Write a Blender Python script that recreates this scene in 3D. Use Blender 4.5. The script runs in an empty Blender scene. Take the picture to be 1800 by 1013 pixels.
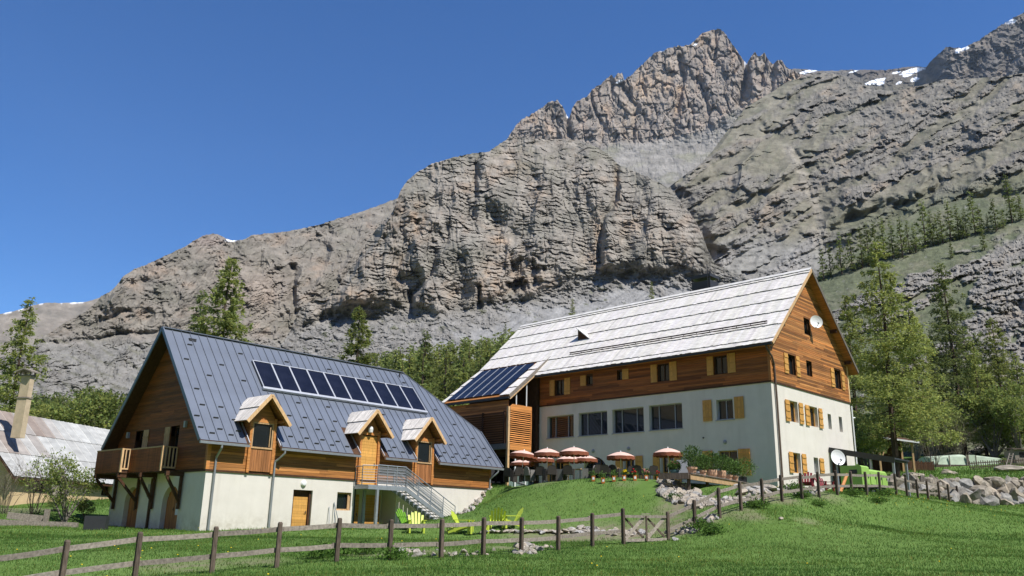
import bpy, math, random
import numpy as np
from mathutils import Matrix, Vector

scene = bpy.context.scene
COL = scene.collection
RNG = np.random.default_rng(7)
random.seed(7)
R = math.radians

# ------------------------------------------------------------------ camera
EYE = 1.6
F_PX, PITCH, ROLL = 1477.4, 0.2776, 0.0199          # focal length in pixels of an 1800 px wide frame
cp, sp = math.cos(PITCH), math.sin(PITCH)
_fw = np.array([0, cp, sp]); _u0 = np.array([0, -sp, cp]); _r0 = np.array([1.0, 0, 0])
_c, _s = math.cos(ROLL), math.sin(ROLL)
_rt = _r0 * _c + _u0 * _s
_up = _u0 * _c - _r0 * _s
cam_data = bpy.data.cameras.new('camera')
cam = bpy.data.objects.new('camera', cam_data)
COL.objects.link(cam)
cam_data.sensor_width = 36.0
cam_data.lens = 36.0 * F_PX / 1800.0
cam_data.clip_start = 0.1
cam_data.clip_end = 20000
M = Matrix.Identity(4)
for i in range(3):
    M[i][0] = _rt[i]; M[i][1] = _up[i]; M[i][2] = -_fw[i]
M[2][3] = EYE
cam.matrix_world = M
scene.camera = cam

# ------------------------------------------------------------------ daylight
SUN_AZ, SUN_EL = R(131.8), R(58)                       # clockwise from the view direction (+y)
world = bpy.data.worlds.new('World')
scene.world = world
world.use_nodes = True
wn = world.node_tree
for n in list(wn.nodes):
    wn.nodes.remove(n)
sky = wn.nodes.new('ShaderNodeTexSky')
sky.sky_type = 'NISHITA'
sky.sun_disc = False
sky.sun_elevation = SUN_EL
sky.sun_rotation = SUN_AZ
sky.altitude = 1800
sky.air_density = 1.0
sky.dust_density = 0.15
sky.ozone_density = 4.0
bg = wn.nodes.new('ShaderNodeBackground')
bg.inputs['Strength'].default_value = 0.115
wo = wn.nodes.new('ShaderNodeOutputWorld')
hs = wn.nodes.new('ShaderNodeHueSaturation')
hs.inputs['Saturation'].default_value = 1.25
hs.inputs['Hue'].default_value = 0.507
wn.links.new(sky.outputs[0], hs.inputs['Color'])
wn.links.new(hs.outputs[0], bg.inputs['Color'])
wn.links.new(bg.outputs[0], wo.inputs['Surface'])
sun_data = bpy.data.lights.new('sun', 'SUN')
sun_data.energy = 5.0
sun_data.angle = R(0.53)
sun_data.color = (1.0, 0.97, 0.925)
sun = bpy.data.objects.new('sun', sun_data)
COL.objects.link(sun)
_sd = Vector((math.sin(SUN_AZ) * math.cos(SUN_EL), math.cos(SUN_AZ) * math.cos(SUN_EL), math.sin(SUN_EL)))
sun.rotation_euler = _sd.to_track_quat('Z', 'Y').to_euler()
sun.location = (60, -40, 120)
scene.view_settings.view_transform = 'Standard'
scene.view_settings.look = 'None'
scene.view_settings.exposure = 0.45
scene.view_settings.gamma = 1.0
scene.view_settings.use_curve_mapping = False
scene.cycles.max_bounces = 6
scene.cycles.diffuse_bounces = 3
scene.cycles.transparent_max_bounces = 8

# ------------------------------------------------------------------ helpers
def ray(px, py):
    """direction of the sight line through a point of the 1800 x 1013 frame"""
    px = np.asarray(px, float); py = np.asarray(py, float)
    return _fw + np.multiply.outer((px - 900) / F_PX, _rt) - np.multiply.outer((py - 506.5) / F_PX, _up)

def at(px, py, Y):
    """world point Y metres ahead on that sight line"""
    d = ray(px, py)
    p = d * (Y / d[1])
    return np.array([p[0], p[1], p[2] + EYE])

def lin(*c):
    c = np.array(c, float) / 255.0
    return np.where(c <= 0.04045, c / 12.92, ((c + 0.055) / 1.055) ** 2.4)

def _hash(ix, iy, seed):
    h = (ix.astype(np.int64) * 374761393 + iy.astype(np.int64) * 668265263 + seed * 2147483647 * 7) & 0xFFFFFFFF
    h = ((h ^ (h >> 13)) * 1274126177) & 0xFFFFFFFF
    h = (h ^ (h >> 16)) & 0xFFFFFFFF
    return h

def noise2(x, y, seed=0):
    """gradient noise, about -1..1"""
    x = np.asarray(x, float); y = np.asarray(y, float)
    ix = np.floor(x); iy = np.floor(y)
    fx = x - ix; fy = y - iy
    ix = ix.astype(np.int64); iy = iy.astype(np.int64)
    u = fx * fx * fx * (fx * (fx * 6 - 15) + 10)
    v = fy * fy * fy * (fy * (fy * 6 - 15) + 10)
    def g(a, b, dx, dy):
        ang = _hash(a, b, seed) * (2 * np.pi / 4294967296.0)
        return np.cos(ang) * dx + np.sin(ang) * dy
    n00 = g(ix, iy, fx, fy); n10 = g(ix + 1, iy, fx - 1, fy)
    n01 = g(ix, iy + 1, fx, fy - 1); n11 = g(ix + 1, iy + 1, fx - 1, fy - 1)
    return 1.5 * ((n00 * (1 - u) + n10 * u) * (1 - v) + (n01 * (1 - u) + n11 * u) * v)

def fbm(x, y, octv=4, seed=0, gain=0.5):
    t = 0; a = 1.0; f = 1.0; s = 0
    for o in range(octv):
        t = t + a * noise2(np.asarray(x) * f + 17.3 * o, np.asarray(y) * f - 9.1 * o, seed + o * 13)
        s += a; a *= gain; f *= 2.03
    return t / s

def ridged(x, y, octv=4, seed=0, gain=0.5):
    t = 0; a = 1.0; f = 1.0; s = 0
    for o in range(octv):
        t = t + a * (1 - 2 * np.abs(noise2(np.asarray(x) * f + 5.7 * o, np.asarray(y) * f + 3.3 * o, seed + o * 7)))
        s += a; a *= gain; f *= 2.1
    return t / s

def cells(x, y, seed=0):
    """cellular noise: value of the nearest cell (0..1) and the gap to the next cell's border"""
    x = np.asarray(x, float); y = np.asarray(y, float)
    ix = np.floor(x).astype(np.int64); iy = np.floor(y).astype(np.int64)
    d1 = np.full(x.shape, 9.0); d2 = np.full(x.shape, 9.0); val = np.zeros(x.shape)
    for ox in (-1, 0, 1):
        for oy in (-1, 0, 1):
            h = _hash(ix + ox, iy + oy, seed)
            cx = ix + ox + (h & 1023) / 1023.0; cy = iy + oy + ((h >> 10) & 1023) / 1023.0
            d = np.hypot(x - cx, y - cy); m = d < d1
            d2 = np.where(m, d1, np.minimum(d2, d)); val = np.where(m, ((h >> 20) & 1023) / 1023.0, val); d1 = np.where(m, d, d1)
    return val, d2 - d1

def sstep(a, b, x):
    t = np.clip((x - a) / (b - a), 0, 1)
    return t * t * (3 - 2 * t)

def poly(pts):
    xs = [p[0] for p in pts]; ys = [p[1] for p in pts]
    return lambda x: np.interp(x, xs, ys)

def segdist(px, py, pts):
    """distance to a polyline, and how far along it (0..1)"""
    best = np.full(px.shape, 1e9); along = np.zeros(px.shape)
    n = len(pts) - 1
    for i in range(n):
        ax, ay = pts[i]; bx, by = pts[i + 1]
        dx, dy = bx - ax, by - ay
        t = np.clip(((px - ax) * dx + (py - ay) * dy) / (dx * dx + dy * dy), 0, 1)
        d = np.hypot(px - ax - t * dx, py - ay - t * dy)
        m = d < best
        best = np.where(m, d, best); along = np.where(m, (i + t) / n, along)
    return best, along

# ------------------------------------------------------------------ materials
MATS = {}
def new_mat(name):
    m = bpy.data.materials.new(name); m.use_nodes = True
    nt = m.node_tree
    b = nt.nodes['Principled BSDF']
    MATS[name] = m
    return m, nt, b

def N(nt, typ, **kw):
    n = nt.nodes.new(typ)
    for k, v in kw.items():
        setattr(n, k, v)
    return n

def mix_rgb(nt, a, b, fac, mode='MIX'):
    n = N(nt, 'ShaderNodeMix', data_type='RGBA', blend_type=mode)
    for sock, val in ((n.inputs[0], fac), (n.inputs[6], a), (n.inputs[7], b)):
        if hasattr(val, 'is_output'):
            nt.links.new(val, sock)
        elif isinstance(val, (int, float)):
            sock.default_value = val
        else:
            sock.default_value = (*val[:3], 1)
    return n.outputs[2]

def surf(name, col, rough=0.8, spec=0.3, metal=0.0, var=0.25, scale=3.0, stretch=(1, 1, 1), tint=False, bump=0.0,
         bscale=None, dirt=0.0, col2=None, detail=6, coat=0.0, streak=0.0, splash=0.0):
    """plain procedural surface: base colour, grain noise, optional per-face tint, fine bump"""
    m, nt, b = new_mat(name)
    tc = N(nt, 'ShaderNodeTexCoord')
    mp = N(nt, 'ShaderNodeMapping'); mp.inputs['Scale'].default_value = stretch
    nt.links.new(tc.outputs['Object'], mp.inputs['Vector'])
    nz = N(nt, 'ShaderNodeTexNoise'); nz.inputs['Scale'].default_value = scale; nz.inputs['Detail'].default_value = detail
    nz.inputs['Roughness'].default_value = 0.6
    nt.links.new(mp.outputs[0], nz.inputs['Vector'])
    rmp = N(nt, 'ShaderNodeMapRange')
    rmp.inputs['From Min'].default_value = 0.3; rmp.inputs['From Max'].default_value = 0.7
    nt.links.new(nz.outputs['Fac'], rmp.inputs['Value'])
    c = np.array(col[:3], float)
    lo = c * (1 - var); hi = np.minimum(c * (1 + var), 0.95)
    if col2 is not None:
        hi = np.array(col2[:3])
    out = mix_rgb(nt, lo, hi, rmp.outputs[0])
    if dirt > 0:
        n2 = N(nt, 'ShaderNodeTexNoise'); n2.inputs['Scale'].default_value = 0.45; n2.inputs['Detail'].default_value = 8
        n2.inputs['Roughness'].default_value = 0.7
        nt.links.new(tc.outputs['Object'], n2.inputs['Vector'])
        r2 = N(nt, 'ShaderNodeMapRange'); r2.inputs['From Min'].default_value = 0.45; r2.inputs['From Max'].default_value = 0.8
        r2.inputs['To Max'].default_value = dirt
        nt.links.new(n2.outputs['Fac'], r2.inputs['Value'])
        out = mix_rgb(nt, out, c * np.array([0.55, 0.5, 0.42]), r2.outputs[0])
    if streak > 0:
        m3 = N(nt, 'ShaderNodeMapping'); m3.inputs['Scale'].default_value = (2.2, 2.2, .12)
        nt.links.new(tc.outputs['Object'], m3.inputs['Vector'])
        n3 = N(nt, 'ShaderNodeTexNoise'); n3.inputs['Scale'].default_value = 1.0; n3.inputs['Detail'].default_value = 7; n3.inputs['Roughness'].default_value = .7
        nt.links.new(m3.outputs[0], n3.inputs['Vector'])
        r3 = N(nt, 'ShaderNodeMapRange'); r3.inputs['From Min'].default_value = .5; r3.inputs['From Max'].default_value = .75; r3.inputs['To Max'].default_value = streak
        nt.links.new(n3.outputs['Fac'], r3.inputs['Value'])
        out = mix_rgb(nt, out, c * np.array([0.6, 0.57, 0.5]), r3.outputs[0])
    if splash > 0:                                               # mud splashed up from the ground
        sx = N(nt, 'ShaderNodeSeparateXYZ'); nt.links.new(tc.outputs['Object'], sx.inputs[0])
        r4 = N(nt, 'ShaderNodeMapRange'); r4.inputs['From Min'].default_value = .95; r4.inputs['From Max'].default_value = .1
        nt.links.new(sx.outputs['Z'], r4.inputs['Value'])
        n4 = N(nt, 'ShaderNodeTexNoise'); n4.inputs['Scale'].default_value = 2.2; n4.inputs['Detail'].default_value = 8; n4.inputs['Roughness'].default_value = .75
        nt.links.new(tc.outputs['Object'], n4.inputs['Vector'])
        r5 = N(nt, 'ShaderNodeMapRange'); r5.inputs['From Min'].default_value = .4; r5.inputs['From Max'].default_value = .62; r5.inputs['To Max'].default_value = splash
        nt.links.new(n4.outputs['Fac'], r5.inputs['Value'])
        m4 = N(nt, 'ShaderNodeMath', operation='MULTIPLY'); nt.links.new(r4.outputs[0], m4.inputs[0]); nt.links.new(r5.outputs[0], m4.inputs[1])
        out = mix_rgb(nt, out, (0.34, 0.29, 0.21), m4.outputs[0])
    if tint:
        a = N(nt, 'ShaderNodeAttribute', attribute_name='tint')
        out = mix_rgb(nt, out, a.outputs['Color'], 1.0, 'MULTIPLY')
    nt.links.new(out, b.inputs['Base Color'])
    b.inputs['Roughness'].default_value = rough
    b.inputs['Metallic'].default_value = metal
    b.inputs['Specular IOR Level'].default_value = spec
    b.inputs['Coat Weight'].default_value = coat
    if bump > 0:
        bp = N(nt, 'ShaderNodeBump'); bp.inputs['Strength'].default_value = bump; bp.inputs['Distance'].default_value = 0.02
        if bscale:
            nb = N(nt, 'ShaderNodeTexNoise'); nb.inputs['Scale'].default_value = bscale; nb.inputs['Detail'].default_value = 5
            nt.links.new(mp.outputs[0], nb.inputs['Vector'])
            nt.links.new(nb.outputs['Fac'], bp.inputs['Height'])
        else:
            nt.links.new(nz.outputs['Fac'], bp.inputs['Height'])
        nt.links.new(bp.outputs[0], b.inputs['Normal'])
    return m

def leaf_mat(name, col, trans=0.35):
    m, nt, b = new_mat(name)
    a = N(nt, 'ShaderNodeAttribute', attribute_name='tint')
    oi = N(nt, 'ShaderNodeObjectInfo')
    mr = N(nt, 'ShaderNodeMapRange'); mr.inputs['To Min'].default_value = 0.75; mr.inputs['To Max'].default_value = 1.2
    nt.links.new(oi.outputs['Random'], mr.inputs['Value'])
    c1 = mix_rgb(nt, col, a.outputs['Color'], 1.0, 'MULTIPLY')
    c2 = mix_rgb(nt, c1, mr.outputs[0], 1.0, 'MULTIPLY')
    df = N(nt, 'ShaderNodeBsdfDiffuse'); tr = N(nt, 'ShaderNodeBsdfTranslucent'); mx = N(nt, 'ShaderNodeMixShader')
    mx.inputs[0].default_value = trans
    nt.links.new(c2, df.inputs['Color']); nt.links.new(c2, tr.inputs['Color'])
    nt.links.new(df.outputs[0], mx.inputs[1]); nt.links.new(tr.outputs[0], mx.inputs[2])
    nt.links.new(mx.outputs[0], nt.nodes['Material Output'].inputs['Surface'])
    return m

def rock_mat(name, detail=0.35, bump=0.4, attr='col', stretch=(1, 1, 1), dist=0.5):
    """stone whose colour comes from a point attribute, with fine grain on top"""
    m, nt, b = new_mat(name)
    a = N(nt, 'ShaderNodeAttribute', attribute_name=attr)
    tc = N(nt, 'ShaderNodeTexCoord')
    mp = N(nt, 'ShaderNodeMapping'); mp.inputs['Scale'].default_value = stretch
    nt.links.new(tc.outputs['Object'], mp.inputs['Vector'])
    nz = N(nt, 'ShaderNodeTexNoise'); nz.inputs['Scale'].default_value = detail; nz.inputs['Detail'].default_value = 7
    nz.inputs['Roughness'].default_value = 0.68
    nt.links.new(mp.outputs[0], nz.inputs['Vector'])
    mr = N(nt, 'ShaderNodeMapRange'); mr.inputs['From Min'].default_value = 0.3; mr.inputs['From Max'].default_value = 0.7
    mr.inputs['To Min'].default_value = 0.72; mr.inputs['To Max'].default_value = 1.25
    nt.links.new(nz.outputs['Fac'], mr.inputs['Value'])
    c = mix_rgb(nt, a.outputs['Color'], mr.outputs[0], 1.0, 'MULTIPLY')
    nt.links.new(c, b.inputs['Base Color'])
    b.inputs['Roughness'].default_value = 0.95; b.inputs['Specular IOR Level'].default_value = 0.1
    bp = N(nt, 'ShaderNodeBump'); bp.inputs['Strength'].default_value = bump; bp.inputs['Distance'].default_value = dist
    nt.links.new(nz.outputs['Fac'], bp.inputs['Height'])
    nt.links.new(bp.outputs[0], b.inputs['Normal'])
    return m

def glass_mat(name, col=(0.012, 0.016, 0.018), rough=0.04):
    m, nt, b = new_mat(name)
    b.inputs['Base Color'].default_value = (*col, 1)
    b.inputs['Roughness'].default_value = rough
    b.inputs['Specular IOR Level'].default_value = 0.6
    return m

WHITE_RENDER = surf('white_render', (0.70, 0.655, 0.585), 0.9, 0.15, var=0.05, scale=1.2, dirt=0.14, bump=0.35, bscale=45, streak=.20, splash=.55)
CREAM_RENDER = surf('cream_render', (0.62, 0.58, 0.50), 0.9, 0.15, var=0.05, scale=1.2, dirt=0.15, bump=0.25, bscale=60)
OCHRE_RENDER = surf('ochre_render', (0.62, 0.46, 0.27), 0.9, 0.15, var=0.1, scale=1.5, dirt=0.2, bump=0.3, bscale=40)
WOOD_H = surf('larch_cladding', (0.385, 0.160, 0.046), 0.62, 0.3, var=0.45, scale=1.6, stretch=(0.5, 0.5, 16), tint=True, bump=0.25, detail=8)
WOOD_V = surf('larch_boards_upright', (0.34, 0.14, 0.05), 0.65, 0.3, var=0.4, scale=1.6, stretch=(14, 14, 0.6), tint=True, bump=0.25)
WOOD_GOLD = surf('golden_wood', (0.60, 0.315, 0.080), 0.6, 0.3, var=0.18, scale=2, stretch=(10, 10, 1.0), tint=True, bump=0.15)
WOOD_PALE = surf('pale_timber', (0.48, 0.31, 0.16), 0.7, 0.25, var=0.3, scale=2, stretch=(6, 6, 1.5), tint=True, bump=0.2)
WOOD_GREY = surf('weathered_timber', (0.25, 0.215, 0.18), 0.85, 0.15, var=0.4, scale=3, stretch=(5, 5, 5), tint=True, bump=0.35)
WOOD_POST = surf('dark_fence_timber', (0.105, 0.08, 0.062), 0.85, 0.15, var=0.45, scale=4, stretch=(6, 6, 1), tint=True, bump=0.35)
WOOD_DARK = surf('dark_stained_timber', (0.075, 0.036, 0.018), 0.75, 0.2, var=0.35, scale=2, stretch=(5, 5, 1.5), tint=True, bump=0.2)
SHINGLE = surf('silvered_roof_boards', (0.63, 0.605, 0.575), 0.85, 0.15, var=0.22, scale=2.2, stretch=(5, 1.0, 1.0), tint=True, bump=0.3, detail=8)
SHINGLE_B = surf('silvered_dormer_boards', (0.60, 0.56, 0.51), 0.85, 0.15, var=0.35, scale=3, stretch=(1.0, 5, 1.0), tint=True, bump=0.3, detail=8)
SEAM = surf('slate_blue_sheet_metal', (0.145, 0.165, 0.205), 0.42, 0.5, var=0.10, scale=0.8, tint=True, metal=0.25, dirt=.15, streak=.12)
ZINC = surf('zinc', (0.36, 0.38, 0.40), 0.45, 0.5, metal=0.6, var=0.12, scale=4)
GALV = surf('galvanised_steel', (0.34, 0.37, 0.40), 0.5, 0.5, metal=0.45, var=0.12, scale=5)
DARK_METAL = surf('dark_metal', (0.035, 0.036, 0.04), 0.5, 0.4, var=0.1, scale=4)
BROWN_METAL = surf('brown_pipe_paint', (0.11, 0.075, 0.055), 0.5, 0.4, var=0.15, scale=4)
WHITE_PAINT = surf('white_paint', (0.78, 0.78, 0.77), 0.4, 0.4, var=0.04, scale=4)
GREY_PLASTIC = surf('grey_fitting', (0.33, 0.34, 0.36), 0.5, 0.4, var=0.08, scale=4)
PV = surf('solar_cell_glass', (0.010, 0.011, 0.020), 0.16, 0.35, var=0.25, scale=1.5)
ALU = surf('aluminium_frame', (0.58, 0.59, 0.60), 0.4, 0.5, metal=0.6, var=0.06, scale=5)
GLASS = glass_mat('window_glass')
CURTAIN = surf('dim_curtain', (0.22, 0.21, 0.19), 0.9, 0.1, var=0.15, scale=6, stretch=(8, 8, 0.5))
PAPER = surf('white_paper_notice', (0.7, 0.7, 0.72), 0.8, 0.2, var=0.04, scale=8)
STONE = surf('pale_limestone', (0.31, 0.285, 0.25), 0.92, 0.15, var=0.35, scale=2.2, tint=True, bump=0.6, bscale=9)
BOULDER = surf('grey_boulder', (0.25, 0.23, 0.20), 0.95, 0.1, var=0.4, scale=1.6, tint=True, bump=0.8, bscale=5)
TERRACOTTA = surf('terracotta', (0.58, 0.35, 0.22), 0.85, 0.15, var=0.2, scale=7, tint=True)
SOIL = surf('earth', (0.05, 0.036, 0.025), 0.95, 0.1, var=0.4, scale=9)
LIME = surf('lime_plastic', (0.52, 0.62, 0.07), 0.45, 0.4, var=0.06, scale=5, tint=True)
LIME_G = surf('green_plastic', (0.13, 0.30, 0.02), 0.45, 0.4, var=0.08, scale=5)
MACHINE = surf('lime_machine_paint', (0.31, 0.50, 0.11), 0.4, 0.5, var=0.06, scale=3, dirt=0.15)
RED_PL = surf('dark_red_plastic', (0.20, 0.02, 0.025), 0.5, 0.4, var=0.1, scale=5)
ORANGE_PL = surf('orange_glaze', (0.62, 0.20, 0.045), 0.5, 0.4, var=0.1, scale=6)
ORANGE_PIPE = surf('orange_timber_prop', (0.52, 0.22, 0.07), 0.6, 0.3, var=0.2, scale=6)
WICKER = surf('dark_wicker', (0.048, 0.040, 0.034), 0.7, 0.3, var=0.4, scale=30)
WICKER_G = surf('grey_wicker', (0.22, 0.205, 0.185), 0.8, 0.2, var=0.35, scale=30)
CUSHION = surf('plum_cushion', (0.055, 0.02, 0.05), 0.9, 0.1, var=0.2, scale=8)
CUSHION_R = surf('red_cushion', (0.26, 0.02, 0.03), 0.9, 0.1, var=0.2, scale=8)
CANVAS = surf('salmon_parasol_canvas', (0.60, 0.41, 0.34), 0.85, 0.15, var=0.12, scale=3, tint=True)
CANVAS_V = surf('rust_parasol_valance', (0.24, 0.080, 0.042), 0.85, 0.15, var=0.15, scale=6)
TARP = surf('greenhouse_film', (0.50, 0.58, 0.44), 0.35, 0.5, var=0.2, scale=1.2, bump=0.4, bscale=3)
FLOWER_R = surf('red_petals', (0.55, 0.02, 0.03), 0.7, 0.2, var=0.3, scale=20)
FLOWER_P = surf('pink_petals', (0.65, 0.22, 0.24), 0.7, 0.2, var=0.3, scale=20)
FLOWER_Y = surf('yellow_petals', (0.72, 0.52, 0.02), 0.7, 0.2, var=0.2, scale=20)
RUSTY = surf('tin_sheet', (0.41, 0.41, 0.39), 0.65, 0.4, metal=0.1, var=0.2, scale=1.0, stretch=(1, 1, 3), tint=True, detail=9)
BARK = surf('larch_bark', (0.085, 0.062, 0.048), 0.95, 0.1, var=0.45, scale=5, stretch=(3, 3, 0.6), bump=0.5)
BARK_GREY = surf('grey_bark', (0.17, 0.15, 0.13), 0.95, 0.1, var=0.4, scale=5, stretch=(3, 3, 0.6), bump=0.4)
LARCH = leaf_mat('larch_needles', (0.295, 0.330, 0.100), 0.58)
LARCH_D = leaf_mat('larch_needles_deep', (0.220, 0.262, 0.088), 0.54)
BROAD = leaf_mat('young_broad_leaves', (0.215, 0.258, 0.075), 0.48)
SHRUB = leaf_mat('glossy_shrub_leaves', (0.100, 0.165, 0.045), 0.35)
TWIG = leaf_mat('bare_twigs', (0.16, 0.135, 0.10), 0.1)
GRASSM = leaf_mat('grass_blades', (0.112, 0.198, 0.044), 0.45)

# ------------------------------------------------------------------ mesh building
class MB:
    def __init__(self):
        self.v = []; self.f = []; self.t = []
    def add(self, vs, fs, tint=1.0):
        o = len(self.v)
        self.v.extend([tuple(map(float, p)) for p in vs])
        for f in fs:
            self.f.append(tuple(i + o for i in f)); self.t.append(tint)
        return self
    def box(self, x0, x1, y0, y1, z0, z1, tint=1.0):
        return self.add([(x0, y0, z0), (x1, y0, z0), (x1, y1, z0), (x0, y1, z0), (x0, y0, z1), (x1, y0, z1), (x1, y1, z1), (x0, y1, z1)],
                        [(3, 2, 1, 0), (4, 5, 6, 7), (0, 1, 5, 4), (1, 2, 6, 5), (2, 3, 7, 6), (3, 0, 4, 7)], tint)
    def obox(self, o, a, b, c, tint=1.0):
        o, a, b, c = (np.array(k, float) for k in (o, a, b, c))
        vs = [o, o + a, o + a + b, o + b, o + c, o + a + c, o + a + b + c, o + b + c]
        return self.add(vs, [(3, 2, 1, 0), (4, 5, 6, 7), (0, 1, 5, 4), (1, 2, 6, 5), (2, 3, 7, 6), (3, 0, 4, 7)], tint)
    def prism(self, pts, ext, tint=1.0):
        n = len(pts); e = np.array(ext, float)
        vs = [np.array(p, float) for p in pts] + [np.array(p, float) + e for p in pts]
        fs = [tuple(range(n - 1, -1, -1)), tuple(range(n, 2 * n))] + [(i, (i + 1) % n, n + (i + 1) % n, n + i) for i in range(n)]
        return self.add(vs, fs, tint)
    def bar(self, p, q, w, h, tint=1.0, up=(0, 0, 1)):
        """rectangular bar from p to q, w across, h along 'up'"""
        p = np.array(p, float); q = np.array(q, float)
        d = q - p; d /= np.linalg.norm(d) + 1e-9
        u = np.array(up, float)
        s = np.cross(d, u)
        if np.linalg.norm(s) < 1e-4:
            s = np.cross(d, (1, 0, 0))
        s /= np.linalg.norm(s); u = np.cross(s, d)
        return self.obox(p - s * w / 2 - u * h / 2, q - p, s * w, u * h, tint)
    def tube(self, p, q, r0, r1=None, n=8, tint=1.0, cap=True):
        r1 = r0 if r1 is None else r1
        p = np.array(p, float); q = np.array(q, float); d = q - p; d /= np.linalg.norm(d) + 1e-9
        s = np.cross(d, (0, 0, 1.0))
        if np.linalg.norm(s) < 1e-3:
            s = np.array([1.0, 0, 0])
        s /= np.linalg.norm(s); u = np.cross(s, d)
        vs = []
        for c, r in ((p, r0), (q, r1)):
            for k in range(n):
                a = 2 * np.pi * k / n
                vs.append(c + r * (np.cos(a) * s + np.sin(a) * u))
        fs = [(k, (k + 1) % n, n + (k + 1) % n, n + k) for k in range(n)]
        if cap:
            fs += [tuple(range(n - 1, -1, -1)), tuple(range(n, 2 * n))]
        return self.add(vs, fs, tint)
    def lathe(self, c, prof, n=12, tint=1.0, axis=None):
        c = np.array(c, float)
        vs = []; fs = []
        for r, z in prof:
            for k in range(n):
                a = 2 * np.pi * k / n
                vs.append(c + np.array([r * np.cos(a), r * np.sin(a), z]))
        for i in range(len(prof) - 1):
            for k in range(n):
                fs.append((i * n + k, i * n + (k + 1) % n, (i + 1) * n + (k + 1) % n, (i + 1) * n + k))
        if prof[0][0] > 1e-4: fs.append(tuple(range(n - 1, -1, -1)))
        if prof[-1][0] > 1e-4: fs.append(tuple(range((len(prof) - 1) * n, len(prof) * n)))
        return self.add(vs, fs, tint)
    def quads(self, P, tint=1.0):
        return self.add(P, [tuple(range(len(P)))], tint)
    def mesh(self, name, mat):
        me = bpy.data.meshes.new(name)
        me.from_pydata(self.v, [], self.f)
        me.materials.append(mat)
        a = me.attributes.new('tint', 'FLOAT_COLOR', 'FACE')
        arr = np.ones((len(self.f), 4), np.float32)
        for i, t in enumerate(self.t):
            arr[i, :3] = t
        a.data.foreach_set('color', arr.ravel())
        me.update()
        return me

def link(name, data, parent=None, kind=None, loc=None, rotz=None, label=None):
    o = bpy.data.objects.new(name, data)
    COL.objects.link(o)
    if parent is not None: o.parent = parent
    if kind: o['kind'] = kind
    if loc is not None: o.location = loc
    if rotz is not None: o.rotation_euler = (0, 0, rotz)
    if label: o['label'] = label
    return o

def obj(name, mb, mat, parent=None, kind=None, loc=None, rotz=None, label=None):
    return link(name, mb.mesh(name, mat), parent, kind, loc, rotz, label)

def tag(o, label, cat, group=None):
    o['label'] = label; o['category'] = cat
    if group: o['group'] = group
    return o

def thing(name, label, cat, loc=(0, 0, 0), rotz=0.0, group=None):
    o = bpy.data.objects.new(name, None)
    COL.objects.link(o)
    o.location = [float(c) for c in loc]; o.rotation_euler = (0, 0, rotz); o.empty_display_size = 0.2
    return tag(o, label, cat, group)

def dup(root, loc, rotz=0.0, label=None, group=None, scale=None):
    r = root.copy(); COL.objects.link(r)
    r.location = [float(c) for c in loc]; r.rotation_euler = (0, 0, rotz)
    if scale is not None: r.scale = (scale, scale, scale) if isinstance(scale, (int, float)) else scale
    if label: r['label'] = label
    if group: r['group'] = group
    for ch in list(root.children):
        c = ch.copy(); COL.objects.link(c); c.parent = r
        for g in list(ch.children):
            d = g.copy(); COL.objects.link(d); d.parent = c
    return r

def np_mesh(name, V, F, mat, point_col=None, face_tint=None, smooth=False):
    V = np.asarray(V, np.float32); F = np.asarray(F, np.int32)
    k = F.shape[1]
    me = bpy.data.meshes.new(name)
    me.vertices.add(len(V)); me.vertices.foreach_set('co', V.ravel())
    me.loops.add(F.size); me.loops.foreach_set('vertex_index', F.ravel())
    me.polygons.add(len(F))
    me.polygons.foreach_set('loop_start', np.arange(0, F.size, k, dtype=np.int32))
    me.polygons.foreach_set('loop_total', np.full(len(F), k, np.int32))
    me.materials.append(mat)
    me.update(calc_edges=True)
    if point_col is not None:
        a = me.attributes.new('col', 'FLOAT_COLOR', 'POINT')
        c = np.ones((len(V), 4), np.float32); c[:, :3] = point_col
        a.data.foreach_set('color', c.ravel())
    if face_tint is not None:
        a = me.attributes.new('tint', 'FLOAT_COLOR', 'FACE')
        c = np.ones((len(F), 4), np.float32); c[:, :3] = face_tint
        a.data.foreach_set('color', c.ravel())
    me.polygons.foreach_set('use_smooth', np.full(len(F), bool(smooth)))
    me.update()
    return me

def grid_faces(nr, nc):
    i = np.arange(nr - 1)[:, None] * nc + np.arange(nc - 1)[None, :]
    i = i.ravel()
    return np.stack([i, i + 1, i + nc + 1, i + nc], -1)

def jit(a=0.15):
    return 1.0 + random.uniform(-a, a)
# ------------------------------------------------------------------ ground
POSTS = [  # (x, y foot in the frame, metres ahead) along the timber fence
    (104, 1041, 20.0), (236, 1021, 21.2), (372, 1007, 22.3), (486, 996, 23.1), (591, 986, 23.9), (685, 986, 24.7), (775, 982, 25.7),
    (849, 976, 27.0), (916, 973, 28.3), (981, 967, 29.8), (1041, 959, 31.2), (1096, 957, 32.6)]
POSTS_R = [
    (1175, 954, 33.4), (1222, 932, 33.9), (1265, 909, 34.5), (1303, 897, 35.3), (1341, 890, 36.4), (1375, 882, 37.6), (1410, 877, 39.0),
    (1440, 873, 40.4), (1472, 869, 41.7), (1498, 869, 43.0), (1524, 869, 44.4), (1548, 868, 45.8), (1576, 870, 47.2), (1595, 875, 48.7),
    (1614, 877, 50.3), (1632, 878, 52.0), (1652, 879, 53.6), (1669, 882, 55.2), (1685, 884, 56.8)]
A_O = np.array([15.07, 48.11, 2.24 + EYE]); A_ROT = R(45.98)      # lodge: near corner, local x along the gable, y along the facade
B_O = np.array([-14.476, 41.182, -0.40 + EYE]); B_ROT = R(47.55)  # barn: near corner, local x along the front, y along the gable

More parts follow.
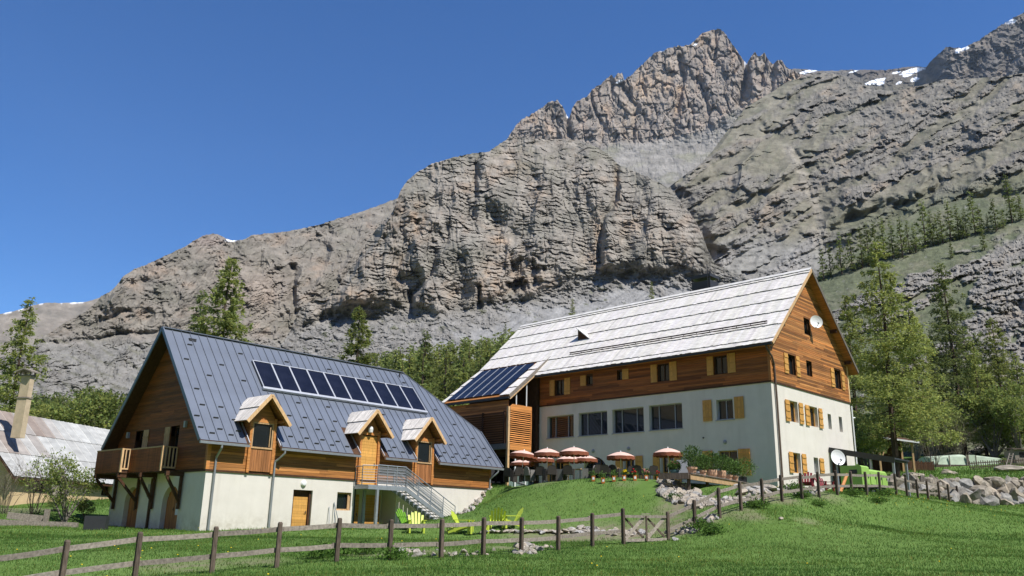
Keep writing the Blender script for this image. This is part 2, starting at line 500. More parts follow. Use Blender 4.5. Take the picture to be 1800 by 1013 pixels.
def B_w(u, v, z=0.0):
    c, s = math.cos(B_ROT), math.sin(B_ROT)
    return B_O + np.array([u * c - v * s, u * s + v * c, z])
def A_w(u, v, z=0.0):
    c, s = math.cos(A_ROT), math.sin(A_ROT)
    return A_O + np.array([v * c - u * s, v * s + u * c, z])

TERR = 4.08                                                       # terrace level
ctrl = [at(*p) for p in POSTS] + [at(*p) for p in POSTS_R]
for p in [(900, 1013, 18), (450, 1020, 18.5), (1400, 1005, 22), (1400, 945, 32), (1330, 925, 33), (1700, 905, 50), (1700, 955, 33), (1790, 1003, 23), (1790, 890, 56),
          (1500, 900, 40), (1560, 930, 37), (1250, 965, 30), (1150, 985, 26), (1600, 1013, 20),
          (1700, 842, 61), (1640, 829, 78), (1790, 827, 75), (1600, 836, 65), (1790, 842, 61), (1560, 850, 58),
          (700, 943, 38), (830, 941, 39.5), (960, 941, 38.0), (600, 950, 33), (700, 957, 31), (850, 953, 33), (500, 960, 30), (300, 965, 28), (150, 970, 26.5),
          (1040, 939, 37), (1090, 938, 36),
          (1000, 847, 43.3), (1090, 847, 42.2), (940, 850, 45.8), (885, 853, 49.5), (1150, 848, 41.5),
          (900, 926, 39.5), (1000, 926, 38.6), (1080, 920, 38.0), (1150, 900, 38.5), (1180, 878, 39.5), (1230, 860, 41.5),
          (60, 925, 40), (60, 893, 52), (0, 930, 40), (120, 893, 50), (-150, 900, 45), (-100, 990, 25), (150, 880, 60)]:
    ctrl.append(at(*p))
for u, z in ((0, 0.0), (3.6, .1), (6, .2), (9.7, .28), (13, .38), (15, .5), (16.69, .9), (18.14, 1.62), (19.14, 2.43), (19.75, 2.9)):
    ctrl.append(B_w(u, -0.02, z))
for u, v, z in ((11.5, -1.6, .30), (13, -1.6, .33), (15.4, -1.6, .40), (16.6, -1.4, .62), (17.6, -1.4, 1.2), (14, -3.2, .28), (16.2, -3, .40), (18.6, -1.4, 1.95)):
    ctrl.append(B_w(u, v, z))
for u, v, z in ((0, 5, 0), (0, 10.1, 0.0), (10, 10.5, 1.2), (20, 10.5, 3.6), (-4, 4, -.05), (-4, 10, .2), (20.6, 4, 3.0)):
    ctrl.append(B_w(u, v, z))
for x, y, z in ((1, 54, TERR), (4, 50, TERR), (4, 57, TERR), (8, 47, TERR), (8, 53, TERR), (11.5, 46.5, 3.95), (2, 60, TERR + .1), (12, 51, TERR),
                (0, 0, 0), (-12, 0, -.2), (12, 0, .1), (0, 9, .45), (-14, 10, .1), (14, 10, .6), (-30, 10, .3), (32, 12, 1.2), (0, -25, -1), (-50, -10, -.5), (50, -10, 1), (-50, 30, 1.2),
                (45, 40, 2.6), (55, 60, 6.5), (45, 95, 11), (20, 90, 9), (0, 95, 9), (-30, 95, 8), (-60, 90, 7), (-60, 60, 3.5), (70, 90, 13), (60, 20, 2),
                (-35, 62, 3.2), (-20, 66, 3.2), (-10, 75, 5.2), (20, 70, 6), (32, 60, 4.6)):
    ctrl.append(np.array([x, y, z]))
for v, u, z in ((0, 0, -.05), (3, -.3, .1), (6, -.3, .3), (9, -.3, .55), (11.2, 0, .7), (12, 8, .9)):
    ctrl.append(A_w(u, v, z))
CT = np.array(ctrl)

def _tps_fit(P, z, lam):
    n = len(P)
    d = np.hypot(P[:, None, 0] - P[None, :, 0], P[:, None, 1] - P[None, :, 1])
    K = d                                                        # biharmonic-like cone kernel: stays tame between points
    A = np.zeros((n + 3, n + 3))
    A[:n, :n] = K + lam * np.eye(n)
    A[:n, n] = 1; A[:n, n + 1:] = P; A[n, :n] = 1; A[n + 1:, :n] = P.T
    return np.linalg.solve(A, np.concatenate([z, np.zeros(3)]))
_W = _tps_fit(CT[:, :2], CT[:, 2], -0.35)

def ground_raw(x, y):
    x = np.asarray(x, float).ravel(); y = np.asarray(y, float).ravel()
    out = np.empty(len(x))
    for s in range(0, len(x), 20000):
        X = x[s:s + 20000]; Y = y[s:s + 20000]
        d = np.hypot(X[:, None] - CT[None, :, 0], Y[:, None] - CT[None, :, 1])
        out[s:s + 20000] = d @ _W[:len(CT)] + _W[len(CT)] + X * _W[len(CT) + 1] + Y * _W[len(CT) + 2]
    return out

def far_ground(x, y):
    r = np.hypot(x, y)
    return 8.0 + np.maximum(r - 95, 0) * 0.13

def ground(x, y):
    """height of the meadow, lawn, bank and terrace"""
    shp = np.shape(x)
    x = np.asarray(x, float).ravel(); y = np.asarray(y, float).ravel()
    r = np.hypot(x, y)
    k = sstep(75, 130, r)
    near = ground_raw(np.clip(x, -75, 80), np.clip(y, -30, 100))
    z = near * (1 - k) + np.where(y > 0, far_ground(x, y), near) * k
    z += 0.035 * noise2(x / 1.3, y / 1.3, 3) + 0.06 * noise2(x / 4.0, y / 4.0, 4)
    return z.reshape(shp) if shp else float(z[0])

def build_ground():
    def axis(brk):
        out = []
        for a, b, st in brk:
            out += list(np.arange(a, b, st))
        out.append(brk[-1][1])
        return np.array(out)
    xs = axis([(-1500, -300, 150), (-300, -80, 20), (-80, -40, 3), (-40, 42, 0.42), (42, 80, 3), (80, 300, 20), (300, 1500, 150)])
    ys = axis([(-1200, -200, 100), (-200, -20, 12), (-20, 12, 2), (12, 64, 0.42), (64, 110, 2), (110, 420, 12)])
    X, Y = np.meshgrid(xs, ys)
    Z = ground(X, Y)
    V = np.stack([X.ravel(), Y.ravel(), Z.ravel()], -1)
    F = grid_faces(len(ys), len(xs))
    m, nt, b = new_mat('meadow_soil')
    geo = N(nt, 'ShaderNodeNewGeometry')
    n1 = N(nt, 'ShaderNodeTexNoise'); n1.inputs['Scale'].default_value = 0.16; n1.inputs['Detail'].default_value = 9; n1.inputs['Roughness'].default_value = 0.65
    n2 = N(nt, 'ShaderNodeTexNoise'); n2.inputs['Scale'].default_value = 1.7; n2.inputs['Detail'].default_value = 8; n2.inputs['Roughness'].default_value = 0.7
    for n in (n1, n2):
        nt.links.new(geo.outputs['Position'], n.inputs['Vector'])
    def mr(o, a, bb):
        q = N(nt, 'ShaderNodeMapRange'); q.inputs['From Min'].default_value = a; q.inputs['From Max'].default_value = bb
        nt.links.new(o, q.inputs['Value']); return q.outputs[0]
    c = mix_rgb(nt, (0.082, 0.142, 0.031), (0.112, 0.180, 0.046), mr(n1.outputs['Fac'], .38, .62))
    c = mix_rgb(nt, c, (0.058, 0.098, 0.024), mr(n2.outputs['Fac'], .5, .72))
    at_ = N(nt, 'ShaderNodeAttribute', attribute_name='col')
    n3 = N(nt, 'ShaderNodeTexNoise'); n3.inputs['Scale'].default_value = 3.5; n3.inputs['Detail'].default_value = 8
    nt.links.new(geo.outputs['Position'], n3.inputs['Vector'])
    soil = mix_rgb(nt, (0.13, 0.105, 0.07), (0.26, 0.22, 0.16), n3.outputs['Fac'])
    sepc = N(nt, 'ShaderNodeSeparateColor'); nt.links.new(at_.outputs['Color'], sepc.inputs[0])
    mm = N(nt, 'ShaderNodeMath', operation='MULTIPLY'); nt.links.new(sepc.outputs[0], mm.inputs[0])
    nt.links.new(mr(n2.outputs['Fac'], .3, .55), mm.inputs[1])
    c = mix_rgb(nt, c, soil, mm.outputs[0])
    nt.links.new(c, b.inputs['Base Color'])
    b.inputs['Roughness'].default_value = 1.0; b.inputs['Specular IOR Level'].default_value = 0.05
    bp = N(nt, 'ShaderNodeBump'); bp.inputs['Strength'].default_value = 0.6; bp.inputs['Distance'].default_value = 0.08
    nt.links.new(n2.outputs['Fac'], bp.inputs['Height']); nt.links.new(bp.outputs[0], b.inputs['Normal'])
    col = np.zeros((len(V), 3)); col[:, 0] = bare_mask(V[:, 0], V[:, 1])
    link('ground', np_mesh('ground', V, F, m, point_col=col, smooth=True), kind='structure')

BARE = []                                                        # (x, y, radius, strength) where soil and stones show
for p, r_, s_ in [((1030, 940, 36.5), 2.2, .9), ((1110, 938, 35.5), 1.8, .9), ((940, 942, 37.5), 1.6, .7), ((1200, 930, 34.6), 1.2, .9), ((1240, 915, 35), 1.2, .8),
                  ((1210, 893, 38.5), 1.6, .9), ((1150, 925, 36.5), 1.6, .7), ((1300, 905, 35.2), .9, .6), ((1350, 880, 38.5), 1.6, .8), ((1420, 862, 41.5), 1.8, .6),
                  ((1600, 872, 52), 2.2, .5), ((640, 973, 26.8), 1.0, .6), ((760, 970, 27.8), 1.0, .6), ((900, 963, 30.2), 1.0, .7), ((330, 1000, 23.8), 1.4, .6),
                  ((450, 990, 24.6), 1.0, .6), ((960, 847, 45.5), .8, .4), ((1100, 850, 42), .7, .4), ((1320, 915, 34.5), .8, .6), ((1420, 925, 34.5), .6, .6), ((850, 880, 51), .9, .6),
                  ((30, 895, 49), 2.0, .7)]:
    q = at(*p); BARE.append((q[0], q[1], r_, s_))

def bare_mask(x, y):
    m = np.zeros(np.shape(x))
    for bx, by, r_, s_ in BARE:
        d = np.hypot(x - bx, y - by) / r_
        m = np.maximum(m, s_ * (1 - sstep(.5, 1.15, d)))
    # paved terrace in front of the lodge
    return m
build_ground()

# ------------------------------------------------------------------ mountains
LAYERS = {}
SAT = {'left_ridge': 0.58, 'far_slope': 0.6, 'bedded_cliff': 0.66, 'right_slope': 0.70, 'near_hillside': 0.58}
GAIN = {'left_ridge': 0.78, 'far_slope': 0.76, 'bedded_cliff': 0.84, 'rocky_summit': 0.90, 'right_slope': 0.88, 'near_hillside': 0.88}

def rib(px, py, pts, h, left=8.0, right=60.0):
    """a rib whose left flank drops away steeply (negative = towards the viewer)"""
    ys = [p[1] for p in pts]; xs = [p[0] for p in pts]
    if ys[0] > ys[-1]: ys = ys[::-1]; xs = xs[::-1]
    dx = px - np.interp(py, ys, xs)
    ends = sstep(ys[0] - 25, ys[0] + 10, py) * (1 - sstep(ys[-1] - 10, ys[-1] + 25, py))
    return -h * np.where(dx > 0, np.exp(-np.maximum(dx, 0) / right), np.exp(np.minimum(dx, 0) / left)) * ends
def layer(name, x0, x1, step, top, bot, rho0, theta, relief, colour, mat, jag=None, back=(0.05, 0.03)):
    nc = int((x1 - x0) / step) + 1
    px = np.linspace(x0, x1, nc)
    tp = top(px) + (jag(px) if jag is not None else 0)
    bt = np.maximum(bot(px), tp + 4)
    nr = int(np.max(bt - tp) / step) + 2
    v = np.linspace(0, 1, nr)[:, None]
    PY = bt[None, :] + (tp - bt)[None, :] * v
    PX = np.repeat(px[None, :], nr, 0)
    d = ray(PX, PY)
    h = np.hypot(d[..., 0], d[..., 1])
    te = d[..., 2] / h
    eps = np.arctan(te)
    th = np.maximum(np.radians(theta(PX, PY, v)), eps + np.radians(7))
    th = np.minimum(th, np.radians(82))
    dl = (1 + te ** 2) / (np.tan(th) - te)
    de = np.diff(eps, axis=0)
    lr = np.concatenate([np.zeros((1, nc)), np.cumsum(np.clip(0.5 * (dl[1:] + dl[:-1]) * de, -0.02, 0.06), 0)], 0)
    rho = rho0(px)[None, :] * np.exp(lr)
    rel = relief(PX, PY, v)
    rr = rho * (1 + rel / F_PX)
    dirx, diry = d[..., 0] / h, d[..., 1] / h
    X, Y, Z = dirx * rr, diry * rr, EYE + rr * te
    nb = 6
    for k in range(1, nb + 1):                                   # the far side of the crest falls away
        r2 = rr[-1] * (1 + back[0] * k)
        zz = Z[nr - 1] - rr[-1] * back[1] * k
        X = np.vstack([X, (dirx[-1] * r2)[None]]); Y = np.vstack([Y, (diry[-1] * r2)[None]]); Z = np.vstack([Z, zz[None]])
    V = np.stack([X.ravel(), Y.ravel(), Z.ravel()], -1)
    C = colour(PX, PY, v, rel)
    cv, ce = cells(PX / 9.0 + .4 * noise2(PX / 7, PY / 7, 21), PY / 5.0, 22)
    C = C * (0.90 + .20 * cv)[..., None]
    lum = C.mean(-1, keepdims=True); C = np.clip(lum + (C - lum) * SAT.get(name, 0.72), 0.01, 0.95) * GAIN.get(name, 1.0)
    C = np.concatenate([C, np.repeat(C[-1:], nb, 0)], 0)
    F = grid_faces(nr + nb, nc)
    link(name, np_mesh(name, V, F, mat, point_col=C.reshape(-1, 3)), kind='structure')
    LAYERS[name] = (px, PY, rr, tp, bt)

def on_layer(name, px, py):
    """point of a mountain layer seen at a place of the frame"""
    xs, PY, rr, tp, bt = LAYERS[name]
    j = int(np.clip(np.searchsorted(xs, px), 0, len(xs) - 1))
    col = PY[:, j]
    r = np.interp(-py, -col, rr[:, j])
    d = ray(px, py); h = math.hypot(d[0], d[1])
    return np.array([d[0] / h * r, d[1] / h * r, EYE + r * d[2] / h])

ROCK_FAR = rock_mat('rock_of_far_peaks', 0.05, 0.5, dist=4.0)
ROCK_MID = rock_mat('rock_of_cliffs', 0.16, 0.5, dist=1.5)
ROCK_NEAR = rock_mat('rock_and_turf_of_hillside', 0.8, 0.5, dist=0.35)
GREYB = lin(146, 136, 121); WARM = lin(165, 138, 108); OCHRE = lin(182, 148, 108); DARKR = lin(104, 98, 90); SCREE = lin(146, 143, 137)
TURF = lin(112, 110, 78); TURF_G = lin(98, 106, 66); PINK = lin(160, 136, 118); SNOW = np.array([.86, .88, .92]); DRYG = lin(126, 116, 92)

def blend(C, c, m):
    return C * (1 - m[..., None]) + np.asarray(c) * m[..., None]

def strata(px, py, period, dip, seed, warp=10, wl=130):
    s = (py + dip * px + warp * fbm(px / wl, py / wl, 3, seed) + 0.25 * period * noise2(px / 18, py / 9, seed + 3)) / period
    band = np.floor(s); f = s - band
    amp = 0.35 + 0.65 * (_hash(band.astype(np.int64), (px / 70 + 2 * noise2(px / 90, py / 90, seed + 8)).astype(np.int64), seed) / 4294967296.0)
    return f, amp, band

def rough(px, py, seed, k=1.0):
    """rubbly relief, in frame pixels"""
    wx = px + 12 * fbm(px / 55, py / 55, 3, seed); wy = py + 12 * fbm(px / 55 + 9, py / 55, 3, seed + 1)
    r = -11 * k * ridged(wx / 60, wy / 75, 3, seed + 2) - 5.5 * k * ridged(wx / 22, wy / 24, 3, seed + 5) + 3.2 * k * fbm(wx / 7, wy / 6, 3, seed + 9)
    return r

# --- snowy ridge and dark buttress at the far right
def _l1_top(px):
    return poly([(1300, 150), (1370, 122), (1410, 121), (1440, 125), (1500, 123), (1560, 123), (1600, 117), (1628, 118), (1638, 106), (1650, 95), (1665, 83), (1690, 86), (1720, 72),
                 (1740, 58), (1760, 45), (1785, 30), (1800, 22), (1900, -30), (2050, -60)])(px)
def _l1_rel(px, py, v):
    dd, _ = segdist(px, py, [(1600, 160), (1640, 112), (1665, 85)])
    r = 1.2 * rough(px, py, 100)
    c1, e1 = cells(px / 15, py / 10, 140); c2, e2 = cells(px / 6, py / 5, 141)
    r = r + 9 * (c1 - .5) + 5 * (c2 - .5) - 40 * sstep(1610, 1680, px)
    r += 22 * np.exp(-((px - 1715 - .5 * (120 - py)) / 14) ** 2) + 18 * np.exp(-((px - 1770 - .4 * (110 - py)) / 12) ** 2)
    return r
def _l1_col(px, py, v, rel):
    C = np.broadcast_to(DARKR, px.shape + (3,)).copy()
    n = fbm(px / 30, py / 18, 4, 111)
    C = blend(C, lin(150, 134, 116), sstep(-.1, .5, n) * .6)
    C = blend(C, lin(86, 76, 70), sstep(1480, 1530, px) * (1 - sstep(1590, 1620, px)) * .6)
    C = blend(C, TURF, sstep(118, 190, py + 10 * n) * (1 - sstep(1600, 1640, px)) * .7)
    sn = np.zeros(px.shape)
    for x, y, w, h in ((1425, 125, 22, 3.2), (1500, 126, 10, 1.5), (1540, 143, 20, 3.5), (1548, 147, 8, 3), (1605, 125, 22, 5), (1596, 131, 10, 4), (1608, 140, 8, 4), (1580, 146, 5, 2.5),
                       (1692, 86, 13, 4), (1683, 92, 5, 3), (1778, 38, 10, 4), (1533, 147, 7, 3), (1575, 128, 8, 2)):
        e = ((px - x) / w) ** 2 + ((py - y + .25 * (px - x)) / h) ** 2 + .5 * noise2(px / 5, py / 3, 77)
        sn = np.maximum(sn, 1 - sstep(.7, 1.0, e))
    return blend(C, SNOW, sn)
layer('far_ridge', 1330, 2040, 2.0, _l1_top, lambda p: np.full(p.shape, 260.0), lambda p: np.full(p.shape, 1900.0),
      lambda px, py, v: 46 + 20 * sstep(1610, 1660, px) + 0 * py, _l1_rel, _l1_col, ROCK_FAR, jag=lambda p: 2.5 * fbm(p / 12, p * 0, 4, 5) - 2.5 * np.abs(noise2(p / 7, p * 0, 6)) * (p > 1630))

# --- the rock summit
def _l2_top(px):
    return poly([(820, 300), (880, 262), (893, 244), (905, 224), (918, 210), (930, 205), (950, 192), (962, 183), (972, 178), (980, 177), (988, 188), (998, 206), (1000, 212), (1006, 190), (1015, 178), (1030, 172), (1042, 158),
                 (1058, 147), (1066, 138), (1075, 134), (1080, 138), (1085, 131), (1094, 130), (1097, 142), (1112, 131), (1122, 121), (1138, 106), (1150, 94), (1165, 90), (1180, 84), (1200, 82), (1215, 79),
                 (1224, 70), (1234, 59), (1250, 54), (1262, 52), (1272, 56), (1280, 68), (1290, 82), (1300, 97), (1308, 108), (1313, 113), (1320, 100), (1327, 92), (1334, 102), (1340, 96), (1344, 95),
                 (1352, 108), (1358, 114), (1366, 106), (1374, 108), (1382, 118), (1395, 126), (1430, 140), (1500, 160)])(px)
def _l2_rel(px, py, v):
    wx = px + 7 * fbm(px / 30, py / 40, 3, 201); wy = py
    r = -13 * ridged(wx / 42, wy / 85, 3, 202) - 5 * ridged(wx / 15, wy / 30, 3, 203) + 3.5 * fbm(wx / 6, wy / 7, 3, 204)
    c1, e1 = cells(wx / 13 + .3 * noise2(px / 9, py / 9, 231), wy / 21, 230); c2, e2 = cells(wx / 6, wy / 9, 232)
    r += 7.5 * (c1 - .5) + 4 * (c2 - .5) + 3 * np.exp(-(e1 / .09) ** 2)
    r += 6 * np.exp(-(noise2(wx / 24, wy / 50, 233) / .07) ** 2)
    for pts, w, dep in (([(998, 205), (1003, 240)], 4, 18), ([(1092, 150), (1120, 190), (1112, 250)], 5, 16), ([(1195, 100), (1200, 140), (1190, 190), (1182, 240)], 5, 17),
                        ([(1255, 55), (1258, 95)], 4, 12), ([(1312, 112), (1308, 150), (1303, 185)], 7, 34), ([(1345, 100), (1335, 150)], 5, 16), ([(1362, 112), (1355, 160)], 5, 16),
                        ([(975, 180), (968, 225)], 4, 10), ([(1040, 175), (1060, 230)], 4, 12), ([(1230, 140), (1245, 200), (1235, 240)], 5, 10)):
        d, t = segdist(wx, wy, pts)
        r += dep * np.exp(-(d / w) ** 2)
    d, _ = segdist(px, py, [(1000, 232), (1040, 225), (1100, 215), (1160, 205), (1250, 190)])
    r += 9 * sstep(225, 250, py - .0 * px) * np.exp(-((py - 245) / 25.) ** 2)
    f, a, b = strata(px, py, 13, 0.12, 207, 8)
    r += 3.5 * a * (.5 - f) * sstep(200, 230, py)
    r -= 16 * sstep(1306, 1330, px) * (1 - sstep(1500, 1520, px)) * .5
    bowl = sstep(-2, 14, py - poly([(1040, 266), (1080, 250), (1130, 248), (1200, 238), (1260, 218), (1300, 185), (1340, 240)])(px))
    return r * (1 - .68 * bowl) + bowl * (3.4 * fbm(px / 9, py / 5, 3, 240) - 5 * ridged((px + py) / 70, (py - .7 * px) / 40, 2, 241))
def _l2_col(px, py, v, rel):
    n1 = fbm(px / 45, py / 60, 4, 211); n2 = fbm(px / 14, py / 26, 4, 212); n3 = fbm(px / 5, py / 8, 3, 213)
    C = np.broadcast_to(lin(150, 136, 120), px.shape + (3,)).copy()
    C = blend(C, OCHRE, sstep(.0, .55, n1 + .3 * n2) * .75)
    C = blend(C, PINK, sstep(.0, .5, n2) * .5)
    C = blend(C, lin(122, 114, 106), sstep(.1, .6, -n2 + .4 * n3) * .8)
    C = blend(C, lin(182, 160, 128), np.exp(-((px - 1110 - .7 * (200 - py)) / 26) ** 2) * sstep(-.3, .4, n2) * .5)
    low = sstep(232, 262, py + 8 * n2 - 20 * np.exp(-((px - 1210) / 90) ** 2))
    C = blend(C, lin(134, 126, 116), low * .7)
    scr = sstep(-6, 10, py - poly([(1040, 266), (1080, 250), (1130, 248), (1200, 238), (1260, 218), (1300, 185), (1340, 240)])(px) + 6 * n1)
    C = blend(C, lin(142, 136, 126), scr * .9)
    C = blend(C, lin(112, 108, 98), scr * sstep(.05, .5, fbm((px + py) / 20, (py - .7 * px) / 9, 4, 242)) * .7)
    C = blend(C, lin(124, 122, 92), scr * sstep(.0, .5, fbm(px / 50, py / 22, 3, 243)) * .6)
    C *= (1 + .14 * n3)[..., None]
    sn = np.zeros(px.shape)
    for x, y, w, h, s_ in ((1090, 143, 9, 2.6, -.5), (1164, 90, 5, 1.8, -.3), (1222, 79, 4, 2, -.5), (1311, 110, 3, 4, .5), (997, 204, 2.5, 4, .5)):
        e = ((px - x) / w) ** 2 + ((py - y - s_ * (px - x)) / h) ** 2
        sn = np.maximum(sn, 1 - sstep(.7, 1.1, e))
    return blend(C, SNOW, sn)
def _l2_theta(px, py, v):
    return 68 - 26 * sstep(215, 290, py)
layer('rocky_summit', 840, 1470, 1.4, _l2_top, lambda p: np.full(p.shape, 350.0), lambda p: np.full(p.shape, 1150.0),
      _l2_theta, _l2_rel, _l2_col, ROCK_FAR, jag=lambda p: 3 * fbm(p / 9, p * 0 + 2, 4, 8) - 3.0 * np.abs(noise2(p / 5.5, p * 0 + .5, 9)), back=(.03, .06))

# --- smooth far slope at the left edge, with its cornices
def _l3b_top(px):
    return poly([(-300, 640), (-100, 585), (-20, 556), (0, 552), (30, 546), (45, 541), (60, 536), (85, 532), (110, 533), (150, 531), (185, 521), (215, 505), (300, 480)])(px)
def _l3b_col(px, py, v, rel):
    n = fbm(px / 40, py / 18, 4, 301)
    C = np.broadcast_to(lin(150, 136, 116), px.shape + (3,)).copy()
    C = blend(C, lin(134, 124, 106), sstep(-.2, .5, n))
    tp = _l3b_top(px)
    sn = (1 - sstep(1.0, 2.4, py - tp)) * sstep(.0, .15, noise2(px / 15, px * 0 + .3, 303) - .12)
    return blend(C, SNOW, sn * (px < 165))
layer('far_slope', -320, 330, 2.4, _l3b_top, lambda p: np.full(p.shape, 760.0), lambda p: np.full(p.shape, 900.0), lambda px, py, v: 33 + 0 * px,
      lambda px, py, v: -6 * ridged(px / 70, py / 40, 3, 305) + 1.6 * fbm(px / 8, py / 6, 4, 306), _l3b_col, ROCK_FAR, jag=lambda p: 1.5 * fbm(p / 12, p * 0, 3, 31))

# --- the long left ridge
def _l3_top(px):
    return poly([(-300, 700), (40, 620), (80, 590), (110, 570), (150, 548), (172, 530), (178, 521), (195, 512), (207, 500), (216, 487), (235, 474), (247, 470), (280, 455), (310, 441), (325, 434), (345, 421), (360, 414),
                 (375, 411), (385, 413), (398, 420), (410, 424), (430, 421), (446, 413), (460, 412), (500, 408), (520, 404), (560, 396), (600, 383), (640, 371), (665, 362), (690, 352), (720, 340), (790, 330)])(px)
def _l3_rel(px, py, v):
    wx = px + 10 * fbm(px / 60, py / 60, 3, 320); wy = py + 8 * fbm(px / 50, py / 50, 3, 321)
    r = -34 * ridged((wx + .5 * wy) / 95, (wy - .4 * wx) / 150, 3, 322) - 13 * ridged(wx / 26, wy / 30, 3, 323) + 4.4 * fbm(wx / 8, wy / 6, 4, 324)
    for pts, h, lf, rt in (([(330, 500), (312, 540), (300, 575)], 30, 9, 50), ([(212, 490), (203, 512), (190, 535)], 24, 7, 50), ([(530, 470), (522, 500), (524, 548)], 30, 6, 40),
                   ([(585, 430), (570, 470), (556, 510)], 22, 8, 40), ([(640, 395), (622, 440), (600, 480)], 22, 8, 50), ([(470, 440), (440, 475), (420, 520)], 16, 9, 50)):
        r += rib(wx, wy, pts, h, lf, rt)
    f, a, b = strata(px, py, 19, 0.18, 325, 14)
    rock = sstep(-.15, .25, fbm(px / 80, py / 45, 3, 326))
    r += 5 * a * (.5 - f) * rock
    c1, e1 = cells(wx / 17 + .3 * noise2(px / 9, py / 9, 340), (wy + .15 * wx) / 9, 341); c2, e2 = cells(wx / 7, wy / 4.5, 342)
    r += (8 * (c1 - .5) + 4 * np.exp(-(e1 / .1) ** 2)) * (.35 + .65 * rock) + 5.5 * (c2 - .5) * (.4 + .6 * rock)
    for pts, w, dep in (([(515, 470), (517, 500), (522, 545)], 7, 34), ([(205, 500), (230, 500), (262, 492)], 6, 20), ([(140, 575), (175, 568), (225, 548)], 6, 16),
                        ([(75, 605), (140, 600), (200, 590), (290, 580)], 5, 20), ([(300, 560), (320, 520), (360, 480)], 8, 16), ([(240, 592), (275, 590)], 5, 12),
                        ([(560, 470), (575, 440)], 6, 14), ([(450, 470), (470, 440), (500, 425)], 9, 9)):
        d, t = segdist(wx, wy, pts)
        r += dep * np.exp(-(d / w) ** 2)
    return r
def _l3_col(px, py, v, rel):
    n1 = fbm(px / 70, py / 45, 4, 331); n2 = fbm(px / 16, py / 10, 4, 332); n3 = fbm(px / 5, py / 4, 3, 333)
    C = np.broadcast_to(lin(142, 131, 112), px.shape + (3,)).copy()
    C = blend(C, WARM, sstep(.05, .5, n1 + .3 * n2) * .8)
    C = blend(C, lin(122, 118, 96), sstep(.0, .5, -n1 + .2 * n2) * .7)
    C = blend(C, DARKR, sstep(.2, .6, n2) * .4)
    C = blend(C, lin(168, 146, 122), np.exp(-(((px - 455) / 60) ** 2 + ((py - 505) / 38) ** 2)) * .7)
    C = blend(C, lin(160, 138, 122), np.exp(-(((px - 365) / 36) ** 2 + ((py - 424) / 12) ** 2)) * .8)
    sc = sstep(575, 620, py + 20 * n1)
    C = blend(C, lin(140, 136, 126), sc * .85)
    C = blend(C, TURF, sc * sstep(.15, .4, fbm((px + 1.2 * py) / 50, (py - .5 * px) / 10, 3, 338)) * .6)
    C *= (1 + .16 * n3)[..., None]
    e = ((px - 405) / 12) ** 2 + ((py - 423) / 2.6) ** 2
    return blend(C, SNOW, 1 - sstep(.7, 1.1, e))
layer('left_ridge', -320, 760, 1.7, _l3_top, lambda p: np.full(p.shape, 760.0), lambda p: np.interp(p, [-300, 300, 760], [230., 260., 330.]),
      lambda px, py, v: 31 + 14 * (1 - sstep(560, 620, py)), _l3_rel, _l3_col, ROCK_MID,
      jag=lambda p: 2.2 * fbm(p / 14, p * 0 + 1, 4, 33) - 1.5 * np.abs(noise2(p / 6, p * 0, 34)), back=(.05, .02))

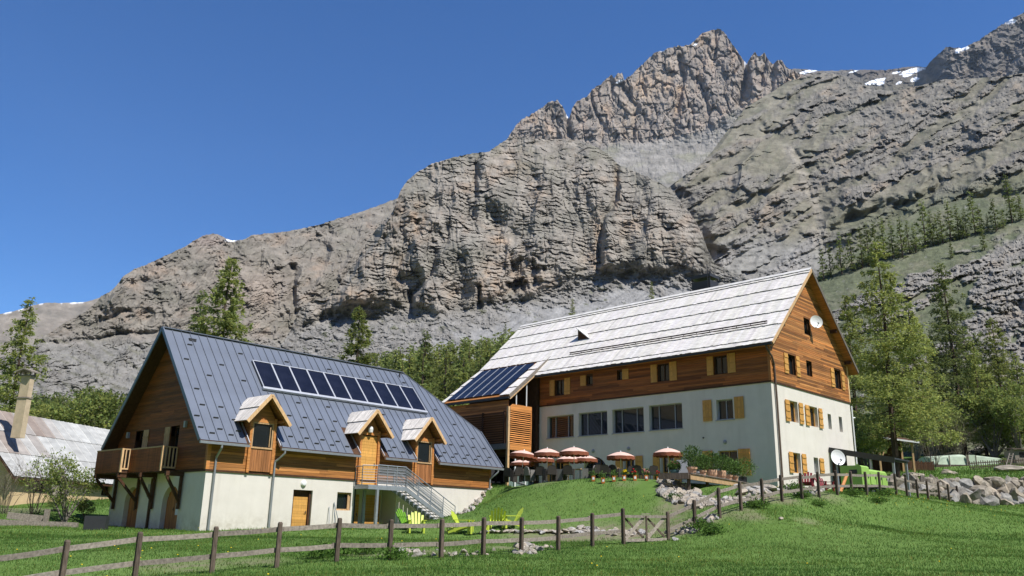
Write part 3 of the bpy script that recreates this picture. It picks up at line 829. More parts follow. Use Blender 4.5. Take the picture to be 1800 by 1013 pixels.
# --- the slope right of the summit: slabs and turf dipping to the left
def _l5_top(px):
    return poly([(1080, 420), (1150, 345), (1175, 330), (1190, 318), (1215, 300), (1235, 285), (1255, 262), (1280, 228), (1296, 208), (1310, 190), (1330, 178), (1360, 160), (1385, 143), (1405, 138), (1430, 131), (1450, 128), (1480, 133), (1510, 145),
                 (1545, 158), (1575, 160), (1600, 154), (1620, 150), (1660, 140), (1700, 139), (1760, 135), (1800, 128), (1900, 110), (2050, 90)])(px)
def _l5_bands(px, py):
    """diagonal cliff bands: 1 on rock, 0 on turf"""
    s = py + 0.55 * px + 34 * fbm(px / 160, py / 120, 3, 401)
    b1 = noise2(s / 42, (px - .5 * py) / 330, 402) + .55 * noise2(s / 17, (px - .5 * py) / 120, 403)
    return b1 + .25 * fbm(px / 14, py / 10, 3, 404)
def _l5_rel(px, py, v):
    wx = px + 9 * fbm(px / 50, py / 50, 3, 410); wy = py + 9 * fbm(px / 45, py / 45, 3, 411)
    b = _l5_bands(px, py)
    rock = sstep(-.22, .2, b)
    r = -20 * ridged((wx - .7 * wy) / 120, (wy + .5 * wx) / 70, 3, 412)
    r += -14 * rock * (0.6 + .6 * ridged(wx / 20, wy / 22, 3, 413)) + 3.4 * fbm(wx / 7, wy / 5.0, 4, 414) * (.5 + .7 * rock)
    f, a, bb = strata(px, py, 12, 0.5, 415, 16)
    r += 4 * a * (.5 - f) * rock
    c1, e1 = cells((wx - .4 * wy) / 17 + .3 * noise2(px / 9, py / 9, 440), (wy + .5 * wx) / 9, 441); c2, e2 = cells(wx / 7, (wy + .4 * wx) / 4.5, 442)
    zn = .15 + .75 * sstep(-.1, .45, fbm((px - .6 * py) / 110, (py + .5 * px) / 50, 3, 447))
    r += zn * ((7.5 * (c1 - .5) + 3.5 * np.exp(-(e1 / .1) ** 2)) * (.1 + .9 * rock) + 4.5 * (c2 - .5) * (.4 + .6 * rock))
    f3, a3, b3 = strata(px, py, 46, 0.58, 448, 40, 200)
    bk3 = sstep(-.3, .3, fbm((px - .5 * py) / 60, (py + .5 * px) / 40, 3, 449))
    r += -13 * a3 * bk3 * np.exp(-((f3 - .9) / .25) ** 2) + 5 * a3 * bk3 * np.exp(-((f3 - .12) / .10) ** 2) * rock
    for pts, h, lf, rt in (([(1296, 212), (1262, 262), (1205, 312), (1180, 338)], 30, 9, 50), ([(1335, 255), (1306, 290), (1290, 340)], 34, 8, 45), ([(1298, 345), (1262, 372), (1240, 432)], 40, 9, 50),
                   ([(1392, 285), (1362, 320), (1330, 372)], 26, 8, 40), ([(1520, 300), (1470, 345), (1450, 400)], 26, 9, 60), ([(1640, 300), (1610, 335), (1595, 362)], 30, 8, 50),
                   ([(1735, 290), (1705, 330), (1695, 360)], 34, 8, 50), ([(1585, 205), (1540, 240), (1500, 262)], 18, 8, 50), ([(1725, 190), (1660, 230), (1600, 262)], 20, 9, 50)):
        r += rib(wx, wy, pts, h, lf, rt)
    # gully and the big slabs on its left
    d, t = segdist(wx, wy, [(1368, 235), (1395, 275), (1412, 310), (1438, 365), (1448, 400), (1440, 430)])
    r += 20 * np.exp(-(d / 26) ** 2)
    d, t = segdist(wx, wy, [(1188, 335), (1215, 380), (1238, 420), (1245, 455), (1262, 475)])
    r += 22 * np.exp(-(d / 11) ** 2)
    for (cx, cy, rx, ry, h) in ((1275, 400, 40, 42, 28), (1350, 300, 62, 40, 22), (1385, 320, 40, 46, 14), (1215, 310, 42, 20, 22), (1365, 215, 35, 14, 16), (1560, 330, 90, 40, 16), (1690, 325, 60, 50, 20), (1480, 250, 90, 30, 10), (1760, 240, 60, 60, 12)):
        e = ((px - cx) / rx) ** 2 + ((py - cy + .3 * (px - cx)) / ry) ** 2
        r -= h * (1 - sstep(.45, 1.05, e + .25 * noise2(px / 14, py / 14, 416)))
    for pts, w, dep in (([(1490, 390), (1560, 365), (1600, 350)], 9, 20), ([(1630, 350), (1650, 325), (1665, 300)], 7, 22), ([(1700, 345), (1740, 350), (1765, 345)], 10, 26), ([(1460, 410), (1500, 380)], 7, 16),
                        ([(1560, 215), (1610, 190)], 6, 12), ([(1690, 200), (1730, 185)], 6, 14), ([(1335, 215), (1345, 240)], 5, 12)):
        d, t = segdist(wx, wy, pts)
        r += dep * np.exp(-(d / w) ** 2)
    return r
def _l5_col(px, py, v, rel):
    b = _l5_bands(px, py)
    n1 = fbm(px / 60, py / 45, 4, 421); n2 = fbm(px / 14, py / 10, 4, 422); n3 = fbm(px / 5, py / 4, 3, 423)
    C = np.broadcast_to(lin(126, 120, 98), px.shape + (3,)).copy()
    C = blend(C, lin(140, 132, 112), sstep(-.1, .5, n1))
    C = blend(C, lin(112, 112, 88), sstep(.05, .5, n2 - .3 * n1) * .7)
    rock = sstep(-.22, .2, b)
    C = blend(C, lin(132, 125, 113), rock * .85)
    C = blend(C, lin(152, 132, 106), rock * sstep(.1, .5, n1 + n2 * .5) * .6)
    C = blend(C, lin(98, 93, 87), rock * sstep(.05, .5, -n2) * .6)
    d, t = segdist(px + 5 * n2, py, [(1385, 260), (1405, 300), (1430, 350), (1445, 395), (1440, 430)])
    C = blend(C, lin(152, 142, 124), np.exp(-(d / 9) ** 2) * .8)
    sc = sstep(395, 440, py + 18 * n1 - .12 * np.abs(px - 1330))
    C = blend(C, SCREE, sc * .7 * (1 - sstep(1420, 1520, px)))
    C = blend(C, TURF_G, sstep(1420, 1540, px) * sstep(350, 400, py + .25 * (px - 1500)) * .6)
    C *= (1 + .16 * n3)[..., None]
    return C
layer('right_slope', 1090, 2040, 1.55, _l5_top, lambda p: np.full(p.shape, 545.0), lambda p: np.interp(p, [1090, 1400, 2040], [330., 330., 300.]),
      lambda px, py, v: 44 + 0 * px, _l5_rel, _l5_col, ROCK_MID, jag=lambda p: 1.6 * fbm(p / 14, p * 0, 4, 43), back=(.05, .012))

# --- the great bedded cliff and the scree below it
_l4_line = poly([(480, 575), (520, 572), (560, 560), (600, 545), (660, 538), (720, 545), (770, 552), (830, 545), (870, 525), (910, 522), (960, 512), (1000, 497), (1040, 480), (1100, 470), (1160, 480), (1220, 478), (1260, 478), (1340, 500)])
def _l4_top(px):
    return poly([(250, 790), (330, 735), (420, 668), (470, 628), (500, 600), (512, 578), (520, 560), (530, 540), (548, 528), (575, 522), (590, 510), (603, 490), (618, 470), (632, 450), (645, 425), (660, 405), (676, 388), (690, 374), (697, 355), (704, 335), (716, 318),
                 (735, 302), (760, 288), (790, 279), (830, 270), (860, 267), (875, 256), (885, 249), (900, 240), (930, 243), (960, 246), (1000, 244), (1030, 251), (1050, 260), (1070, 272), (1090, 292), (1110, 300), (1140, 312), (1175, 330),
                 (1190, 345), (1205, 365), (1220, 385), (1234, 410), (1244, 440), (1258, 466), (1290, 480), (1340, 500), (1420, 560), (1500, 700), (1530, 780)])(px)
def _l4_rel(px, py, v):
    line = _l4_line(px)
    cl = 1 - sstep(-14, 16, py - line + 14 * fbm(px / 30, py / 25, 3, 500))          # 1 on the cliff
    wx = px + 11 * fbm(px / 60, py / 60, 3, 501); wy = py + 9 * fbm(px / 50, py / 50, 3, 502)
    pil = ridged(wx / 95 + .1, wy / 250, 2, 503)
    bul = -30 * pil - 10 * ridged(wx / 34, wy / 70, 3, 504)
    r = cl * (1.35 * bul - 3.0 * ridged(wx / 13, wy / 15, 3, 505))
    r += (1.6 + 2.2 * cl) * fbm(wx / 8, wy / 5, 4, 506)
    sy = py - .30 * bul
    brk = sstep(-.25, .35, fbm(px / 26, py / 14, 3, 509))
    f, a, b = strata(px, sy, 7.5, -0.06, 507, 22, 150)
    r += cl * (5.0 * a * brk * (.5 - f) + 6.5 * a * brk * np.exp(-((f - .06) / .13) ** 2))
    c1, e1 = cells(wx / 19 + .3 * noise2(px / 9, py / 9, 540), (sy - .06 * px) / 9, 541); c2, e2 = cells(wx / 7.5, (sy - .06 * px) / 4.2, 542)
    zn = .25 + .9 * sstep(-.25, .45, fbm(px / 85, py / 60, 3, 547))
    r += cl * zn * (5.5 * (c1 - .5) + 3.2 * (c2 - .5) + 2.5 * np.exp(-(e1 / .08) ** 2)) + (1 - cl) * (1 - .85 * _scree(px, py)) * (6 * (c2 - .5) + 4 * (c1 - .5))
    r += cl * 5 * np.exp(-(noise2(wx / 30, wy / 90, 543) / .05) ** 2)
    f, a, b = strata(px, sy, 23, -0.05, 508, 30, 170)
    r += cl * (8 * a * a * (.35 + .65 * brk) * (.5 - f) + 8 * a * brk * np.exp(-((f - .04) / .06) ** 2))
    for pts, w, dep in (([(690, 378), (672, 420), (650, 445), (628, 470), (602, 520)], 9, 20), ([(738, 397), (722, 432), (709, 460)], 7, 18), ([(768, 450), (757, 480), (738, 505), (720, 528)], 8, 24),
                        ([(835, 292), (838, 345)], 5, 20), ([(1086, 288), (1083, 350), (1060, 400), (1048, 472)], 6, 26), ([(985, 270), (960, 340)], 9, 12), ([(880, 255), (900, 275), (940, 250)], 6, 10),
                        ([(836, 500), (842, 535)], 5, 24), ([(1010, 476), (1028, 474)], 5, 13), ([(562, 560), (585, 548)], 8, 26), ([(640, 558), (662, 565)], 8, 22), ([(1120, 330), (1150, 380), (1180, 400)], 8, 14),
                        ([(905, 480), (925, 440), (905, 415)], 9, 14), ([(655, 410), (690, 420), (740, 380)], 6, 8), ([(1095, 492), (1110, 480)], 7, 18), ([(720, 515), (725, 540)], 6, 24)):
        d, t = segdist(wx, wy, pts)
        r += dep * np.exp(-(d / w) ** 2)
    for pts, h, lf, rt in (([(700, 330), (690, 374), (668, 410), (650, 445), (625, 475), (600, 525)], 60, 8, 70), ([(762, 380), (740, 412), (722, 442), (708, 470)], 42, 8, 50),
                   ([(792, 425), (768, 458), (755, 490), (728, 532)], 46, 8, 60), ([(862, 280), (846, 310), (842, 360)], 24, 7, 50), ([(898, 425), (892, 455), (884, 490)], 26, 7, 50),
                   ([(1090, 292), (1087, 350), (1064, 400), (1052, 470)], 30, 6, 50), ([(966, 300), (944, 360), (936, 420)], 18, 8, 60), ([(1150, 340), (1140, 400), (1110, 450)], 20, 9, 50),
                   ([(540, 545), (528, 580)], 26, 8, 50), ([(610, 520), (580, 560)], 30, 8, 40), ([(820, 470), (838, 530)], 20, 7, 40)):
        r += cl * rib(wx, wy, pts, h, lf, rt)
    r *= 1 - .45 * (1 - sstep(10, 55, py - _l4_top(px) - 12 * fbm(px / 25, py / 25, 2, 550))) * cl * sstep(820, 900, px)
    # the big alcove
    e = ((wx - 918 - .35 * (490 - wy)) / 38) ** 2 + ((wy - 482) / 40) ** 2
    r += 26 * (1 - sstep(.2, 1.1, e + .5 * noise2(px / 9, py / 12, 545))) * sstep(430, 470, py)
    e = ((wx - 908) / 22) ** 2 + ((wy - 506) / 16) ** 2
    r += 30 * (1 - sstep(.3, 1.1, e + .5 * noise2(px / 7, py / 9, 546)))
    # scree: rubble with tongues running down to the left
    sc = 1 - cl
    r += sc * _scree(px, py) * (1.6 * fbm(wx / 4, wy / 3, 3, 515) - 3.5 * sstep(.3, .5, fbm(wx / 8, wy / 5, 3, 516)) + 3 * fbm((px + 1.3 * py) / 16, (py - .7 * px) / 90, 3, 517))
    r += sc * ((-9 * ridged((wx + .9 * wy) / 60, (wy - .6 * wx) / 26, 3, 510) - 6.5 * ridged(wx / 15, wy / 11, 3, 511) + 4.5 * fbm(wx / 4.5, wy / 3.2, 3, 512)) * (1 - .8 * _scree(px, py)) - 7 * sstep(.25, .5, fbm(wx / 40, wy / 22, 4, 514)))
    return r
def _scree(px, py):
    """smooth pale scree sheets on the right half"""
    n = fbm((px + 1.1 * py) / 120, (py - .55 * px) / 28, 3, 520)
    edge = py - poly([(560, 700), (680, 640), (760, 600), (830, 572), (880, 552), (960, 540), (1040, 520), (1100, 500), (1200, 500), (1300, 500)])(px)
    return sstep(-4, 16, edge + 34 * n)
def _l4_col(px, py, v, rel):
    line = _l4_line(px)
    cl = 1 - sstep(-14, 16, py - line + 14 * fbm(px / 30, py / 25, 3, 500))
    n1 = fbm(px / 70, py / 70, 4, 521); n2 = fbm(px / 17, py / 13, 4, 522); n3 = fbm(px / 5, py / 3.6, 3, 523)
    C = np.broadcast_to(lin(150, 140, 124), px.shape + (3,)).copy()
    C = blend(C, lin(134, 128, 112), sstep(-.1, .4, n1))
    C = blend(C, WARM, sstep(.1, .6, -n1 + .5 * n2) * .55)
    f, a, b = strata(px, py, 8.5, -0.06, 507, 26, 150)
    C *= (0.90 + .2 * a)[..., None]
    C *= (1 - .22 * a * np.exp(-((f - .06) / .14) ** 2))[..., None]
    C = blend(C, DARKR, sstep(.15, .6, n2) * .4)
    for cx, cy, rx, ry, k in ((735, 385, 18, 30, .9), (625, 520, 40, 16, .7), (665, 555, 24, 16, .9), (1052, 430, 10, 60, .8), (1085, 330, 6, 40, .8), (860, 500, 30, 40, .6), (880, 425, 18, 14, .7), (930, 490, 40, 30, .5),
                              (900, 290, 30, 24, .5), (1100, 400, 16, 30, .4), (700, 480, 16, 40, .5), (1180, 430, 40, 30, .3)):
        e = ((px - cx) / rx) ** 2 + ((py - cy) / ry) ** 2
        C = blend(C, OCHRE, np.exp(-e) * k * sstep(-.5, .3, n2))
    C = blend(C, lin(118, 114, 88), cl * (1 - sstep(255, 330, py - 10 * n1)) * sstep(-.2, .3, n1 + .6 * n2) * .55)
    S_ = np.broadcast_to(lin(140, 135, 126), px.shape + (3,)).copy()
    S_ = blend(S_, lin(116, 112, 102), sstep(.0, .5, n2) * .7)
    scr = _scree(px, py)
    S_ = blend(S_, lin(150, 148, 144), scr * .9)
    stk = fbm((px + 1.35 * py) / 9, (py - .7 * px) / 90, 3, 533)
    S_ = blend(S_, lin(122, 121, 118), scr * sstep(.0, .5, stk) * .7)
    S_ = blend(S_, lin(96, 96, 92), scr * sstep(.38, .6, fbm(px / 7, py / 4, 3, 534)) * .6)
    tuft = sstep(.22, .36, fbm((px + 1.0 * py) / 22, (py - .6 * px) / 11, 3, 530)) * sstep(.0, .3, fbm(px / 60, py / 40, 2, 531))
    S_ = blend(S_, lin(92, 96, 62), tuft * .8)
    C = C * cl[..., None] + S_ * (1 - cl)[..., None]
    C *= (1 + .15 * n3)[..., None]
    return C
def _l4_theta(px, py, v):
    cl = 1 - sstep(-40, 30, py - poly([(450, 560), (900, 530), (1350, 490)])(px))
    return 32 + cl * 26
layer('bedded_cliff', 260, 1525, 1.35, _l4_top, lambda p: np.full(p.shape, 740.0), lambda p: np.interp(p, [260, 800, 1500], [270., 225., 215.]), _l4_theta, _l4_rel, _l4_col, ROCK_MID,
      jag=lambda p: 2.0 * fbm(p / 11, p * 0, 4, 53) - 1.6 * np.abs(noise2(p / 7, p * 0, 54)), back=(.06, .015))

# --- the near hillside on the right: turf with outcrops
def _l6_top(px):
    return poly([(1150, 860), (1200, 760), (1250, 640), (1290, 570), (1320, 540), (1400, 505), (1450, 480), (1490, 452), (1530, 425), (1560, 405), (1600, 380), (1640, 362), (1700, 350), (1760, 346), (1800, 342), (1900, 320), (2050, 290)])(px)
def _l6_out(px, py):
    """rock outcrops of the hillside"""
    n = fbm(px / 26, py / 15, 4, 601)
    s = py + .42 * px + 18 * fbm(px / 90, py / 60, 2, 603)
    b = sstep(.12, .4, noise2(s / 34, px / 240, 604) + .4 * n)
    ex = np.zeros(px.shape)
    for cx, cy, rx, ry in ((1625, 495, 48, 22), (1715, 470, 75, 14), (1760, 505, 60, 40), (1790, 545, 60, 40), (1730, 600, 70, 60), (1580, 515, 30, 14), (1790, 640, 50, 60), (1560, 520, 80, 18)):
        e = ((px - cx) / rx) ** 2 + ((py - cy + .25 * (px - cx)) / ry) ** 2 + .9 * n
        ex = np.maximum(ex, 1 - sstep(.5, 1.05, e))
    return np.maximum(b * sstep(-40, 60, py - _l6_top(px) - 60) * .8, ex)
def _l6_rel(px, py, v):
    k = _l6_out(px, py)
    wx = px + 6 * fbm(px / 30, py / 30, 3, 610); wy = py + 6 * fbm(px / 30, py / 30, 3, 611)
    f, a, b = strata(px, py, 15, 0.3, 612, 10)
    r = -7 * ridged((wx - .6 * wy) / 130, (wy + .5 * wx) / 60, 3, 613) + 1.0 * fbm(px / 9, py / 4, 4, 616)
    r += k * (-13 - 10 * ridged(wx / 21, wy / 17, 3, 614) + 4 * fbm(wx / 7, wy / 6, 3, 615) + 9 * a * (.5 - f))
    c1, e1 = cells(wx / 15 + .3 * noise2(px / 9, py / 9, 640), (wy + .3 * wx) / 8.5, 641); c2, e2 = cells(wx / 6, wy / 4, 642)
    r += k * (8 * (c1 - .5) + 5 * (c2 - .5) + 4 * np.exp(-(e1 / .1) ** 2)) + 2.2 * (c2 - .5)
    d, t = segdist(wx, wy, [(1790, 540), (1765, 560), (1755, 590)])
    return r + 26 * np.exp(-(d / 12) ** 2)
def _l6_col(px, py, v, rel):
    k = _l6_out(px, py)
    n1 = fbm(px / 60, py / 30, 4, 621); n2 = fbm(px / 12, py / 7, 4, 622); n3 = fbm(px / 4, py / 3, 3, 623)
    C = np.broadcast_to(lin(104, 112, 72), px.shape + (3,)).copy()
    C = blend(C, lin(124, 122, 88), sstep(-.1, .4, n1 + .3 * n2))
    C = blend(C, lin(86, 98, 60), sstep(.1, .5, n2) * .6)
    C = blend(C, lin(146, 142, 132), sstep(.34, .5, n2 - .2 * n1) * .6)
    C = blend(C, lin(142, 135, 122), sstep(.2, .6, k))
    C = blend(C, lin(160, 140, 112), sstep(.3, .6, k) * sstep(.1, .5, n1) * .6)
    C = blend(C, lin(104, 100, 94), sstep(.3, .6, k) * sstep(.0, .5, n2) * .6)
    C *= (1 + .16 * n3)[..., None]
    return C
layer('near_hillside', 1160, 2060, 1.9, _l6_top, lambda p: np.full(p.shape, 830.0), lambda p: np.interp(p, [1290, 1500, 2060], [118., 108., 100.]), lambda px, py, v: 36 + 0 * px,
      _l6_rel, _l6_col, ROCK_NEAR, jag=lambda p: 1.5 * fbm(p / 10, p * 0, 4, 63), back=(.10, .01))

# --- unseen valley slope behind the viewer; height and warm colour shaped for facade light
def _opp():
    na, nr = 90, 26
    az = np.linspace(R(85), R(275), na); t = np.linspace(0, 1, nr)
    AZ, T = np.meshgrid(az, t)
    ht = 290 + 80 * fbm(az * 3, az * 0, 4, 71)
    rho = 260 + 420 * T + 14 * fbm(AZ * 22, T * 12, 4, 72)
    Z = -6 + ht[None] * T + 9 * fbm(AZ * 30, T * 25, 4, 73) * T
    V = np.stack([(np.sin(AZ) * rho).ravel(), (np.cos(AZ) * rho).ravel(), Z.ravel()], -1)
    n = fbm(AZ * 40, T * 20, 4, 74)[..., None]
    C = lin(122, 112, 90) * (1 + .5 * n)
    link('valley_side', np_mesh('valley_side', V, grid_faces(nr, na), ROCK_NEAR, point_col=C.reshape(-1, 3)), kind='structure')
_opp()
# ------------------------------------------------------------------ building helpers
def wall_quads(mb, f, a0, a1, b0, b1, holes, depth, clip=None):
    """flat wall with rectangular openings and their reveals; f maps (along, up, inwards) to a point"""
    A = sorted({a0, a1, *[h[0] for h in holes], *[h[1] for h in holes]})
    Bq = sorted({b0, b1, *[h[2] for h in holes], *[h[3] for h in holes]})
    for i in range(len(A) - 1):
        for j in range(len(Bq) - 1):
            ca, cb = (A[i] + A[i + 1]) / 2, (Bq[j] + Bq[j + 1]) / 2
            if any(h[0] < ca < h[1] and h[2] < cb < h[3] for h in holes): continue
            mb.quads([f(A[i], Bq[j], 0), f(A[i + 1], Bq[j], 0), f(A[i + 1], Bq[j + 1], 0), f(A[i], Bq[j + 1], 0)])
    for h in holes:
        p, q, r, s = h[:4]
        mb.quads([f(p, r, 0), f(p, s, 0), f(p, s, depth), f(p, r, depth)])
        mb.quads([f(q, r, 0), f(q, s, 0), f(q, s, depth), f(q, r, depth)])
        mb.quads([f(p, r, 0), f(q, r, 0), f(q, r, depth), f(p, r, depth)])
        mb.quads([f(p, s, 0), f(q, s, 0), f(q, s, depth), f(p, s, depth)])

def fbox(mb, f, a0, a1, b0, b1, d0, d1, tint=1.0):
    o = np.array(f(a0, b0, d0))
    return mb.obox(o, np.array(f(a1, b0, d0)) - o, np.array(f(a0, b1, d0)) - o, np.array(f(a0, b0, d1)) - o, tint)

def cladding(f, lo, hi, b0, b1, holes, pitch=0.14, seg=(2.6, 4.6), spread=0.35, seed=1, gain=1.0):
    """horizontal boards; lo(b), hi(b) give the row's ends"""
    rg = random.Random(seed); mb = MB()
    b = b0
    while b < b1 - 0.03:
        t = min(b + pitch - 0.012, b1)
        L, H = lo(b), hi(b)
        L2, H2 = lo(t), hi(t)
        L, H = max(L, L2), min(H, H2)
        ivs = [(L, H)]
        for h in holes:
            if h[2] < t - .03 and h[3] > b + .03:
                nv = []
                for p, q in ivs:
                    if h[1] <= p or h[0] >= q: nv.append((p, q)); continue
                    if h[0] > p: nv.append((p, h[0]))
                    if h[1] < q: nv.append((h[1], q))
                ivs = nv
        for p, q in ivs:
            while q - p > 0.05:
                e = min(q, p + rg.uniform(*seg))
                if q - e < .5: e = q
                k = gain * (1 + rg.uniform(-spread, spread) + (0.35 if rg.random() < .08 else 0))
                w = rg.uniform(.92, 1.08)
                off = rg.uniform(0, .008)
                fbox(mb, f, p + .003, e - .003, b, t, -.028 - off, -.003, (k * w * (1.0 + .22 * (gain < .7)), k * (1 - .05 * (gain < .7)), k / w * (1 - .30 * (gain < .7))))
                p = e
        b += pitch
    return mb

def window(parent, f, a0, a1, b0, b1, depth, frame_mat, mull=1, bars=0, fw=.06, curtain=False, name='window'):
    mb = MB()
    d0, d1 = depth - .05, depth + .03
    fbox(mb, f, a0, a1, b0, b0 + fw, d0, d1); fbox(mb, f, a0, a1, b1 - fw, b1, d0, d1)
    fbox(mb, f, a0, a0 + fw, b0 + fw, b1 - fw, d0, d1); fbox(mb, f, a1 - fw, a1, b0 + fw, b1 - fw, d0, d1)
    for k in range(mull):
        c = a0 + (a1 - a0) * (k + 1) / (mull + 1)
        fbox(mb, f, c - fw / 2, c + fw / 2, b0 + fw, b1 - fw, d0 + .005, d1)
    for k in range(bars):
        c = b0 + (b1 - b0) * (k + 1) / (bars + 1)
        fbox(mb, f, a0 + fw, a1 - fw, c - fw / 3, c + fw / 3, d0 + .012, d1)
    w = obj(name, mb, frame_mat, parent)
    p = MB(); p.quads([f(a0 + .01, b0 + .01, depth + .01), f(a1 - .01, b0 + .01, depth + .01), f(a1 - .01, b1 - .01, depth + .01), f(a0 + .01, b1 - .01, depth + .01)])
    obj('pane', p, GLASS, w)
    return w

def shutter(parent, f, a0, a1, b0, b1, mat=None, n=3):
    mb = MB(); w = (a1 - a0) / n
    for k in range(n):
        fbox(mb, f, a0 + k * w + .005, a0 + (k + 1) * w - .005, b0, b1, -.075, -.045, jit(.12))
    h = b1 - b0
    for c in (.18, .5, .82) if h > 1.0 else (.2, .8):
        fbox(mb, f, a0 + .02, a1 - .02, b0 + c * h - .045, b0 + c * h + .045, -.10, -.075, jit(.08) * .95)
    return obj('shutter', mb, mat or WOOD_GOLD, parent)

def round_lamp(parent, f, a, b, r=.13):
    mb = MB(); n = 14
    pr = [(r, 0), (r * .95, .06), (r * .6, .11), (0, .125)]
    vs = []; fs = []
    for rr, dd in pr:
        for k in range(n):
            t = 2 * np.pi * k / n; vs.append(f(a + rr * math.cos(t), b + rr * math.sin(t), -dd))
    for i in range(len(pr) - 1):
        for k in range(n):
            fs.append((i * n + k, i * n + (k + 1) % n, (i + 1) * n + (k + 1) % n, (i + 1) * n + k))
    mb.add(vs, fs)
    return mb

# ------------------------------------------------------------------ the lodge
lodge = thing('lodge', 'large white lodge with larch upper storey, golden shutters and silvery board roof', 'house', A_O, A_ROT)
fF = lambda a, b, d: (d, a, b)                                   # facade: along u, up, inwards = +v
fG = lambda a, b, d: (a, d, b)                                   # gable: along v, up, inwards = +u
HW, EZ, SL, WG, LF = 6.21, 8.856, 0.957, 11.0, 17.95
RIDGE = EZ + SL * 5.5

fac_low = [(14.78, 17.21, 3.86, 5.40), (11.87, 14.33, 3.86, 5.42), (8.93, 11.44, 3.86, 5.44), (6.04, 8.51, 3.88, 5.46), (2.52, 3.63, 4.2, 5.4), (2.4, 3.65, 1.2, 2.37),
           (9.75, 10.55, .2, 2.3), (6.78, 7.7, .2, 2.3), (15.7, 16.6, .2, 2.3), (11.9, 14.0, .2, 2.40)]
fac_up = [(15.62, 16.47, 6.84, 7.94), (13.05, 13.6, 7.31, 7.97), (10.56, 10.99, 7.38, 8.0), (6.88, 7.75, 6.92, 8.07), (2.75, 3.64, 6.95, 8.08)]
gab_low = [(2.1, 3.2, 4.09, 5.34), (4.72, 5.9, 4.08, 5.31), (7.36, 7.86, 4.13, 5.1), (9.03, 9.52, 4.11, 5.1), (2.1, 3.08, 1.12, 2.29), (4.85, 5.45, 1.25, 2.2)]
gab_up = [(2.3, 3.28, 6.95, 8.19), (4.78, 5.55, 7.2, 8.15), (8.85, 9.85, 6.95, 8.2), (4.88, 5.75, 9.9, 10.94)]

mb = MB()
wall_quads(mb, fF, 0, LF, -2.0, HW, fac_low, .32)
# arch: fill the corners of its square opening
ac, ar, az_ = 12.95, 1.05, 1.35
for sgn in (-1, 1):
    pts = [fF(ac + sgn * ar, 2.4, 0)] + [fF(ac + sgn * ar * math.cos(t), az_ + 1.05 * math.sin(t), 0) for t in np.linspace(0, math.pi / 2, 9)]
    for i in range(1, len(pts) - 1): mb.quads([pts[0], pts[i], pts[i + 1]])
for t0, t1 in zip(np.linspace(0, math.pi, 17)[:-1], np.linspace(0, math.pi, 17)[1:]):
    q = lambda t, d: fF(ac + ar * math.cos(t), az_ + 1.05 * math.sin(t), d)
    mb.quads([q(t0, 0), q(t1, 0), q(t1, .32), q(t0, .32)])
wall_quads(mb, fG, 0, WG, -2.0, HW, gab_low, .32)
mb.quads([fF(0, -2, WG), fF(25.1, -2, WG), fF(25.1, HW, WG), fF(0, HW, WG)])
mb.quads([fG(0, -2, 25.1), fG(WG, -2, 25.1), fG(WG, HW, 25.1), fG(0, HW, 25.1)])
obj('wall', mb, WHITE_RENDER, lodge)
mb = MB()                                                        # dim rooms behind the openings
for h in fac_low: mb.quads([fF(h[0] - .2, h[2] - .2, 1.6), fF(h[1] + .2, h[2] - .2, 1.6), fF(h[1] + .2, h[3] + .2, 1.6), fF(h[0] - .2, h[3] + .2, 1.6)])
mb = MB()
wall_quads(mb, lambda a, b, d: fF(a, b, d + .004), 0, LF, HW, 8.80, fac_up, .22)
wall_quads(mb, lambda a, b, d: fG(a, b, d + .004), 0, WG, HW, EZ, [h for h in gab_up if h[3] < EZ], .22)
hg = [h for h in gab_up if h[3] > EZ][0]
zt = lambda v: EZ + SL * min(v, WG - v)
for v0, v1 in ((0, hg[0]), (hg[1], WG)):
    pts = [(v0, EZ), (v1, EZ)] + ([(v1, zt(v1)), (v0, zt(v0))] if not (v0 < 5.5 < v1) else [(v1, zt(v1)), (5.5, RIDGE), (v0, zt(v0))])
    mb.quads([fG(p, q, .004) for p, q in pts])
wall_quads(mb, lambda a, b, d: fG(a, b, d + .004), hg[0], hg[1], EZ, 12.9, [hg], .22)
pts = [(hg[0], 12.9), (hg[1], 12.9), (hg[1], zt(hg[1])), (5.5, RIDGE), (hg[0], zt(hg[0]))]
mb.quads([fG(p, q, .004) for p, q in pts])
mb.quads([fF(0, HW, WG - .01), fF(25.1, HW, WG - .01), fF(25.1, EZ, WG - .01), fF(0, EZ, WG - .01)])
mb.quads([fG(p, q, 25.09) for p, q in ((0, HW), (WG, HW), (WG, EZ), (5.5, RIDGE), (0, EZ))])
obj('upper_wall', mb, WOOD_DARK, lodge)
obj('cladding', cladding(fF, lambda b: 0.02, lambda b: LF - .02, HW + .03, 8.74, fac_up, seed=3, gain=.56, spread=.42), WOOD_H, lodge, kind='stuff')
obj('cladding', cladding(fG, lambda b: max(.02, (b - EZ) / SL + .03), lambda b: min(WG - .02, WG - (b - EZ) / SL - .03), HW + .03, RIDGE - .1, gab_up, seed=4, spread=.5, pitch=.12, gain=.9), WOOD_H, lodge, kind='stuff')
mb = MB(); mb.box(-.05, .0, -.05, LF, HW - .07, HW + .03); mb.box(0.0, WG + .03, -.05, 0.0, HW - .07, HW + .03)
obj('storey_trim', mb, WOOD_DARK, lodge)
mb = MB(); mb.box(-.06, .10, -.06, .0, HW + .03, EZ - .25); mb.box(-.06, 0, 0, .10, HW + .03, EZ - .25)
obj('corner_board', mb, WOOD_H, lodge)
mb = MB(); mb.box(WG - .1, WG + .05, -.06, .0, HW + .03, EZ - .2, 1.6)
obj('corner_board', mb, WOOD_PALE, lodge)

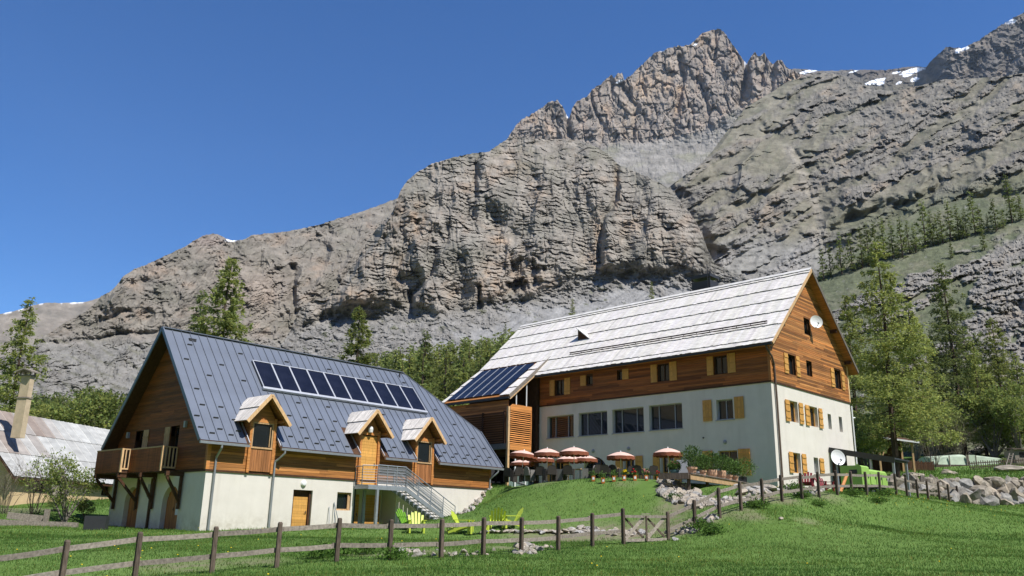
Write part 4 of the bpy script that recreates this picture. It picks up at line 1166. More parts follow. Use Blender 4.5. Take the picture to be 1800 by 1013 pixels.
# windows and shutters
for i, h in enumerate(fac_low[:4]):
    window(lodge, fF, *h[:4], .26, GREY_PLASTIC, mull=0, fw=.05)
    for c in (.26, .74):
        mb = MB(); fbox(mb, fF, h[0] + (h[1] - h[0]) * c - .025, h[0] + (h[1] - h[0]) * c + .025, h[2] + .05, h[3] - .05, .20, .268); obj('mullion', mb, GREY_PLASTIC, lodge)
    mb = MB(); fbox(mb, fF, h[0] - .05, h[1] + .05, h[2] - .05, h[2] - .002, -.06, .2); obj('sill', mb, GREY_PLASTIC, lodge)
window(lodge, fF, *fac_low[4], .26, GREY_PLASTIC, mull=1)
mb = MB(); fbox(mb, fF, 2.45, 3.7, 4.14, 4.198, -.06, .2); obj('sill', mb, GREY_PLASTIC, lodge)
window(lodge, fF, *fac_low[5], .24, WOOD_PALE, mull=1)
for h in fac_low[6:9]: window(lodge, fF, *h, .26, WOOD_GOLD, mull=1, bars=1, name='glazed_door')
window(lodge, fF, 11.92, 13.98, .2, 2.39, .30, WOOD_DARK, mull=2, bars=1, name='glazed_door')
for p, q, r, s in ((3.92, 4.54, 4.17, 5.45), (1.78, 2.40, 4.19, 5.47), (16.5, 16.95, 6.85, 7.96), (15.05, 15.58, 6.82, 7.98), (13.63, 14.12, 7.28, 7.99), (10.02, 10.53, 7.36, 8.05),
                   (7.79, 8.26, 6.92, 8.08), (6.29, 6.83, 6.9, 8.1), (3.68, 4.12, 6.94, 8.1), (2.17, 2.70, 6.94, 8.13), (4.0, 4.71, 1.1, 2.41), (1.55, 2.32, .9, 2.42),
                   (10.62, 11.2, .25, 2.33), (9.05, 9.62, .25, 2.33), (7.77, 8.27, .25, 2.32), (6.2, 6.7, .25, 2.30), (16.66, 17.1, .25, 2.3), (15.1, 15.64, .25, 2.3)):
    shutter(lodge, fF, p, q, r, s)
for h in fac_up: window(lodge, fF, *h, .16, WOOD_DARK, mull=1 if h[1] - h[0] > .7 else 0)
for h in gab_up: window(lodge, fG, *h, .18, WOOD_DARK, mull=1 if h[1] - h[0] > .9 else 0)
for h in gab_low: window(lodge, fG, *h, .26, WOOD_GOLD if h[1] - h[0] > .8 else GREY_PLASTIC, mull=1 if h[1] - h[0] > .8 else 0)
for p, q, r, s in ((1.75, 2.25, 6.93, 8.15), (3.33, 3.78, 6.93, 8.2), (8.28, 8.78, 6.95, 8.18), (9.92, 10.36, 6.95, 8.2), (1.5, 2.03, 4.06, 5.32), (3.28, 3.80, 4.06, 5.33), (4.12, 4.64, 4.06, 5.3), (5.98, 6.48, 4.06, 5.3),
                   (1.52, 2.02, 1.1, 2.29), (3.18, 3.72, 1.14, 2.29), (5.55, 6.12, 1.3, 2.2)):
    shutter(lodge, fG, p, q, r, s)
for a, b in ((3.16, 2.87), (10.16, 2.82), (13.07, 2.80)): obj('wall_lamp', round_lamp(lodge, fF, a, b, .12), GREY_PLASTIC, lodge)
mb = MB(); mb.tube(fF(4.6, 3.2, -.05), fF(4.6, 3.2, .02), .05); obj('vent_pipe', mb, DARK_METAL, lodge)

# roof
U0, U1, UC = -.53, 25.1, 17.95
VE, VK, VB = -.58, 0.9, -3.15
ZB = 6.62; SK = (EZ + SL * VK - ZB) / (VK - VB)
def zroof(u, v):
    return EZ + SL * v if (u < UC or v > VK) else EZ + SL * VK - SK * (VK - v)
def roof_slab(mb, pts, th):
    lo = [(v, u, z - th) for u, v, z in pts]
    mb.prism([(v, u, z) for u, v, z in pts], (0, 0, -th))
mb = MB()
roof_slab(mb, [(U0, VE, zroof(0, VE)), (UC, VE, zroof(0, VE)), (UC, 5.5, RIDGE), (U0, 5.5, RIDGE)], .16)
roof_slab(mb, [(UC, VK, zroof(20, VK + .001)), (U1, VK, zroof(20, VK + .001)), (U1, 5.5, RIDGE), (UC, 5.5, RIDGE)], .16)
roof_slab(mb, [(UC, VB, ZB), (U1, VB, ZB), (U1, VK, zroof(20, VK)), (UC, VK, zroof(20, VK))], .16)
roof_slab(mb, [(U0, 5.5, RIDGE), (U1, 5.5, RIDGE), (U1, WG + .58, EZ - SL * .58), (U0, WG + .58, EZ - SL * .58)], .16)
obj('roof_deck', mb, WOOD_H, lodge)
nrm = np.array([-SL, 0, 1.0]) / math.hypot(SL, 1)                # local (v, u, z)
nrk = np.array([-SK, 0, 1.0]) / math.hypot(SK, 1)
PVU = (18.95, 24.6); PVV = (-2.95, .62)
def course(v0, v1, ua, ub, seed, kick=False):
    rg = random.Random(seed); mb = MB(); u = ua
    n_ = nrk if kick else nrm
    while u < ub - .02:
        w = rg.uniform(.15, .24); e = min(u + w, ub)
        d = rg.uniform(-.03, .02)
        lift = .066 + rg.uniform(0, .016)
        uu = (u + e) / 2
        zz = (lambda v: EZ + SL * VK - SK * (VK - v)) if kick else (lambda v: EZ + SL * v)
        p0 = np.array([v0 + d, u, zz(v0 + d)]) + n_ * lift
        p1 = np.array([v1 + .06, u, zz(v1 + .06)]) + n_ * .012
        k = 1 + rg.uniform(-.09, .08)
        if rg.random() < .04: k *= .86
        mb.obox(p0, p1 - p0, (0, e - u - .008, 0), n_ * .026, (k, k * rg.uniform(.97, 1.0), k * rg.uniform(.93, 1.0)))
        u = e
    return mb
vs_ = [VE] + [-.25 + 1.09 * k for k in range(6)] + [5.5]
for k in range(len(vs_) - 1):
    a, b = vs_[k], vs_[k + 1]
    obj('roof_board_course', course(a, min(b, 5.44), U0, UC if a < VK - .3 else U1, 20 + k), SHINGLE, lodge, kind='stuff')
vk = [VB, -2.25, -1.2, -.2, .84]
for k in range(len(vk) - 1):
    obj('roof_board_course', course(vk[k], vk[k + 1], UC, PVU[0] - .05, 40 + k, True), SHINGLE, lodge, kind='stuff')
    obj('roof_board_course', course(vk[k], vk[k + 1], PVU[1] + .05, U1, 50 + k, True), SHINGLE, lodge, kind='stuff')
mb = MB()
mb.bar((5.42, U0, RIDGE + .06), (5.42, U1, RIDGE + .06), .26, .04, 1.0, up=nrm); obj('ridge_board', mb, SHINGLE, lodge)
for (v0, z0, v1, z1, m_, h_) in ((VE, EZ + SL * VE, 5.5, RIDGE, WOOD_PALE, .17), (5.5, RIDGE, WG + .58, EZ - SL * .58, WOOD_GREY, .20)):
    mb = MB(); mb.bar((v0, U0 - .03, z0 - .03), (v1, U0 - .03, z1 - .03), .05, h_, 1.15 if m_ is WOOD_PALE else .6); obj('verge_board', mb, m_, lodge)
mb = MB(); mb.bar((VB, UC - .03, ZB - .10), (VK + .4, UC - .03, zroof(20, VK) + SL * .4 - .10), .05, .30, .8)
obj('verge_board', mb, WOOD_GREY, lodge)
mb = MB(); mb.bar((VB, UC - .06, ZB - .26), (VK + .3, UC - .06, zroof(20, VK) + SL * .3 - .26), .04, .06, 1.2)
obj('verge_strip', mb, WOOD_PALE, lodge)
for v, z in ((0.3, EZ), (2.2, 0), (5.5, 0), (8.8, 0), (10.7, EZ)):   # purlins under the overhang
    zz = EZ + SL * min(v, WG - v) - .30
    mb = MB(); mb.box(v - .08, v + .08, U0 + .05, -.04, zz - .10, zz + .10); obj('purlin', mb, WOOD_DARK, lodge)
mb = MB(); mb.box(VE - .13, VE + .0, U0, UC - .1, 8.19, 8.30); obj('gutter', mb, DARK_METAL, lodge)
mb = MB(); mb.box(VB - .13, VB + .0, UC + .0, U1, ZB - .22, ZB - .08); obj('gutter', mb, DARK_METAL, lodge)
mb = MB()
pth = [(-.62, -.12, 8.2), (-.5, -.16, 7.95), (.05, -.14, 7.62), (.34, -.10, 7.2), (.40, -.10, 5), (.42, -.10, -.6)]
for p, q in zip(pth[:-1], pth[1:]): mb.tube(p, q, .06)
obj('downpipe', mb, BROWN_METAL, lodge)
mb = MB(); mb.tube((WG + .12, -.06, 6.0), (WG + .12, -.06, 2.2), .05); mb.tube((WG + .12, -.06, 5.2), (WG + .42, -.1, 5.25), .04)
obj('downpipe', mb, WHITE_PAINT, lodge)
# snow barrier: two thin rails on brackets
mb = MB()
for dz in (.13, .27):
    mb.bar((.92, .45, EZ + SL * .92 + dz), (.92, 15.9, EZ + SL * .92 + dz), .06, .07, .5)
for u in np.arange(.6, 15.9, .95): mb.bar((.92, u, EZ + SL * .92 + .02), (.92, u, EZ + SL * .92 + .22), .03, .03, up=(0, 1, 0))
obj('snow_barrier', mb, WOOD_DARK, lodge)
# small triangular roof vent
mb = MB(); ul, ur, vf = 16.35, 15.25, 2.4; zb_ = EZ + SL * vf + .03; za = zb_ + .95
mb.quads([(vf, ul, zb_), (vf, ur, zb_), (vf, ul, za)])
mb.quads([(vf, ul, zb_), (vf, ul, za), ((za - EZ) / SL, ul, za)])
ve = obj('roof_vent', mb, WOOD_DARK, lodge)
mb = MB(); mb.prism([(vf - .12, ul + .08, za + .03), ((za - EZ) / SL, ul + .08, za + .03), (vf - .12, ur - .08, zb_ - .02)], (0, -.02, .05)); obj('vent_roof', mb, SHINGLE, ve)
# chimney
zc_ = at(1236, 497.5, 58.0)[2] - A_O[2]; zc2 = at(1236, 491.5, 58.0)[2] - A_O[2]
mb = MB(); mb.box(5.75, 6.9, 7.0, 8.5, 13.0, zc_); ch = obj('chimney', mb, DARK_METAL, lodge)
mb = MB()
for v in (5.78, 6.82):
    for u in (7.03, 8.42): mb.box(v, v + .06, u, u + .06, zc_, zc2)
mb.box(5.7, 6.95, 6.95, 8.55, zc2, zc2 + .22); obj('chimney_cap', mb, DARK_METAL, ch)
mb = MB(); mb.tube((5.7, 7.15, 13.8), (5.7, 7.15, zc2 + .9), .025, n=6); obj('mast', mb, DARK_METAL, lodge)
# photovoltaic field on the low roof: 6 x 4 panels
du_ = (PVU[1] - PVU[0]) / 6; dv_ = (PVV[1] - PVV[0]) / 4
pm = None
for i in range(6):
    for j in range(4):
        v0 = PVV[0] + j * dv_; u0 = PVU[0] + i * du_
        o = np.array([v0, u0, EZ + SL * VK - SK * (VK - v0)]) + nrk * .06
        if pm is None:
            mb = MB(); b_ = np.array([dv_, 0, SK * dv_])
            mb.obox(np.array([0, .035, 0]) + b_ * .012, b_ * .976, (0, du_ - .07, 0), nrk * .04)
            pm = mb.mesh('solar_panel', PV)
        p = link('solar_panel', pm, lodge, loc=o)
for i in range(1, 6):
    u0 = PVU[0] + i * du_
    p0 = np.array([PVV[0], u0 - .03, EZ + SL * VK - SK * (VK - PVV[0])]) + nrk * .07; p1 = np.array([PVV[1], u0 - .03, EZ + SL * VK - SK * (VK - PVV[1])]) + nrk * .07
    mb = MB(); mb.obox(p0, p1 - p0, (0, .06, 0), nrk * .05); obj('panel_rail', mb, ALU, lodge)

# the timber wing under the low roof
UW = 18.0
mb = MB(); mb.box(-.3, 0, UW + .12, 25.0, 2.9, 8.9); mb.box(-2.95, -.3, 24.9, 25.0, 2.9, 6.4); mb.box(-2.95, 0, UW + .3, 25.0, 2.72, 2.9)
obj('wing_wall', mb, WOOD_DARK, lodge)
mb = cladding(lambda a, b, d: (d - 2.95, a, b), lambda b: UW + .2, lambda b: 25.0, 5.55, 6.35, [], seed=8)
mb.box(-2.95, -2.9, UW + .2, 25.0, 2.92, 6.35, .3)
obj('cladding', mb, WOOD_H, lodge, kind='stuff')
for z in np.arange(3.45, 5.5, .16):
    mb = MB(); mb.obox((-2.97, 18.5, z), (0, 5.2, 0), (-.07, 0, -.04), (0, 0, .05), .6 * jit(.2)); obj('slat', mb, WOOD_H, lodge)
for u in (18.45, 20.6, 23.8): mb = MB(); mb.box(-3.10, -2.96, u, u + .1, 3.3, 5.6); obj('screen_post', mb, WOOD_DARK, lodge)
mb = MB(); mb.box(-3.2, -2.96, UW + .15, 24.9, 2.95, 3.32); obj('floor_beam', mb, WOOD_GREY, lodge)
for z in np.arange(3.34, 5.56, .142):
    mb = MB(); k = jit(.2); mb.obox((-2.98, UW - .02, z), (2.1, 0, 0), (0, .10, .05), (0, .01, .045), k * 1.5); obj('slat', mb, WOOD_H, lodge)
mb = MB()
mb.box(-3.0, -.82, UW - .04, UW + .06, 2.9, 3.30, 1.5); mb.prism([(-3.0, UW - .04, 5.58), (-.82, UW - .04, 5.58), (-.82, UW - .04, 6.05), (-2.75, UW - .04, 6.05), (-3.0, UW - .04, 5.85)], (0, .10, 0), 1.5)
mb.box(-.9, -.8, UW - .035, UW + .06, 3.3, 5.58, 1.3)
obj('louvre_frame', mb, WOOD_H, lodge)
mb = MB(); mb.box(-2.9, -.85, UW + .2, UW + .24, 3.2, 5.7, .25); obj('louvre_back', mb, WOOD_DARK, lodge)
mb = MB(); mb.box(-3.2, -3.02, UW - .03, UW + .14, -1.2, 5.85, 1.2); obj('wing_post', mb, WOOD_PALE, lodge)
mb = MB(); mb.box(-3.15, -3.0, 24.5, 24.65, -1.2, 3, .8); obj('wing_post', mb, WOOD_PALE, lodge)
for v in (-2.35, -1.3):
    mb = MB(); mb.tube((v, UW + .05, 6.0), (v, UW + .05, zroof(20, v) - .2), .045); obj('steel_post', mb, WHITE_PAINT, lodge)
    mb = MB(); mb.tube((v, UW + .05, -.6), (v, UW + .05, 2.9), .06); obj('steel_post', mb, WHITE_PAINT, lodge)
mb = MB(); mb.box(-.35, -.30, UW + .1, 24.9, -.3, 2.7); obj('wing_window', mb, GLASS, lodge)
mb = MB(); mb.box(-2.9, -.3, UW + .15, UW + .18, .3, 1.35, 1.0); obj('glass_rail', mb, surf('greenish_glass_rail', (.16, .22, .20), .15, .5, var=.1), lodge)
mb = MB(); mb.quads([(-.3, UW + .02, 6.1), (-.3, UW + .02, 8.7), (0, UW + .02, 8.8), (0, UW + .02, -.5), (-.3, UW + .02, -.5)]); mb.box(-.34, -.28, UW - .02, UW + .1, 0, 8.5)
obj('inner_wall', mb, WOOD_DARK, lodge)

# satellite dish on the gable
def dish(name, label, loc, rotz, r, tilt, arm_mat):
    t = thing(name, label, 'satellite dish', loc, rotz)
    mb = MB(); n = 22; vs = []; fs = []
    rr = [0, .35, .7, 1.0]
    def pt(q, k, off):                                           # faces local -y, tilted up
        a = 2 * math.pi * k / n; x = r * q * math.cos(a); z = r * 1.05 * q * math.sin(a); y = -.22 * r * q * q + off
        c, s = math.cos(tilt), math.sin(tilt)
        return (x, y * c + z * s, -y * s + z * c)
    for off in (0, .02):
        for q in rr:
            for k in range(n): vs.append(pt(q, k, off))
    L = len(rr) * n
    for i in range(len(rr) - 1):
        for k in range(n):
            q4 = (i * n + k, i * n + (k + 1) % n, (i + 1) * n + (k + 1) % n, (i + 1) * n + k)
            fs.append(q4); fs.append(tuple(j + L for j in reversed(q4)))
    for k in range(n): fs.append(((len(rr) - 1) * n + k, (len(rr) - 1) * n + (k + 1) % n, L + (len(rr) - 1) * n + (k + 1) % n, L + (len(rr) - 1) * n + k))
    mb.add(vs, fs); obj('reflector', mb, WHITE_PAINT, t)
    mb = MB(); tip = (0.05, -.75 * r, -.35 * r); mb.tube(pt(.98, n * 3 // 4, 0), tip, .018); obj('feed_arm', mb, GREY_PLASTIC, t)
    mb = MB(); mb.tube(tip, (tip[0], tip[1] + .1, tip[2] + .05), .045); obj('receiver', mb, GREY_PLASTIC, t)
    return t
dl = A_w(-.42, 5.80, 10.72)
d1 = dish('satellite_dish', 'white satellite dish beside the small window high on the wooden gable', dl, R(2), .40, R(6), GREY_PLASTIC)
mb = MB(); c_, s_ = math.cos(A_ROT - R(2)), math.sin(A_ROT - R(2))
mb.tube((0, .02, 0), (-s_ * .42, c_ * .42, -.12), .03); obj('bracket', mb, GREY_PLASTIC, d1)

# ------------------------------------------------------------------ the barn
barn = thing('barn', 'barn with blue-grey seamed metal roof, white base and brown wooden gable', 'barn', B_O, B_ROT)
gF = lambda a, b, d: (a, d, b)                                   # long front: along u, up, inwards +v
gG = lambda a, b, d: (d, a, b)                                   # gable: along v, up, inwards +u
HB, ZE0, SB, WB, LB = 2.76, 4.596, 1.135, 10.13, 19.7
RB = ZE0 + SB * WB / 2
ro = (8.94, 11.9)                                                # sheltered bay under the landing
bh = [(4.98, 6.17, .0, 2.08), (7.76, 8.70, 1.12, 2.07), (ro[0], ro[1], -.5, 2.5)]
mb = MB()
wall_quads(mb, gF, 0, LB, -1.6, HB, bh[:2], .28)
mb2 = MB()
mb = MB(); wall_quads(mb, gF, 0, LB, -1.6, HB, bh, .28)
r0, r1 = ro
mb.quads([(r0, .28, -.5), (r0, 1.3, -.5), (r0, 1.3, 2.5), (r0, .28, 2.5)]); mb.quads([(r1, .28, -.5), (r1, 1.3, -.5), (r1, 1.3, 2.5), (r1, .28, 2.5)])
mb.quads([(r0, .28, 2.5), (r1, .28, 2.5), (r1, 1.3, 2.5), (r0, 1.3, 2.5)])
mb.quads([(r0, 1.3, -.5), (r1, 1.3, -.5), (r1, 1.3, 2.5), (r0, 1.3, 2.5)])
# gable base with two arched doorways
gb = [(2.3, 4.05, -.4, 2.10), (6.7, 8.35, -.4, 2.10)]
wall_quads(mb, gG, 0, WB, -1.6, HB, gb, .35)
for h in gb:
    c = (h[0] + h[1]) / 2; r = (h[1] - h[0]) / 2; zs = 2.10 - r * 1.05
    for sgn in (-1, 1):
        pts = [gG(c + sgn * r, 2.10, 0)] + [gG(c + sgn * r * math.cos(t), zs + r * 1.05 * math.sin(t), 0) for t in np.linspace(0, math.pi / 2, 9)]
        for i in range(1, len(pts) - 1): mb.quads([pts[0], pts[i], pts[i + 1]])
    for t0, t1 in zip(np.linspace(0, math.pi, 17)[:-1], np.linspace(0, math.pi, 17)[1:]):
        q = lambda t, d: gG(c + r * math.cos(t), zs + r * 1.05 * math.sin(t), d)
        mb.quads([q(t0, 0), q(t1, 0), q(t1, .35), q(t0, .35)])
mb.quads([(0, WB, -1.6), (LB, WB, -1.6), (LB, WB, HB), (0, WB, HB)]); mb.quads([(LB, 0, -1.6), (LB, WB, -1.6), (LB, WB, HB), (LB, 0, HB)])
obj('wall', mb, WHITE_RENDER, barn)
mb = MB()
up_h = [(3.12, 4.02, 2.95, 5.1), (7.1, 8.05, 2.95, 5.06)]
wall_quads(mb, lambda a, b, d: gG(a, b, d + .004), 0, WB, HB, ZE0, [(h[0], h[1], h[2], ZE0) for h in up_h], .3)
ztB = lambda v: ZE0 + SB * min(v, WB - v)
segs = [(0, 3.12), (4.02, 7.1), (8.05, WB)]
for v0, v1 in segs:
    pts = [(v0, ZE0), (v1, ZE0), (v1, ztB(v1))] + ([(WB / 2, RB)] if v0 < WB / 2 < v1 else []) + [(v0, ztB(v0))]
    mb.quads([gG(p, q, .004) for p, q in pts])
for h in up_h:
    mb.quads([gG(p, q, .004) for p, q in ((h[0], h[3]), (h[1], h[3]), (h[1], ztB(h[1])), (h[0], ztB(h[0])))])
mb.quads([(0, .004, HB), (LB, .004, HB), (LB, .004, ZE0), (0, .004, ZE0)])
mb.quads([gG(p, q, LB) for p, q in ((0, HB), (WB, HB), (WB, ZE0), (WB - 1.8, 6.6), (1.8, 6.6), (0, ZE0))]); mb.quads([(0, WB, HB), (LB, WB, HB), (LB, WB, ZE0), (0, WB, ZE0)])
obj('upper_wall', mb, WOOD_DARK, barn)
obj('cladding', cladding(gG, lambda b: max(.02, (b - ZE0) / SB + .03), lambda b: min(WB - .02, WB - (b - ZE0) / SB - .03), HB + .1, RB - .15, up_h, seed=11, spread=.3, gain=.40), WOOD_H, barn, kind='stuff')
DORM = ((2.05, 3.55), (8.95, 10.38), (13.1, 14.58))
dh = [(a, b, 2.0, 6) for a, b in DORM]
obj('cladding', cladding(gF, lambda b: .02, lambda b: LB - .02, HB + .06, ZE0 - .15, dh, seed=12, spread=.3, pitch=.15), WOOD_H, barn, kind='stuff')
mb = MB(); mb.box(-.06, LB + .03, -.05, 0, HB - .04, HB + .06); mb.box(-.05, 0, 0, WB + .03, HB - .04, HB + .06); obj('storey_trim', mb, WOOD_DARK, barn)
mb = MB(); mb.box(-.06, .12, -.055, -.0, HB + .06, ZE0 - .3, 1.5); mb.box(-.06, 0, 0, .14, HB + .06, ZE0 - .1, 1.0); obj('corner_board', mb, WOOD_H, barn)
mb = MB(); mb.box(LB - .12, LB + .05, -.055, 0, HB + .06, ZE0 - .3, 1.4); obj('corner_board', mb, WOOD_H, barn)

def plank_door(parent, f, a0, a1, b0, b1, d, mat, n=6, horizontal=False, name='door', arch=None):
    mb = MB()
    if horizontal:
        k = int((b1 - b0) / .14)
        for i in range(k): fbox(mb, f, a0, a1, b0 + i * (b1 - b0) / k + .003, b0 + (i + 1) * (b1 - b0) / k - .003, d, d + .05, jit(.15))
    else:
        w = (a1 - a0) / n
        for i in range(n):
            top = b1
            if arch:
                c, r, zs = arch; x = a0 + (i + .5) * w - c
                top = zs + 1.05 * math.sqrt(max(r * r - x * x, 0.0)) + .02
            fbox(mb, f, a0 + i * w + .003, a0 + (i + 1) * w - .003, b0, top, d, d + .05, jit(.15))
    o = obj(name, mb, mat, parent)
    return o
def handle(o, f, a, b, d):
    mb = MB(); fbox(mb, f, a - .015, a + .015, b - .09, b + .09, d - .02, d); fbox(mb, f, a - .10, a + .01, b - .012, b + .012, d - .06, d - .035); obj('handle', mb, DARK_METAL, o)
for h in gb:
    c = (h[0] + h[1]) / 2; r = (h[1] - h[0]) / 2
    o = plank_door(barn, gG, h[0], h[1], -.3, 2.1, .25, WOOD_V, n=12, name='arched_door', arch=(c, r, 2.10 - r * 1.05))
    handle(o, gG, c + .1, .95, .25)
mb = MB(); fbox(mb, gG, 2.46, 3.0, .68, 1.24, .215, .235); obj('notice', mb, PAPER, barn)
mb = MB(); fbox(mb, gG, 5.0, 5.75, 1.55, 2.2, -.05, -.005); obj('wall_panel', mb, GREY_PLASTIC, barn)
o = plank_door(barn, gF, 5.12, 6.02, .0, 1.74, .20, WOOD_GOLD, horizontal=True, name='door'); handle(o, gF, 5.95, .95, .20)
mb = MB(); fbox(mb, gF, 5.0, 5.10, 0, 2.07, .12, .26); fbox(mb, gF, 6.04, 6.15, 0, 2.07, .12, .26); fbox(mb, gF, 5.10, 6.04, 1.76, 2.07, .2, .26); obj('door_frame', mb, WOOD_DARK, barn)
window(barn, gF, 7.76, 8.70, 1.12, 2.07, .16, WOOD_PALE, mull=0, fw=.08)
mb = MB(); fbox(mb, gF, 8.52, 8.6, 1.2, 2.0, .08, .12); obj('open_sash', mb, WOOD_PALE, barn)
lm = obj('wall_lamp', round_lamp(barn, gF, 5.54, 2.41, .17), WHITE_PAINT, barn)
for a0, a1 in ((9.1, 10.2), (10.62, 11.75)):
    o = plank_door(barn, gF, a0, a1, -.1, 2.05, 1.22, WOOD_GOLD, horizontal=True, name='door'); handle(o, gF, a1 - .12, .95, 1.22)
mb = MB(); fbox(mb, gF, 8.9, 8.98, -.3, 2.76, -.03, .02); obj('bay_edge', mb, DARK_METAL, barn)
mb = MB()
for a, z0, z1 in ((7.05, .0, 1.1), (7.45, .0, 1.45), (7.5, .2, 1.5)): mb.tube((a, -.25, z0), (a + .1, -.12, z1), .02, n=6)
rk = thing('leaning_rails', 'thin grey metal rails leaning by the small barn window', 'metal rails', B_w(7.2, -.25, .18), B_ROT)
mb = MB(); mb.tube((0, 0, 0), (.05, .2, 1.1), .02, n=6); obj('rail', mb, GALV, rk)
mb = MB(); mb.tube((.35, 0, 0), (.35, .2, 1.35), .02, n=6); mb.tube((.35, .2, 1.35), (.75, .05, 0), .02, n=6); obj('rail', mb, GALV, rk)

# upstairs doors and shutters behind the balcony
for h, sh in ((up_h[0], (4.05, 4.62)), (up_h[1], (6.45, 7.06))):
    window(barn, gG, *h, .25, WOOD_DARK, mull=1, bars=1, name='glazed_door')
    shutter(barn, gG, sh[0], sh[1], 2.95, 5.08, WOOD_PALE)
for v, z in ((8.88, 4.91), (2.43, 5.1)):
    mb = MB(); fbox(mb, gG, v - .09, v + .09, z - .16, z + .16, -.16, -.035); obj('wall_lantern', mb, GREY_PLASTIC, barn)

# balcony: two stepped runs on braced beams
BAL = ((3.05, 6.62, -.80), (6.62, 9.75, -1.24))
bal = MB()
for v0, v1, uf in BAL:
    bal.box(uf, -.035, v0, v1, 2.74, 2.86)
balcony = obj('balcony', bal, WOOD_DARK, barn)
for v0, v1, uf in BAL:
    mb = MB(); mb.box(uf - .03, uf + .06, v0 - .03, v1, 3.94, 4.01); mb.box(uf - .02, -.04, v0 - .035, v0 + .05, 3.94, 4.00, 1.1); obj('handrail', mb, WOOD_PALE, balcony)
    n = int((v1 - v0) / .115); w = (v1 - v0) / n
    mb = MB()
    for i in range(n): mb.box(uf - .012, uf + .012, v0 + i * w + .006, v0 + (i + 1) * w - .006, 2.80 - random.uniform(0, .05), 3.94, np.array([.58, .40, .28]) * jit(.2))
    obj('balcony_boards', mb, WOOD_H, balcony, kind='stuff')
    mb = MB(); mb.box(uf - .03, uf + .07, v0 - .05, v0 + .07, 2.78, 4.0, 1.3); obj('post', mb, WOOD_PALE, balcony)
    nb = int(abs(uf) / .19)
    for i in range(1, nb + 1):
        u = uf + abs(uf) * i / (nb + .3)
        if v0 > 5 and u > -.84: continue
        mb = MB(); mb.box(u - .03, u + .03, v0 - .03, v0 + .02, 3.0, 3.94, 1.3); obj('baluster', mb, WOOD_PALE, balcony)
    mb = MB(); mb.box(uf, -.05 if v0 < 5 else -.82, v0 - .035, v0 + .035, 2.92, 3.0, 1.3); obj('bottom_rail', mb, WOOD_PALE, balcony)
for v, uf in ((2.15, -.95), (5.0, -.95), (6.75, -1.3), (9.5, -1.3)):
    mb = MB(); mb.box(uf, -.04, v - .09, v + .09, 2.52, 2.74); obj('beam', mb, WOOD_DARK, barn)
    mb = MB(); mb.box(-.16, -.055, v - .08, v + .08, .95, 2.52); obj('brace_post', mb, WOOD_DARK, barn)
    mb = MB(); mb.bar((uf + .1, v, 2.5), (-.12, v, 1.35), .12, .13); obj('brace', mb, WOOD_DARK, barn)
mb = MB(); mb.box(-.10, -.03, 5.2, 5.36, -.3, 2.5); obj('brown_post', mb, WOOD_DARK, barn)

# metal roof in standing-seam strips
UB0, UB1, UBR = -.73, 20.46, 16.16
VEB = -.40; VKB = (6.57 - ZE0) / SB
nB = np.array([0, -SB, 1.0]) / math.hypot(SB, 1)
def zB(v): return ZE0 + SB * v
def strip_top(u): return WB / 2 if u <= UBR else WB / 2 - (u - UBR) / (UB1 - UBR) * (WB / 2 - VKB)
def dorm_bottom(u):
    for a, b in DORM:
        if a - .14 < u < b + .16: return .95
    return VEB
mb = MB()
# deck under the sheets (front, split round the dormers), back slope, half hip
cuts = [UB0] + [x for a, b in DORM for x in (a - .12, b + .14)] + [UBR, UB1]
cuts = sorted(cuts)
for a, b in zip(cuts[:-1], cuts[1:]):
    v0 = dorm_bottom((a + b) / 2)
    mb.prism([(a, v0, zB(v0)), (b, v0, zB(v0)), (b, strip_top(b), zB(strip_top(b))), (a, strip_top(a), zB(strip_top(a)))], (0, 0, -.14))
mb.prism([(UB0, WB / 2, RB), (UBR, WB / 2, RB), (UB1, WB - VKB, zB(VKB)), (UB1, WB - VEB, zB(VEB)), (UB0, WB - VEB, zB(VEB))], (0, 0, -.14))
mb.prism([(UBR, WB / 2, RB), (UB1, VKB, zB(VKB)), (UB1, WB - VKB, zB(VKB))], (0, 0, -.14))
obj('roof_deck', mb, WOOD_DARK, barn)
SW = .505; nst = int(round((UB1 - UB0) / SW)); SW = (UB1 - UB0) / nst
shared = {}
rgp = random.Random(5)
for i in range(nst):
    u0 = UB0 + i * SW; u1 = u0 + SW
    v0 = max(dorm_bottom(u0 + .02), dorm_bottom(u1 - .02), dorm_bottom((u0 + u1) / 2))
    t0, t1 = strip_top(u0), strip_top(u1)
    key = (round(v0, 3), round(t0, 3), round(t1, 3))
    if key not in shared:
        mb = MB()
        P = lambda u, v, h: (u, v - nB[1] * 0 + nB[1] * h, zB(v) + nB[2] * h)
        mb.quads([P(0, v0, .012), P(SW, v0, .012), P(SW, t1, .012), P(0, t0, .012)])
        mb.quads([P(0, v0, .012), P(SW, v0, .012), P(SW, v0, -.10), P(0, v0, -.10)])
        mb.add([P(-.018, v0 + .02, .0), P(.018, v0 + .02, .0), P(.018, t0, .0), P(-.018, t0, .0), P(-.012, v0 + .02, .055), P(.012, v0 + .02, .055), P(.012, t0, .055), P(-.012, t0, .055)],
               [(4, 5, 6, 7), (0, 1, 5, 4), (1, 2, 6, 5), (3, 0, 4, 7)], .9)
        shared[key] = mb.mesh('roof_panel', SEAM)
    o = link('roof_panel', shared[key], barn, loc=(u0, 0, rgp.uniform(0, .006)))
